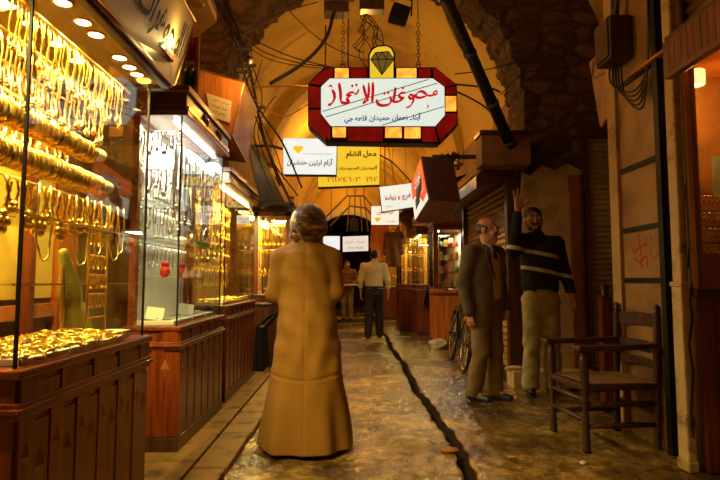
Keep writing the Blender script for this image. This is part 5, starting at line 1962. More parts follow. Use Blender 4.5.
# ================================================================== CEILING CLUTTER AND CABLES
def cable(label, pts, d, r=0.006, mat=CABLE, name='cable'):
    ds = d if isinstance(d, (list, tuple)) else [d] * len(pts)
    sp = spline([P(x, y, q) for (x, y), q in zip(pts, ds)], 8)
    o = build(name, MB().tube(sp, r, 6), mat, loc=sp[0], smooth=True)
    return tag(o, label, 'cable')
cable('thick dark cable arching from the ceiling boxes down behind the octagonal sign', [(334, 12), (326, 38), (305, 62), (270, 84)], [6.3, 6.2, 6.1, 6.0], 0.022)
cable('thin wire sloping from the top across to the diamond tab of the octagonal sign', [(275, -6), (300, 22), (330, 46), (370, 62), (392, 68)], 5.6, 0.006)
cable('thin wire crossing the vault from the cable bundle towards the ceiling box', [(238, 36), (262, 22), (290, 10), (318, 2)], [5.9, 6.0, 6.2, 6.3], 0.006)
cable('upper drooping wire from the cable bundle to the octagonal sign', [(236, 28), (262, 44), (295, 58), (335, 68)], [5.9, 5.7, 5.5, 5.3], 0.007)
cable('second drooping wire from the cable bundle to the octagonal sign', [(236, 32), (264, 52), (300, 63), (338, 68)], [5.9, 5.7, 5.5, 5.3], 0.006)
cable('third drooping wire from the cable bundle to the octagonal sign', [(238, 38), (266, 58), (300, 66), (335, 69)], [5.9, 5.7, 5.5, 5.3], 0.005)
cable('orange cable running level from the cable bundle to behind the octagonal sign', [(232, 88), (275, 86), (310, 86)], [5.95, 5.6, 4.7], 0.010, CABLE_O)
cable('pale orange flex looping below the level cable', [(236, 92), (255, 100), (282, 116), (309, 104)], [5.95, 5.7, 5.2, 4.66], 0.006, CABLE_O)
cable('level wire from the octagonal sign to the stone arch', [(455, 74), (480, 71), (505, 65), (522, 60)], [5.6, 5.8, 5.9, 5.9], 0.006)
cable('lower slack wire from the octagonal sign towards the black pipe', [(455, 84), (472, 86), (490, 88), (500, 92)], [5.6, 5.7, 5.8, 5.9], 0.010)
cable('second slack wire sagging to the brown box', [(455, 91), (470, 98), (486, 108), (498, 122)], [5.6, 5.7, 5.8, 5.9], 0.009)
cable('thin wire dropping beside the black pipe from the vault', [(443, 2), (448, 22), (458, 44), (470, 62)], 5.3, 0.004)
cable('long wire rising from the brown box across the masonry', [(500, 95), (522, 72), (548, 34), (566, 4)], 5.9, 0.006)
cable('level wire stapled across the masonry of the arch', [(520, 72), (548, 70), (575, 66), (588, 66)], 5.9, 0.006)
cable('pair of dark wires descending behind the yellow sign', [(380, 155), (392, 162), (402, 172), (411, 182)], [7.7, 7.6, 7.3, 7.0], 0.012)
cable('slim wire hanging from the vault to the tilted white sign', [(384, 120), (390, 158), (396, 185.5)], 9.22, 0.006)
t = thing('cable_bundle', 'tangled bundle of old cables climbing the wall past the orange veneer box', 'cable bundle', P(252, 150, 6.0))
BUN = [[(216, -4), (232, 22), (246, 60), (258, 110), (268, 150), (280, 186)], [(226, -4), (240, 36), (252, 80), (262, 130), (276, 170), (292, 205)], [(222, 0), (238, 30), (256, 76), (262, 100), (254, 132), (262, 168)],
       [(238, 40), (250, 66), (246, 90), (256, 118), (272, 160), (298, 196)], [(262, 60), (254, 92), (262, 122), (276, 152), (284, 180)], [(230, 24), (252, 96), (282, 142), (302, 188)], [(276, 96), (264, 112), (258, 134), (268, 166)]]
for i, b_ in enumerate(BUN):
    ds = [5.92 - 0.02 * j + 0.1 * (i % 3) * (j / 5) for j in range(len(b_))]
    build('cable_strand', MB().tube(spline([P(x, y, q) for (x, y), q in zip(b_, ds)], 7), (0.010, 0.016, 0.007, 0.008, 0.006, 0.012, 0.006)[i], 6), CABLE, t, smooth=True)
for (x, y) in ((243, 50), (250, 66), (259, 108), (246, 72)):
    p = P(x, y, 5.88)
    build('clamp', MB().bar(p + Vector((-0.09, 0, 0)), p + Vector((0.07, 0, 0.01)), 0.03, 0.03), IRON, t)
t = thing('ceiling_box', 'dark junction box under the vault above the octagonal sign with wires spilling out', 'junction box', P(340, 4, 6.3))
c = P(338, 6, 6.3)
build('box_body', MB().cbox(c + Vector((-0.02, 0.1, 0.06)), (0.30, 0.2, 0.26)), W_DARK, t, bevel=0.01)
build('lid', MB().cbox(c + Vector((0.02, -0.02, 0.10)), (0.36, 0.05, 0.12)), IRON, t, bevel=0.006)
build('wood_block', MB().cbox(P(372, 4, 6.3) + Vector((0, 0.08, 0.02)), (0.30, 0.16, 0.16)), W_DARK, t, bevel=0.01)
build('mounting_bar', MB().bar(P(322, -6, 6.42), P(395, -6, 6.42), 0.05, 0.06).bar(P(338, -4, 6.42), P(338, -50, 6.42), 0.04, 0.04), IRON, t)
mb = MB()
r9 = random.Random(3)
for k in range(9):
    x, y = 366, 14
    pts = [(x, y)]
    for j in range(6):
        x += r9.uniform(-8, 10)
        y += r9.uniform(1, 13)
        pts.append((x, y))
    mb.tube(spline([P(a_, b_, 6.2 + r9.uniform(-0.05, 0.05)) for a_, b_ in pts], 5), 0.006, 5)
build('loose_wire', mb, CABLE, t, smooth=True)
t = thing('flood_lamp', 'small black floodlight hanging unlit beside the ceiling wires', 'lamp', P(400, 14, 6.0))
c = P(400, 14, 6.0)
Mf = Matrix.Translation(c) @ Matrix.Rotation(0.3, 4, 'Y') @ Matrix.Rotation(-0.4, 4, 'X')
build('housing', MB().prism([Mf @ Vector(q) for q in ((-0.11, -0.05, -0.12), (0.10, -0.05, -0.10), (0.10, -0.05, 0.11), (-0.11, -0.05, 0.12))], Mf.to_3x3() @ Vector((0, 0.12, 0))), BLACK, t, bevel=0.01)
build('fin', MB().box((-0.08, 0.07, -0.08), (0.08, 0.10, 0.08), Mf), IRON, t)
build('yoke', MB().tube([c + Vector((0.13, 0, -0.02)), c + Vector((0.14, 0, 0.16)), c + Vector((0.0, 0, 0.22)), c + Vector((-0.10, 0, 0.16))], 0.012, 6).tube([c + Vector((0, 0, 0.22)), c + Vector((0, 0.05, 0.9))], 0.012, 6), BLACK, t)
t = thing('wire_knot', 'knot of dark wires on the bracket beside the red sign box', 'wire knot', P(452, 160, 6.6))
mb = MB()
for k in range(8):
    x, y = 445 + r9.uniform(-2, 10), 156 + r9.uniform(-3, 6)
    pts = [(x, y)]
    for j in range(5):
        pts.append((448 + r9.uniform(-8, 14), 160 + r9.uniform(-8, 10)))
    mb.tube(spline([P(a_, b_, 6.6 + r9.uniform(-0.12, 0.12)) for a_, b_ in pts], 5), 0.007, 5)
build('loose_wire', mb, CABLE, t, smooth=True)
build('bracket', MB().bar(P(432, 157, 6.6), P(478, 157, 6.6), 0.03, 0.05), IRON, t)

# iron framework under the far vault
t = thing('iron_lattice', 'rusty iron roof lattice hanging in front of the far arch', 'iron framework', P(352, 205, 17.5))
mb = MB()
for a, b in (((325, 218), (347, 196)), ((347, 196), (364, 196)), ((364, 196), (384, 222)), ((330, 226), (350, 206)), ((350, 206), (366, 208)), ((366, 208), (380, 226))):
    mb.bar(P(*a, 17.5), P(*b, 17.5), 0.05, 0.05)
for x in (350, 355, 360, 364):
    mb.bar(P(x, 196, 17.5), P(x + (x - 356) * 0.5, 232, 17.5), 0.035, 0.035)
hang(P(347, 196.5, 17.5), mb).tube([P(364, 196, 17.5), Vector((P(364, 196, 17.5).x, 17.5, vault_z(P(364, 196, 17.5).x) - 0.01))], 0.018, 6)
build('bar_frame', mb, IRON, t)
build('hanging_lantern', MB().cbox(P(354, 226, 17.5), (0.28, 0.2, 0.34)).lathe([(0.16, 0), (0.05, 0.1), (0.02, 0.2)], 8, Matrix.Translation(P(354, 226, 17.5) + Vector((0, 0, 0.17)))), BLACK, t)

# added pendant bulbs along the vault, out of sight, for fill light
for i, (x, y, z, p_) in enumerate(FILL_BULBS):
    t = thing('fill_bulb', ('added pendant bulb above the silver cabinet', 'added pendant bulb behind the octagonal sign', 'added pendant bulb in the middle of the alley', 'added pendant bulb beyond the gold cases', 'added pendant bulb closest to the far arch')[i], 'lamp', (x, y, z))
    M = Matrix.Translation((x, y, z))
    build('bulb', MB().lathe([(0.004, -0.075), (0.022, -0.065), (0.030, -0.045), (0.026, -0.02), (0.014, 0.0)], 16, M), mat_emit('bulb_glass', (1, 0.7, 0.3), 6), t, smooth=True)
    build('socket', MB().lathe([(0.014, 0.0), (0.018, 0.01), (0.018, 0.05), (0.008, 0.06)], 14, M), BLACK, t, smooth=True)
    top = (3.2 + math.sqrt(max(0.01, 2.60 ** 2 - (x - 0.42) ** 2))) if y < 6 else (ZS + math.sqrt(max(0.01, (RV + 0.02) ** 2 - (x - CX) ** 2)))
    build('flex', MB().tube([(x, y, z + 0.05), (x, y, top)], 0.004, 6), CABLE, t)

# ================================================================== PEOPLE
def xf(M, p):
    v = M @ Vector(p)
    return (v.x, v.y, v.z)


def add_head(s, M, beard=False, sc=1.0):
    """M: head frame -> body frame (face looks along -Y)"""
    S3 = M @ Matrix.Scale(sc, 4)
    s.ell(xf(S3, (0, 0.018, 0.030)), tuple(sc * q for q in (0.076, 0.097, 0.090)), 0.02, M=M)
    s.ell(xf(S3, (0, -0.022, -0.045)), tuple(sc * q for q in (0.058, 0.066, 0.070)), 0.03, M=M)
    s.ell(xf(S3, (0, -0.072, -0.098)), (0.022 * sc,) * 3, 0.025)
    s.cap(xf(S3, (-0.036, -0.080, 0.030)), xf(S3, (0.036, -0.080, 0.030)), 0.012 * sc, k=0.015)
    for x in (-0.033, 0.033):
        s.ell(xf(S3, (x, -0.104, 0.010)), (0.017 * sc, 0.018 * sc, 0.013 * sc), 0.012, op='-')
        s.ell(xf(S3, (x * 1.3, -0.066, -0.022)), (0.022 * sc,) * 3, 0.02)
    s.cap(xf(S3, (0, -0.088, 0.020)), xf(S3, (0, -0.112, -0.022)), 0.009 * sc, 0.014 * sc, k=0.012)
    s.cap(xf(S3, (-0.020, -0.080, -0.056)), xf(S3, (0.020, -0.080, -0.056)), 0.010 * sc, k=0.010)
    s.cap(xf(S3, (-0.018, -0.080, -0.070)), xf(S3, (0.018, -0.080, -0.070)), 0.010 * sc, k=0.008)
    for x in (-0.080, 0.080):
        s.ell(xf(S3, (x, 0.016, -0.004)), (0.011 * sc, 0.022 * sc, 0.033 * sc), 0.008, M=M)


EYE_W = mat_plain('eye_white', (0.75, 0.72, 0.66), 0.3, var=0.02)
EYE_D = mat_plain('dark_iris', (0.02, 0.012, 0.008), 0.2)


def add_eyes(t, M, sc=1.0):
    for x in (-0.033, 0.033):
        mb = MB()
        c = M @ (Vector((x, -0.083, 0.010)) * sc)
        mb.ball(c, 0.0115 * sc, 10, 8)
        f = M.to_3x3() @ Vector((0, -1, 0))
        mb.mi = 1
        mb.ball(c + f * 0.0068 * sc, 0.0062 * sc, 8, 6)
        build('eye', mb, [EYE_W, EYE_D], t, smooth=True, local=True)


def add_hand(s, wrist, d, nrm, side, spread=0.12, curl=0.25, sc=1.0):
    """palm and five fingers; d = direction of the fingers, nrm = palm normal, side = +1/-1 where the thumb leaves (along d x nrm)"""
    w = np.array(wrist, float)
    d = np.array(d, float); d /= np.linalg.norm(d)
    nn = np.array(nrm, float); nn -= d * nn.dot(d); nn /= np.linalg.norm(nn)
    a = np.cross(d, nn) * side
    for o in (-0.026, -0.009, 0.009, 0.026):
        s.cap(w + a * o * 0.6, w + d * 0.085 * sc + a * o * sc, 0.015 * sc, 0.014 * sc, k=0.012)
    for i, (o, L) in enumerate(((0.030, 0.072), (0.010, 0.082), (-0.010, 0.076), (-0.030, 0.058))):
        ang = spread * (o / 0.03)
        b = w + d * 0.085 * sc + a * o * sc
        dd = d * math.cos(ang) + a * math.sin(ang)
        p = b
        c = 0.0
        for j, f in enumerate((0.45, 0.32, 0.23)):
            c += curl * (0.5 if j == 0 else 1.0)
            q = p + (dd * math.cos(c) + nn * math.sin(c)) * L * f * sc
            s.cap(p, q, (0.0095 - 0.0008 * j) * sc, (0.0090 - 0.0010 * j) * sc, k=0.004)
            p = q
    b = w + d * 0.025 * sc + a * 0.026 * sc
    q = b + (d * 0.62 + a * 0.75 + nn * 0.15) * 0.045 * sc
    r = q + (d * 0.85 + a * 0.45 + nn * 0.25) * 0.034 * sc
    s.cap(b, q, 0.014 * sc, 0.011 * sc, k=0.010).cap(q, r, 0.0105 * sc, 0.009 * sc, k=0.005)


def wr(freq, amp, seed=0.0):
    def f(X, Y, Z):
        a = np.sin(freq * 0.55 * Z + 21 * X + 9 * np.sin(5 * Z + seed) + seed) * np.sin(19 * Y - 13 * X + 7 * Z + seed * 2)
        b = np.sin(freq * Z - 24 * X + 17 * Y + seed) * np.sin(11 * Z + 8 * X + seed)
        return amp * (0.8 * a + 0.6 * b)
    return f


SKIN = mat_plain('warm_skin', (0.58, 0.27, 0.13), 0.5, var=0.08)
SKIN_D = mat_plain('tanned_skin', (0.48, 0.21, 0.10), 0.5, var=0.08)


def torso_skin(s, J, w=1.0):
    s.cap(J['pelvis'], J['chest'], 0.125 * w, 0.14 * w, k=0.04, sc=(1.12, 0.75, 1))
    s.cap(J['shL'], J['shR'], 0.055, k=0.04)
    s.cap(J['chest'], J['neck'], 0.07, 0.056, k=0.04)
    s.cap(J['neck'], np.array(J['head']) + np.array((0, 0.01, -0.03)), 0.056, 0.054, k=0.03)
    for q in 'LR':
        s.cap(J['sh' + q], J['el' + q], 0.047, 0.040, k=0.03).cap(J['el' + q], J['wr' + q], 0.038, 0.026, k=0.02)
        s.cap(J['hip' + q], J['kn' + q], 0.078, 0.052, k=0.03).cap(J['kn' + q], J['an' + q], 0.050, 0.036, k=0.02)
        s.cap(J['an' + q], np.array(J['an' + q]) + np.array(J.get('toe' + q, (0, -0.13, -0.045))), 0.034, 0.024, k=0.02)


def shoes(t, J, mat):
    for q in 'LR':
        s = SDF()
        a = np.array(J['an' + q], float)
        d = np.array(J.get('toe' + q, (0, -0.13, -0.045)), float)
        a0 = np.array((a[0], a[1], 0.045))
        b0 = a0 + np.array((d[0], d[1], 0)) * 1.25
        hl = a0 - np.array((d[0], d[1], 0)) * 0.35
        s.cap(hl, a0, 0.042, 0.046, k=0.03).cap(a0, b0, 0.046, 0.036, k=0.03, sc=(1, 1, 0.9))
        s.cap(a0, (a[0], a[1], 0.10), 0.045, 0.043, k=0.03)
        s.cutz(0.006)
        sdf_part(s, 'shoe', mat, t, 0.008)


def trousers(t, J, mat, hz, rt=0.095, rk=0.078, ra=0.072, amp=0.004, belly=1.0, mid=None):
    s = SDF()
    p = np.array(J['pelvis'], float)
    s.cap(p + np.array((0, 0, -0.04)), p + np.array((0, 0, 0.12)), 0.150 * belly, 0.142 * belly, k=0.05, sc=(1.12, 0.82, 1))
    for q in 'LR':
        an = np.array(J['an' + q], float)
        s.cap(J['hip' + q], J['kn' + q], rt, rk, k=0.045)
        s.cap(J['kn' + q], (an[0], an[1], 0.085), rk, ra, k=0.03)
    s.cutz(hz, 'below').cutz(0.05)
    return sdf_part(s, 'trousers', mat, t, 0.008, wr(42, amp, 1.0))


# ---------------------------------------------------------------- woman in the long coat, seen from behind
WD = 3.71
wx = P(305, 455, WD).x
wo = thing('person', 'woman in a long tan coat and a patterned headscarf walking away, holding a black bag', 'person', (wx, WD, 0.0))
J = dict(pelvis=(0, 0, 0.86), chest=(0, 0, 1.20), neck=(0.0, 0.0, 1.38), head=(0.015, 0.02, 1.515), shL=(-0.165, 0, 1.275), shR=(0.165, 0, 1.275),
         elL=(-0.215, 0.0, 1.03), wrL=(-0.20, 0.20, 0.97), elR=(0.200, -0.01, 1.04), wrR=(0.13, 0.21, 1.04),
         hipL=(-0.09, 0, 0.83), hipR=(0.09, 0, 0.83), knL=(-0.09, 0.02, 0.46), knR=(0.10, -0.02, 0.46), anL=(-0.09, 0.04, 0.08), anR=(0.10, -0.03, 0.08), toeL=(0, 0.13, -0.045), toeR=(0, 0.13, -0.045))
s = SDF()
torso_skin(s, J, 0.9)
HM = Matrix.Translation(J['head']) @ Matrix.Rotation(PI + 0.22, 4, 'Z')
add_head(s, HM, sc=0.96)
add_hand(s, J['wrL'], (0.05, 0.3, -0.9), (1, 0, 0), 1, curl=0.7)
add_hand(s, J['wrR'], (-0.9, 0.3, -0.1), (0, 0, -1), 1, curl=0.5)
sdf_part(s, 'body', SKIN, wo, 0.008)
add_eyes(wo, HM, 0.96)
COAT = mat_plain('tan_coat_cloth', (0.27, 0.130, 0.016), 0.85, var=0.10, scale=5, bmp=0.25)
# coat: skirt profile with soft folds
ZP = np.array([0.02, 0.20, 0.45, 0.62, 0.78, 0.88, 1.00, 1.10, 1.22, 1.31, 1.36, 1.40])
XR = np.array([0.312, 0.290, 0.248, 0.226, 0.214, 0.204, 0.188, 0.182, 0.190, 0.165, 0.112, 0.075])
YR = np.array([0.255, 0.235, 0.20, 0.18, 0.165, 0.155, 0.138, 0.138, 0.145, 0.130, 0.095, 0.070])
def coat_fn(X, Y, Z):
    a = np.interp(Z, ZP, XR)
    b = np.interp(Z, ZP, YR)
    th = np.arctan2(Y / b, X / a)
    lowf = np.clip((0.62 - Z) / 0.55, 0, 1)
    fold = 1 + lowf * (0.050 * np.cos(th * 6 + 0.8) + 0.028 * np.cos(th * 11 - 1.7 + Z * 2)) + 0.010 * np.sin(th * 3 + Z * 9)
    # waist creases and a back seam
    seam = 0.004 * np.exp(-((X - 0.005) / 0.008) ** 2) * (Y < 0)
    pl = 0.004 * np.exp(-((Z - 0.50 + 0.02 * np.cos(X * 9)) / 0.009) ** 2)
    cx_ = 0.008 * np.sin(Z * 2.2)
    q = np.sqrt(((X - cx_) / (a * fold)) ** 2 + (Y / (b * fold)) ** 2)
    return ((q - 1) * np.minimum(a, b) * 0.92 + seam + pl + 0.006 * np.sin(30 * Z + 22 * X + 2 * np.sin(11 * X)) * np.sin(15 * X - 9 * Z + 1) * np.clip((Z - 0.45) * 3, 0, 1)
            + 0.005 * np.sin(46 * X + 2.5 * np.sin(5 * Z)) * np.clip(1 - np.abs(Z - 0.62) * 2.6, 0, 1))
s = SDF()
s.fn(coat_fn, 0.01, ((-0.34, -0.28, 0.02), (0.34, 0.28, 1.41)))
for q, sg_ in (('L', -1), ('R', 1)):
    s.cap(J['sh' + q], J['el' + q], 0.070, 0.060, k=0.022).cap(J['el' + q], J['wr' + q], 0.060, 0.050, k=0.02)
    s.cap((sg_ * 0.06, 0, 1.34), (sg_ * 0.175, 0, 1.265), 0.056, 0.062, k=0.05)
s.cutz(0.028)
s.cutz(1.405, 'below')
coat = sdf_part(s, 'coat', COAT, wo, 0.007)
col = SDF()
col.fn(lambda X, Y, Z: np.abs(np.sqrt((X - 0.005) ** 2 + (Y * 1.05) ** 2) - (0.076 - (Z - 1.38) * 0.25)) - 0.012 + np.maximum(0, np.abs(Z - 1.385) - 0.028), 0.01, ((-0.11, -0.11, 1.35), (0.11, 0.11, 1.42)))
SCARF_M, nt, bs = new_mat('patterned_scarf')
v = coords(nt, (0.7, 0.7, 2.4), rot=(0.5, 0.6, 0.3))
wv = N(nt, 'ShaderNodeTexNoise', Scale=16.0, Detail=3.0, Distortion=1.2)
nt.links.new(v, wv.inputs['Vector'])
nt.links.new(ramp(nt, wv.outputs['Fac'], [(0.38, (0.030, 0.011, 0.006)), (0.52, (0.11, 0.045, 0.018)), (0.60, (0.20, 0.10, 0.035)), (0.68, (0.55, 0.36, 0.14))]), bs.inputs['Base Color'])
bs.inputs['Roughness'].default_value = 0.35
bs.inputs['Sheen Weight'].default_value = 0.3
s = SDF()
hx, hy, hz = J['head']
s.ell((hx, hy - 0.012, hz + 0.022), (0.118, 0.128, 0.118), 0.03)
s.ell((hx, hy - 0.03, hz - 0.045), (0.108, 0.108, 0.088), 0.04)
s.cap((hx - 0.02, hy - 0.04, hz - 0.06), (hx - 0.005, hy - 0.055, hz - 0.155), 0.092, 0.060, k=0.05, sc=(1.05, 0.7, 1))
s.cap((hx - 0.09, hy + 0.05, hz - 0.02), (hx - 0.055, hy + 0.06, hz - 0.13), 0.035, 0.03, k=0.03)
s.cap((hx + 0.09, hy + 0.05, hz - 0.02), (hx + 0.055, hy + 0.06, hz - 0.13), 0.035, 0.03, k=0.03)
# opening for the face
fv = HM.to_3x3() @ Vector((0, -1, 0))
s.ell((hx + fv.x * 0.13, hy + fv.y * 0.13, hz - 0.02), (0.072, 0.09, 0.095), 0.02, op='-')
def scarf_wr(X, Y, Z):
    a = np.arctan2(Y - hy, X - hx)
    return 0.0085 * np.sin(34 * (Z - hz) + 16 * (X - hx) + 2.5 * np.sin(a * 3)) * np.clip((hz + 0.11 - Z) * 8, 0, 1) + 0.003 * np.sin(60 * (Z + X * 0.7))
sdf_part(s, 'headscarf', SCARF_M, wo, 0.006, scarf_wr, label='brown and gold patterned headscarf')
sdf_part(col, 'collar', COAT, wo, 0.006)
shoes(wo, J, mat_plain('black_shoe', (0.02, 0.017, 0.015), 0.35))
# her black bag
hb = P(262, 345, WD + 0.22)
bg = thing('handbag', 'black bag hanging from the hand of the woman in the tan coat', 'bag', (hb.x, WD + 0.20, 0.50))
BAG = mat_plain('black_leather', (0.006, 0.005, 0.004), 0.8, spec=0.12)
c = wloc(bg)
s = SDF()
s.fn(lambda X, Y, Z: np.maximum(np.maximum(np.abs(X) - (0.042 - Z * 0.05), np.abs(Y) - (0.13 - 0.1 * Z)), np.abs(Z - 0.15) - 0.15) , 0.02, ((-0.07, -0.18, 0), (0.07, 0.18, 0.32)))
sdf_part(s, 'bag_body', BAG, bg, 0.008)
hd = Vector((wx - 0.20 - c.x, WD + 0.23 - c.y, 0.90 - c.z))
for x in (-0.025, 0.025):
    build('handle', MB().tube(spline([Vector((x, -0.10, 0.29)), Vector((x * 0.8 + hd.x * 0.6, -0.05, 0.37)), hd + Vector((x * 0.2, 0, 0)), Vector((x * 0.8 + hd.x * 0.6, 0.08, 0.37)), Vector((x, 0.11, 0.29))], 6), 0.007, 6), BAG, bg, smooth=True, local=True)

# ---------------------------------------------------------------- young man waving
YD = 5.45
yx = P(541, 390, YD).x
ym = thing('person', 'young bearded man in a dark striped sweater raising his open hand', 'person', (yx, YD, 0.0))
k_ = YD / FPX
J = dict(pelvis=(0.02, 0, 0.95), chest=(0.02, 0, 1.36), neck=(-0.02, 0.0, 1.54), head=(-0.040, -0.02, 1.735), shL=(0.195, 0.0, 1.50), shR=(-0.155, 0.0, 1.52),
         elL=(0.275, 0.02, 1.21), wrL=(0.32, -0.05, 0.97), elR=(-0.275, -0.10, 1.42), wrR=(-0.235, -0.14, 1.83),
         hipL=(0.11, 0, 0.92), hipR=(-0.07, 0, 0.92), knL=(0.115, -0.03, 0.50), knR=(-0.085, -0.02, 0.50), anL=(0.125, 0.02, 0.09), anR=(-0.105, 0.0, 0.09), toeL=(0.05, -0.13, -0.045), toeR=(-0.03, -0.13, -0.045))
s = SDF()
torso_skin(s, J)
HM = Matrix.Translation(J['head']) @ Matrix.Rotation(-0.15, 4, 'Z')
add_head(s, HM, sc=1.06)
add_hand(s, J['wrR'], (0.10, 0.0, 1.0), (0.15, -1, 0), 1, spread=0.36, curl=0.08, sc=1.3)
add_hand(s, J['wrL'], (0.15, -0.15, -1.0), (-1, 0.2, 0), 1, spread=0.05, curl=0.45, sc=1.05)
sdf_part(s, 'body', SKIN_D, ym, 0.006)
add_eyes(ym, HM, 1.06)
HAIR = mat_plain('black_hair', (0.012, 0.009, 0.007), 0.45, var=0.2, scale=60, bmp=0.3)
s = SDF()
S3 = HM @ Matrix.Scale(1.06, 4)
s.ell(xf(S3, (0, 0.026, 0.046)), (0.087, 0.104, 0.092), 0.02, M=HM)
s.ell(xf(S3, (0, -0.115, 0.0)), (0.085, 0.090, 0.083), 0.015, op='-', M=HM)
s.ell(xf(S3, (0, 0.0, -0.115)), (0.12, 0.16, 0.095), 0.02, op='-', M=HM)
sdf_part(s, 'hair', HAIR, ym, 0.006, lambda X, Y, Z: 0.002 * np.sin(90 * X + 30 * Z) * np.sin(80 * Y))
s = SDF()
s.ell(xf(S3, (0, -0.024, -0.054)), (0.061, 0.067, 0.068), 0.02, M=HM)
s.ell(xf(S3, (0, -0.074, -0.100)), (0.025, 0.023, 0.022), 0.02, M=HM)
s.cap(xf(S3, (-0.066, 0.0, -0.005)), xf(S3, (-0.05, -0.03, -0.08)), 0.015, k=0.02).cap(xf(S3, (0.066, 0.0, -0.005)), xf(S3, (0.05, -0.03, -0.08)), 0.015, k=0.02)
s.ell(xf(S3, (0, -0.085, -0.016)), (0.056, 0.070, 0.034), 0.012, op='-', M=HM)
s.ell(xf(S3, (0, -0.108, -0.064)), (0.018, 0.022, 0.005), 0.006, op='-', M=HM)
s.ell(xf(S3, (0, 0.05, -0.10)), (0.09, 0.075, 0.09), 0.02, op='-', M=HM)
s.cap(xf(S3, (-0.030, -0.098, -0.046)), xf(S3, (0.030, -0.098, -0.046)), 0.0085, k=0.008)
sdf_part(s, 'beard', HAIR, ym, 0.005)
for x in (-0.033, 0.033):
    build('eyebrow', MB().tube([HM @ Vector((x - 0.022, -0.098, 0.036)), HM @ Vector((x, -0.104, 0.042)), HM @ Vector((x + 0.022, -0.098, 0.036))], 0.005, 6), HAIR, ym, smooth=True, local=True)
# sweater with two slanted pale stripes
SW_M, nt, bs = new_mat('striped_sweater')
v = coords(nt)
sp_ = nt.nodes.new('ShaderNodeSeparateXYZ')
nt.links.new(v, sp_.inputs[0])
tl = N(nt, 'ShaderNodeMath', op='MULTIPLY_ADD')
nt.links.new(sp_.outputs['X'], tl.inputs[0])
tl.inputs[1].default_value = 0.20
nt.links.new(sp_.outputs['Z'], tl.inputs[2])
def stripe(z0, w):
    d = N(nt, 'ShaderNodeMath', op='SUBTRACT'); nt.links.new(tl.outputs[0], d.inputs[0]); d.inputs[1].default_value = z0
    a = N(nt, 'ShaderNodeMath', op='ABSOLUTE'); nt.links.new(d.outputs[0], a.inputs[0])
    l = N(nt, 'ShaderNodeMath', op='LESS_THAN'); nt.links.new(a.outputs[0], l.inputs[0]); l.inputs[1].default_value = w
    return l
a_, b_ = stripe(1.392, 0.020), stripe(1.225, 0.018)
ad = N(nt, 'ShaderNodeMath', op='MAXIMUM'); nt.links.new(a_.outputs[0], ad.inputs[0]); nt.links.new(b_.outputs[0], ad.inputs[1])
# the first stripe stays on the chest
gt = N(nt, 'ShaderNodeMath', op='LESS_THAN'); nt.links.new(sp_.outputs['X'], gt.inputs[0]); gt.inputs[1].default_value = 0.185
m1 = N(nt, 'ShaderNodeMath', op='MULTIPLY'); nt.links.new(a_.outputs[0], m1.inputs[0]); nt.links.new(gt.outputs[0], m1.inputs[1])
nt.links.new(m1.outputs[0], ad.inputs[0])
mx = nt.nodes.new('ShaderNodeMixRGB')
nt.links.new(ad.outputs[0], mx.inputs[0])
mx.inputs[1].default_value = (0.013, 0.012, 0.016, 1)
mx.inputs[2].default_value = (0.62, 0.56, 0.46, 1)
nt.links.new(mx.outputs[0], bs.inputs['Base Color'])
bs.inputs['Roughness'].default_value = 0.9
s = SDF()
s.cap((0.02, 0, 1.08), (0.02, 0, 1.40), 0.160, 0.168, k=0.04, sc=(1.18, 0.78, 1))
s.cap(J['shL'], J['shR'], 0.078, k=0.05)
s.cap((0, 0, 1.48), (-0.02, -0.005, 1.585), 0.085, 0.074, k=0.03)
s.cap(J['shL'], J['elL'], 0.074, 0.064, k=0.035).cap(J['elL'], J['wrL'], 0.064, 0.046, k=0.03)
wR = np.array(J['wrR']); eR = np.array(J['elR'])
s.cap(J['shR'], J['elR'], 0.076, 0.070, k=0.035).cap(eR, eR + (wR - eR) * 0.86, 0.068, 0.050, k=0.03)
s.cutz(1.0)
sdf_part(s, 'sweater', SW_M, ym, 0.007, wr(30, 0.004, 2.0), label='dark sweater with two pale stripes')
DENIM = mat_plain('faded_denim', (0.42, 0.35, 0.22), 0.85, var=0.3, scale=8)
trousers(ym, J, DENIM, 1.05, 0.098, 0.082, 0.084, 0.006)
shoes(ym, J, mat_plain('dark_shoe', (0.018, 0.014, 0.012), 0.5))

# ---------------------------------------------------------------- older man, turned to the side
OD = 5.12
ox = P(487, 398, OD).x
om = thing('person', 'older balding man in an open dark jacket over a beige pullover, standing side on', 'person', (ox, OD, 0.0))
om.rotation_euler = (0, 0, R(36))
J = dict(pelvis=(0, 0, 0.90), chest=(0, -0.01, 1.24), neck=(0, -0.01, 1.43), head=(0, -0.045, 1.595), shL=(0.185, 0, 1.38), shR=(-0.185, 0.01, 1.38),
         elL=(0.245, 0.03, 1.09), wrL=(0.20, -0.08, 0.88), elR=(-0.245, 0.05, 1.09), wrR=(-0.235, -0.01, 0.84),
         hipL=(0.09, 0, 0.87), hipR=(-0.09, 0, 0.87), knL=(0.095, -0.02, 0.47), knR=(-0.095, -0.02, 0.47), anL=(0.10, -0.02, 0.09), anR=(-0.11, 0.06, 0.09))
s = SDF()
torso_skin(s, J)
HM = Matrix.Translation(J['head']) @ Matrix.Rotation(0.42, 4, 'Z') @ Matrix.Rotation(0.10, 4, 'X')
add_head(s, HM, sc=1.03)
add_hand(s, J['wrL'], (-0.2, -0.1, -1), (-1, 0.1, 0), 1, curl=0.5)
add_hand(s, J['wrR'], (0.05, -0.1, -1), (1, 0.1, 0), -1, curl=0.4)
sdf_part(s, 'body', SKIN, om, 0.006)
add_eyes(om, HM, 1.03)
GREY_HAIR = mat_plain('grey_brown_hair', (0.07, 0.05, 0.035), 0.6, var=0.3, scale=50)
s = SDF()
S3 = HM @ Matrix.Scale(1.03, 4)
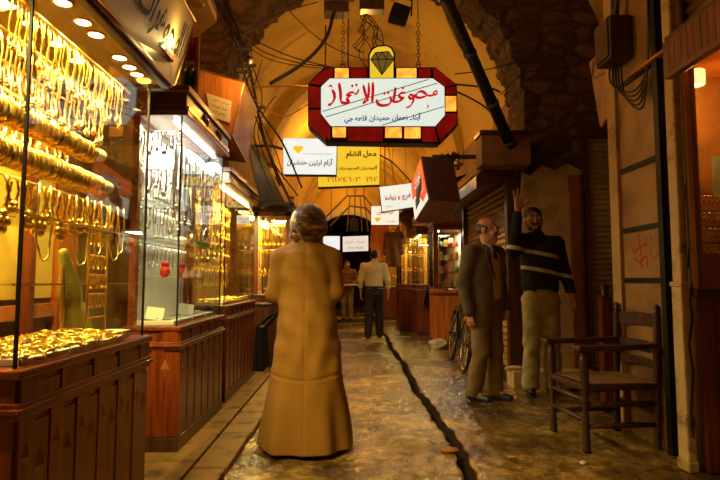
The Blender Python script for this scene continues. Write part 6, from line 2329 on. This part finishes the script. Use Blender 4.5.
s.ell(xf(S3, (0, 0.030, 0.018)), (0.086, 0.098, 0.068), 0.02, M=HM)
s.ell(xf(S3, (0, -0.03, 0.085)), (0.078, 0.13, 0.072), 0.02, op='-', M=HM)
s.ell(xf(S3, (0, -0.10, -0.01)), (0.12, 0.10, 0.11), 0.02, op='-', M=HM)
s.ell(xf(S3, (0, 0.0, -0.10)), (0.11, 0.14, 0.06), 0.02, op='-', M=HM)
sdf_part(s, 'hair', GREY_HAIR, om, 0.006, label='thin fringe of dark grey hair')
for x in (-0.033, 0.033):
    build('eyebrow', MB().tube([HM @ Vector((x - 0.02, -0.096, 0.034)), HM @ Vector((x, -0.101, 0.039)), HM @ Vector((x + 0.02, -0.096, 0.034))], 0.004, 6), GREY_HAIR, om, smooth=True, local=True)
PULL = mat_plain('beige_pullover', (0.52, 0.36, 0.16), 0.95, var=0.08, scale=40, bmp=0.15)
s = SDF()
s.cap((0, -0.01, 1.00), (0, -0.015, 1.28), 0.158, 0.150, k=0.04, sc=(1.10, 0.84, 1))
s.cap((-0.13, 0, 1.365), (0.13, 0, 1.365), 0.066, k=0.05)
s.ell((0, -0.14, 1.43), (0.045, 0.09, 0.10), 0.02, op='-')
s.cutz(0.95)
sdf_part(s, 'pullover', PULL, om, 0.007, wr(30, 0.002))
s = SDF()
s.cap((0, -0.010, 1.40), (0, -0.016, 1.47), 0.078, 0.070, k=0.02)
s.cap((0, -0.085, 1.36), (0, -0.05, 1.44), 0.035, 0.045, k=0.02)
s.cutz(1.475, 'below')
sdf_part(s, 'shirt_collar', mat_plain('white_shirt', (0.62, 0.56, 0.46), 0.8, var=0.04), om, 0.006)
s = SDF()
s.cap((0, -0.118, 1.435), (0, -0.128, 1.33), 0.016, 0.026, k=0.01, sc=(1, 0.5, 1))
s.ell((0, -0.108, 1.445), (0.018, 0.014, 0.018), 0.01)
sdf_part(s, 'tie', mat_plain('dark_tie', (0.02, 0.014, 0.012), 0.6), om, 0.005)
JACK = mat_plain('dark_olive_jacket', (0.105, 0.068, 0.028), 0.85, var=0.12)
s = SDF()
s.cap((0, 0.01, 0.90), (0, 0.0, 1.30), 0.178, 0.172, k=0.04, sc=(1.14, 0.90, 1))
s.cap(J['shL'], J['shR'], 0.080, k=0.05)
s.cap((0, 0.03, 1.38), (0, 0.035, 1.46), 0.085, 0.072, k=0.03, sc=(1.1, 0.8, 1))
for q in 'LR':
    s.cap(J['sh' + q], J['el' + q], 0.078, 0.068, k=0.03).cap(J['el' + q], J['wr' + q], 0.066, 0.054, k=0.03)
def front_open(X, Y, Z):
    w = 0.075 + 0.050 * np.clip((Z - 0.95) / 0.4, 0, 1) - 0.045 * np.clip((Z - 1.28) / 0.15, 0, 1)
    return np.maximum(np.abs(X - 0.035) - w, Y + 0.075)
s.fn(front_open, 0.012, ((-0.16, -0.30, 0.70), (0.18, -0.075, 1.52)), op='-')
s.cutz(0.78)
sdf_part(s, 'jacket', JACK, om, 0.007, wr(26, 0.004, 4.0), label='open dark olive jacket')
for sg_ in (-1, 1):
    mb = MB()
    mb.prism([(sg_ * 0.065 + 0.02, -0.158, 1.12), (sg_ * 0.105 + 0.02, -0.150, 1.17), (sg_ * 0.125, -0.128, 1.34), (sg_ * 0.085, -0.090, 1.43), (sg_ * 0.075 + 0.01, -0.135, 1.28)], (sg_ * 0.004, -0.012, 0))
    build('lapel', mb, JACK, om, local=True)
trousers(om, J, mat_plain('brown_trousers', (0.20, 0.125, 0.05), 0.85, var=0.12), 1.02, 0.098, 0.080, 0.074, 0.005, 1.04)
shoes(om, J, mat_plain('brown_black_shoe', (0.02, 0.013, 0.010), 0.35))

# ---------------------------------------------------------------- man walking away in the pale shirt
FD = 10.8
fm = thing('person', 'man in a pale yellow shirt and black trousers walking away down the alley', 'person', (P(374, 337, FD).x, FD, 0.0))
fm.rotation_euler = (0, 0, R(-8))
J = dict(pelvis=(0, 0, 0.92), chest=(0, 0, 1.28), neck=(0, 0, 1.47), head=(0, 0.035, 1.62), shL=(-0.20, 0, 1.41), shR=(0.20, 0, 1.41),
         elL=(-0.275, -0.02, 1.13), wrL=(-0.27, 0.06, 0.89), elR=(0.275, -0.03, 1.13), wrR=(0.285, 0.03, 0.88),
         hipL=(-0.09, 0, 0.89), hipR=(0.09, 0, 0.89), knL=(-0.10, -0.04, 0.49), knR=(0.10, 0.07, 0.49), anL=(-0.10, -0.14, 0.09), anR=(0.105, 0.05, 0.09), toeL=(0, 0.13, -0.045), toeR=(0, 0.13, -0.045))
s = SDF()
torso_skin(s, J)
HM = Matrix.Translation(J['head']) @ Matrix.Rotation(PI - 0.2, 4, 'Z')
add_head(s, HM)
add_hand(s, J['wrL'], (0, 0.1, -1), (1, 0, 0), -1, curl=0.4)
add_hand(s, J['wrR'], (0, 0.1, -1), (-1, 0, 0), 1, curl=0.4)
sdf_part(s, 'body', SKIN, fm, 0.008)
add_eyes(fm, HM)
s = SDF()
s.ell(xf(HM, (0, 0.026, 0.040)), (0.086, 0.104, 0.095), 0.02, M=HM)
s.ell(xf(HM, (0, -0.115, 0.0)), (0.085, 0.075, 0.085), 0.02, op='-', M=HM)
s.ell(xf(HM, (0, -0.01, -0.13)), (0.12, 0.15, 0.085), 0.02, op='-', M=HM)
sdf_part(s, 'hair', HAIR, fm, 0.007)
s = SDF()
s.cap((0, 0, 1.02), (0, 0, 1.32), 0.158, 0.172, k=0.04, sc=(1.16, 0.80, 1))
s.cap(J['shL'], J['shR'], 0.072, k=0.05).cap((0, 0, 1.42), (0, 0.01, 1.50), 0.080, 0.068, k=0.03)
for q in 'LR':
    s.cap(J['sh' + q], J['el' + q], 0.072, 0.062, k=0.03).cap(J['el' + q], J['wr' + q], 0.060, 0.044, k=0.03)
s.cutz(0.97)
sdf_part(s, 'shirt', mat_plain('pale_yellow_shirt', (0.72, 0.60, 0.30), 0.85, var=0.05), fm, 0.008, wr(34, 0.005, 3.0))
trousers(fm, J, mat_plain('black_trousers', (0.018, 0.014, 0.011), 0.8), 1.03, 0.10, 0.082, 0.076, 0.005)
build('belt', MB().lathe([(0.168, -0.016), (0.172, 0), (0.168, 0.016)], 24, Matrix.Translation((0, 0, 1.0)) @ Matrix.Scale(1.10, 4, (1, 0, 0)) @ Matrix.Scale(0.80, 4, (0, 1, 0))), BAG, fm, local=True, smooth=True)
shoes(fm, J, mat_plain('black_shoe_two', (0.015, 0.012, 0.010), 0.4))

# ---------------------------------------------------------------- far person coming closer
GD = 15.6
gm = thing('person', 'distant person in a brown padded jacket beyond the man in the pale shirt', 'person', (P(347, 320, GD).x, GD, 0.0))
J = dict(pelvis=(0, 0, 0.90), chest=(0, 0, 1.24), neck=(0, 0, 1.42), head=(0, -0.03, 1.57), shL=(0.19, 0, 1.36), shR=(-0.19, 0, 1.36),
         elL=(0.27, -0.02, 1.10), wrL=(0.16, -0.20, 1.02), elR=(-0.27, -0.02, 1.10), wrR=(-0.16, -0.2, 1.0),
         hipL=(0.09, 0, 0.87), hipR=(-0.09, 0, 0.87), knL=(0.095, -0.06, 0.47), knR=(-0.095, 0.0, 0.47), anL=(0.10, -0.06, 0.09), anR=(-0.10, 0.08, 0.09))
s = SDF()
torso_skin(s, J)
HM = Matrix.Translation(J['head'])
add_head(s, HM)
add_hand(s, J['wrL'], (-1, -0.3, -0.2), (0, 1, 0), 1, curl=0.5)
add_hand(s, J['wrR'], (1, -0.3, -0.2), (0, 1, 0), -1, curl=0.5)
sdf_part(s, 'body', SKIN_D, gm, 0.009)
add_eyes(gm, HM)
s = SDF()
s.ell(xf(HM, (0, 0.026, 0.042)), (0.086, 0.104, 0.092), 0.02, M=HM)
s.ell(xf(HM, (0, -0.11, 0.0)), (0.08, 0.075, 0.08), 0.02, op='-', M=HM)
s.ell(xf(HM, (0, -0.01, -0.12)), (0.12, 0.15, 0.085), 0.02, op='-', M=HM)
sdf_part(s, 'hair', HAIR, gm, 0.008)
s = SDF()
s.cap((0, 0, 0.98), (0, 0, 1.28), 0.19, 0.19, k=0.04, sc=(1.14, 0.85, 1))
s.cap(J['shL'], J['shR'], 0.085, k=0.05).cap((0, 0, 1.38), (0, 0, 1.46), 0.09, 0.08, k=0.03)
for q in 'LR':
    s.cap(J['sh' + q], J['el' + q], 0.088, 0.078, k=0.03).cap(J['el' + q], J['wr' + q], 0.075, 0.055, k=0.03)
s.cutz(0.88)
sdf_part(s, 'jacket', mat_plain('brown_padded_cloth', (0.20, 0.105, 0.04), 0.85), gm, 0.009, lambda X, Y, Z: 0.006 * np.sin(Z * 55) + 0 * X + 0 * Y)
trousers(gm, J, mat_plain('tan_trousers', (0.20, 0.13, 0.055), 0.85), 1.0, 0.095, 0.08, 0.074)
shoes(gm, J, mat_plain('dark_shoe_three', (0.02, 0.014, 0.010), 0.5))
c = Vector((wloc(gm).x + 0.06, GD - 0.33, 1.0))
bo = thing('carried_tray', 'pale tray carried by the distant person in the brown jacket', 'tray', c)
build('tray_bed', MB().cbox(c, (0.46, 0.30, 0.012)), WHITE_PAPER, bo)
mb = MB()
mb.cbox(c + Vector((0, -0.15, 0.015)), (0.46, 0.012, 0.035)).cbox(c + Vector((0, 0.15, 0.015)), (0.46, 0.012, 0.035)).cbox(c + Vector((-0.23, 0, 0.015)), (0.012, 0.30, 0.035)).cbox(c + Vector((0.23, 0, 0.015)), (0.012, 0.30, 0.035))
build('tray_rim', mb, WHITE_PAPER, bo)

# ================================================================== CHAIR
def turned(a, b, r0, rings, n=14, straight=0.0):
    """turned leg from a (foot) to b (top): ring-shaped swellings at the given fractions"""
    a, b = Vector(a), Vector(b)
    pts, rs = [], []
    m = 46
    for i in range(m + 1):
        t = i / m
        pts.append(a + (b - a) * t)
        r = r0 * (0.86 + 0.14 * math.cos(t * 9))
        for c, w, h in rings:
            r += h * math.exp(-((t - c) / w) ** 2)
        rs.append(r)
    return MB().tube(pts, rs, n)


ch = thing('armchair', 'worn wooden armchair with turned legs standing by the tan panel', 'chair', (1.785, 3.87, 0.0), R(0))
ch.rotation_euler = (0, 0, R(5))
hw, dp = 0.235, 0.50    # faces -X: front legs at x=-dp/2
RG = [(0.30, 0.02, 0.006), (0.50, 0.02, 0.007), (0.86, 0.018, 0.009), (0.91, 0.018, 0.008), (0.80, 0.015, 0.006)]
def P_(n, mb, **k):
    return build(n, mb, W_CHAIR, ch, smooth=k.get('smooth', True), local=True, bevel=k.get('bevel', 0))
for y in (-hw, hw):
    P_('leg', turned((-dp / 2, y, 0), (-dp / 2, y, 0.655), 0.028, RG))
    P_('leg', turned((dp / 2, y, 0), (dp / 2 + 0.03, y, 0.90), 0.027, [(0.25, 0.02, 0.005), (0.97, 0.012, 0.006)]))
    P_('finial', MB().lathe([(0.012, 0.89), (0.022, 0.905), (0.016, 0.915), (0.024, 0.935), (0.008, 0.96)], 14, Matrix.Translation((dp / 2 + 0.03, y, 0))))
    P_('armrest', MB().prism([(-dp / 2 - 0.06, y - 0.055, 0.655), (-dp / 2 - 0.06, y + 0.055, 0.655), (0.0, y + 0.032, 0.655), (dp / 2 + 0.03, y + 0.024, 0.665), (dp / 2 + 0.03, y - 0.024, 0.665), (0.0, y - 0.032, 0.655)], (0, 0, 0.036)), smooth=False, bevel=0.008)
    for z in (0.16, 0.30):
        P_('rung', MB().tube([(-dp / 2, y, z), (0, y, z + 0.004), (dp / 2 + 0.01, y, z)], [0.015, 0.021, 0.015], 10))
for z in (0.20, 0.33):
    P_('rung', MB().tube([(-dp / 2, -hw, z), (-dp / 2, 0, z), (-dp / 2, hw, z)], [0.015, 0.021, 0.015], 10))
P_('rung', MB().tube([(dp / 2 + 0.01, -hw, 0.24), (dp / 2 + 0.01, hw, 0.24)], 0.014, 10))
seat = P_('seat_frame', MB().box((-dp / 2 - 0.02, -hw - 0.015, 0.395), (-dp / 2 + 0.03, hw + 0.015, 0.435)).box((dp / 2 - 0.01, -hw - 0.01, 0.395), (dp / 2 + 0.035, hw + 0.01, 0.435)).box((-dp / 2, -hw - 0.02, 0.395), (dp / 2, -hw + 0.025, 0.435)).box((-dp / 2, hw - 0.025, 0.395), (dp / 2, hw + 0.02, 0.435)), smooth=False, bevel=0.006)
mb = MB()
def rush(u, v):
    return Vector((-dp / 2 + 0.01 + (dp) * u, -hw + 0.0 + 2 * hw * v, 0.438 + 0.004 * math.sin(u * 130) - 0.018 * math.sin(PI * u) * math.sin(PI * v)))
mb.grid(rush, frange(0, 1, 1 / 60), frange(0, 1, 1 / 8))
mb.grid(lambda u, v: rush(u, v) - Vector((0, 0, 0.025)), frange(0, 1, 1 / 10), frange(0, 1, 1 / 8), flip=True)
build('seat', mb, mat_plain('woven_rush', (0.20, 0.11, 0.04), 0.8, var=0.3, scale=20), ch, smooth=True, local=True)
for z, h in ((0.52, 0.05), (0.64, 0.05), (0.80, 0.085)):
    x = dp / 2 + 0.03 * z / 0.9
    pts = []
    mb = MB()
    def sl(u, v, x=x, z=z, h=h):
        return Vector((x + 0.030 * math.sin(PI * u), -hw + 2 * hw * u, z + h * v + 0.012 * math.sin(PI * u) * v))
    mb.grid(sl, frange(0, 1, 1 / 14), [0, 0.5, 1])
    mb.grid(lambda u, v: sl(u, v) + Vector((0.016, 0, 0)), frange(0, 1, 1 / 14), [0, 0.5, 1], flip=True)
    for v in (0, 1):
        mb.grid(lambda u, w, v=v: sl(u, v) + Vector((0.016 * w, 0, 0)), frange(0, 1, 1 / 14), [0, 1], flip=(v == 0))
    P_('back_slat', mb)

# wooden post with a knob in the recess behind the chair
t = thing('bollard', 'slim dark wooden post with a round knob standing behind the chair', 'post', (P(604, 283, 4.72).x, 4.72, 0.0))
x = wloc(t).x
build('shaft', MB().box((x - 0.045, 4.675, 0.0), (x + 0.045, 4.765, 0.98)), W_RED, t, bevel=0.006)
build('knob', MB().lathe([(0.03, 0.98), (0.04, 1.0), (0.022, 1.02), (0.042, 1.06), (0.03, 1.09), (0.008, 1.10)], 16, Matrix.Translation((x, 4.72, 0))), W_DARK, t, smooth=True)
build('foot', MB().box((x - 0.07, 4.65, 0.0), (x + 0.07, 4.79, 0.05)), W_DARK, t, bevel=0.006)

# ================================================================== BICYCLE
def wheel(t, c, rr=0.335):
    M = Matrix.Translation(c) @ Matrix.Rotation(PI / 2, 4, 'Y')
    w = build('wheel', MB().torus(rr, 0.018, 40, 8, M), RUBBER, t, smooth=True, local=True)
    build('rim', MB().torus(rr - 0.024, 0.009, 36, 6, M), CHROME, w, smooth=True, local=True)
    mb = MB()
    for k in range(28):
        a = 2 * PI * k / 28
        e = Vector(c) + Vector((0, math.cos(a) * (rr - 0.024), math.sin(a) * (rr - 0.024)))
        h = Vector(c) + Vector((0.02 * (1 if k % 2 else -1), math.cos(a + 0.5 * (1 if k % 4 < 2 else -1)) * 0.02, math.sin(a + 0.5) * 0.02))
        mb.tube([h, e], 0.0016, 4, caps=False)
    build('spokes', mb, CHROME, w, local=True)
    build('hub', MB().tube([Vector(c) + Vector((-0.05, 0, 0)), Vector(c) + Vector((0.05, 0, 0))], 0.018, 10), IRON, w, smooth=True, local=True)
    return w


bk = thing('bicycle', 'old black bicycle leaning against the tan roller shutter behind the older man', 'bicycle', (1.40, 7.2, 0.0))
bk.rotation_euler = (R(0), R(8), R(-3))
A, B = (0, -0.54, 0.352), (0, 0.54, 0.352)          # A nearest the camera (front wheel)
wheel(bk, A)
wheel(bk, B)
FR = mat_plain('black_enamel', (0.014, 0.012, 0.012), 0.3, 0.2)
hd, st_, bb = Vector((0, -0.36, 0.86)), Vector((0, 0.17, 0.84)), Vector((0, 0.08, 0.30))
mb = MB()
for a, b in ((hd + Vector((0, 0.01, -0.02)), st_), (hd + Vector((0, -0.02, -0.14)), bb), (st_ + Vector((0, 0.02, 0.08)), bb)):
    mb.tube([a, b], 0.016, 10)
for sx in (-0.05, 0.05):
    mb.tube([bb + Vector((sx * 0.5, 0, 0)), Vector(B) + Vector((sx, 0, 0))], 0.010, 8).tube([st_ + Vector((sx * 0.4, 0, -0.02)), Vector(B) + Vector((sx, 0, 0))], 0.009, 8)
mb.tube([hd + Vector((0, 0.012, 0.04)), hd + Vector((0, -0.035, -0.16))], 0.019, 10)
build('frame', mb, FR, bk, smooth=True, local=True)
mb = MB()
for sx in (-0.052, 0.052):
    mb.tube(spline([hd + Vector((sx, -0.035, -0.17)), Vector((sx, -0.46, 0.55)), Vector(A) + Vector((sx, 0, 0))], 5), 0.010, 8)
mb.bar(hd + Vector((-0.06, -0.035, -0.165)), hd + Vector((0.06, -0.035, -0.165)), 0.03, 0.03)
build('fork', mb, FR, bk, local=True)
build('handlebar', MB().tube(spline([(-0.27, -0.22, 0.98), (-0.24, -0.34, 0.99), (-0.05, -0.38, 1.0), (0.05, -0.38, 1.0), (0.24, -0.34, 0.99), (0.27, -0.22, 0.98)], 6), 0.012, 8).tube([hd + Vector((0, 0.012, 0.03)), (0, -0.37, 1.0)], 0.013, 8), CHROME, bk, smooth=True, local=True)
for sx in (-0.27, 0.27):
    build('grip', MB().tube([(sx * 0.985, -0.27, 0.983), (sx * 1.01, -0.16, 0.975)], 0.018, 8), RUBBER, bk, smooth=True, local=True)
s = SDF()
s.cap((0, 0.10, 0.985), (0, 0.26, 0.99), 0.028, 0.085, k=0.02, sc=(1, 1, 0.42))
sdf_part(s, 'saddle', BLACK, bk, 0.008)
build('seat_post', MB().tube([st_ + Vector((0, 0.01, 0.04)), (0, 0.20, 0.97)], 0.012, 8), CHROME, bk, smooth=True, local=True)
M = Matrix.Translation(bb) @ Matrix.Rotation(PI / 2, 4, 'Y')
cr = build('chainring', MB().torus(0.085, 0.006, 28, 6, M).torus(0.03, 0.01, 14, 6, M), IRON, bk, smooth=True, local=True)
build('crank', MB().bar(bb + Vector((0.06, 0, 0)), bb + Vector((0.06, 0.10, -0.13)), 0.014, 0.02), IRON, bk, local=True)
build('crank', MB().bar(bb + Vector((-0.06, 0, 0)), bb + Vector((-0.06, -0.10, 0.13)), 0.014, 0.02), IRON, bk, local=True)
for sx, d_ in ((0.06, (0.10, -0.13)), (-0.06, (-0.10, 0.13))):
    build('pedal', MB().cbox(bb + Vector((sx * 1.9, d_[0], d_[1])), (0.09, 0.07, 0.022)), RUBBER, bk, local=True, bevel=0.004)
for c in (A, B):
    pts = [Vector(c) + Vector((0, 0.365 * math.cos(a), 0.365 * math.sin(a))) for a in [R(25 + 140 * k / 16) for k in range(17)]]
    mb = MB()
    for i in range(16):
        mb.bar(pts[i], pts[i + 1] + (pts[i + 1] - pts[i]) * 0.1, 0.05, 0.005, up=(pts[i] - Vector(c)))
    build('mudguard', mb, FR, bk, local=True)
build('carrier', MB().tube([(-0.05, 0.24, 0.76), (-0.05, 0.66, 0.76), (0.05, 0.66, 0.76), (0.05, 0.24, 0.76)], 0.006, 6).tube([(0.05, 0.60, 0.76), (0.052, 0.54, 0.352)], 0.005, 6).tube([(-0.05, 0.60, 0.76), (-0.052, 0.54, 0.352)], 0.005, 6), FR, bk, local=True)

# ================================================================== SMALL THINGS
def rock(name, label, cat, c, r, mat, seed):
    rr = random.Random(seed)
    mb = MB()
    mb.ball((0, 0, 0), r, 10, 7)
    for v in mb.v:
        f = 1 + rr.uniform(-0.16, 0.16)
        v *= f
    o = build(name, mb, mat, loc=c, smooth=False, local=True)
    return tag(o, label, cat)
rock('kerb_stone', 'pale kerb stone on the ground at the foot of the lit display case', 'stone', (P(438, 347, 9.1).x, 9.1, 0.06), (0.16, 0.10, 0.10), ARCH_STONE, 1)
rock('broken_brick', 'reddish broken brick lying beside the drain channel', 'brick', (P(447, 448, 3.62).x + 0.02, 3.62, 0.012), (0.06, 0.035, 0.022), mat_plain('old_brick', (0.30, 0.10, 0.04), 0.7), 2)
rock('stone_chip', 'small pale chip of stone on the wet floor in front of the chair', 'stone', (P(583, 461, 3.38).x, 3.38, 0.008), (0.02, 0.016, 0.012), ARCH_STONE, 3)
rock('stone_chip', 'pale stone chip on the floor near the feet of the older man', 'stone', (P(458, 378, 6.3).x, 6.3, 0.008), (0.028, 0.02, 0.013), ARCH_STONE, 4)
rock('stone_chip', 'flat orange chip of stone on the floor between the channel and the chair', 'stone', (P(512, 455, 3.5).x, 3.5, 0.007), (0.03, 0.02, 0.009), mat_plain('orange_chip', (0.45, 0.2, 0.07), 0.6), 5)
# crumpled paper beside the bicycle feet of the shutter
pp = P(512, 366, 5.9)
rock('paper_scrap', 'crumpled pale paper on the step behind the young man in the striped sweater', 'paper', (pp.x, 5.83, 0.19), (0.10, 0.05, 0.03), mat_plain('old_paper', (0.60, 0.42, 0.2), 0.8), 6)
# rag and black bag hanging on the counter case
p = P(430, 297, 11.1)
t = thing('hanging_bag', 'black bag hanging on the end of the plain counter case', 'bag', (p.x, 11.1, p.z))
s = SDF()
s.cap((0, 0, -0.10), (0, 0, 0.06), 0.12, 0.085, k=0.03, sc=(1, 0.6, 1.1))
sdf_part(s, 'bag_body', BAG, t, 0.012)
build('strap', MB().tube(spline([(-0.05, 0, 0.13), (-0.02, 0.06, 0.30), (0.02, 0.06, 0.30), (0.05, 0, 0.13)], 6), 0.010, 6), BAG, t, smooth=True, local=True)
# garments hanging by the far cases
def garment(label, px, py, d, w, h, col, seed):
    hz = vault_z(P(px, py, d).x) - P(px, py, d).z
    p = P(px, py, d)
    t = thing('hanging_garment', label, 'garment', p)
    s = SDF()
    def f(X, Y, Z):
        ww = w * (0.36 + 0.14 * np.clip(-Z / h * 2, 0, 1))
        fold = 0.03 * np.sin(X * 26 + seed + Z * 3) * np.clip(-Z / h * 2, 0.2, 1)
        return np.maximum(np.maximum(np.abs(X) - ww, np.abs(Y + fold) - 0.05), np.abs(Z + h / 2) - h / 2) * 0.8
    s.fn(f, 0.02, ((-w * 0.52, -0.12, -h), (w * 0.52, 0.12, 0)))
    s.cap((-w * 0.42, 0, -0.04), (-w * 0.56, 0, -h * 0.6), 0.06, 0.05, k=0.04).cap((w * 0.42, 0, -0.04), (w * 0.56, 0, -h * 0.6), 0.06, 0.05, k=0.04)
    sdf_part(s, 'cloth', mat_plain('garment_%d' % seed, col, 0.85), t, 0.015)
    build('hanger', MB().tube([(-w * 0.35, 0, -0.02), (0, 0, 0.06), (w * 0.35, 0, -0.02)], 0.008, 6).tube([(0, 0, 0.06), (0, 0, hz)], 0.006, 6), IRON, t, local=True)
    return t
garment('orange brown coat hanging high beside the far gold case', 380, 226, 14.2, 0.42, 0.95, (0.40, 0.13, 0.03), 1)
garment('dark brown garment hanging in front of the gold case behind the lit case', 393, 232, 12.35, 0.36, 0.8, (0.10, 0.04, 0.02), 2)
garment('pale cloth hanging below the tilted white sign', 406, 213, 12.44, 0.18, 0.72, (0.55, 0.38, 0.18), 3)
# awning above the far cases
t = thing('cloth_awning', 'dark red cloth awning over the cases beyond the bicycle', 'awning', (1.3, 11, 2.5))
def aw2(u, v):
    return Vector((1.95 - 0.85 * v, 8.9 + 5.2 * u, 2.90 - 0.30 * v - 0.03 * math.sin(u * 40) * v))
mb = MB().grid(aw2, frange(0, 1, 1 / 60), frange(0, 1, 1 / 4))
mb.grid(lambda u, v: aw2(u, v) + Vector((0, 0, 0.012)), frange(0, 1, 1 / 60), frange(0, 1, 1 / 4), flip=True)
build('cloth', mb, mat_plain('dark_awning_cloth', (0.16, 0.05, 0.02), 0.8, var=0.3), t, smooth=True)
build('front_bar', MB().tube([aw2(0, 1), aw2(1, 1)], 0.02, 8), IRON, t)
for u in (0.02, 0.5, 0.98):
    build('arm', MB().tube([aw2(u, 1), aw2(u, 0) + Vector((0.05, 0, -0.25))], 0.014, 6), IRON, t)
# added shaded spotlight over the near canopy, aimed at the woman (out of the frame)
t = thing('fill_spotlight', 'added black shaded spotlight above the near canopy, aimed at the woman in the tan coat', 'lamp', SPOT_AT)
d_ = (SPOT_TO - SPOT_AT).normalized()
M = Matrix.Translation(SPOT_AT) @ d_.to_track_quat('-Z', 'Y').to_matrix().to_4x4()
vs, fs = [], []
prof = [(0.115, -0.10), (0.09, 0.0), (0.06, 0.08), (0.03, 0.12)]
for (r_, z_) in prof:
    for k in range(20):
        a = 2 * PI * k / 20
        vs.append(M @ Vector((r_ * math.cos(a), r_ * math.sin(a), z_)))
for j in range(3):
    for k in range(20):
        fs.append((j * 20 + k, j * 20 + (k + 1) % 20, (j + 1) * 20 + (k + 1) % 20, (j + 1) * 20 + k))
sh = build('shade', MB().add(vs, fs), BLACK, t, smooth=True)
sh.modifiers.new('solid', 'SOLIDIFY').thickness = 0.004
build('bulb', MB().ball(SPOT_AT + d_ * -0.045, 0.03), mat_emit('spot_bulb', (1, 0.7, 0.3), 8), t, smooth=True)
build('arm', MB().tube([SPOT_AT - d_ * 0.10, SPOT_AT - d_ * 0.2 + Vector((-0.2, 0, 0.05)), Vector((-1.92, 0.3, 3.1))], 0.014, 8), IRON, t)
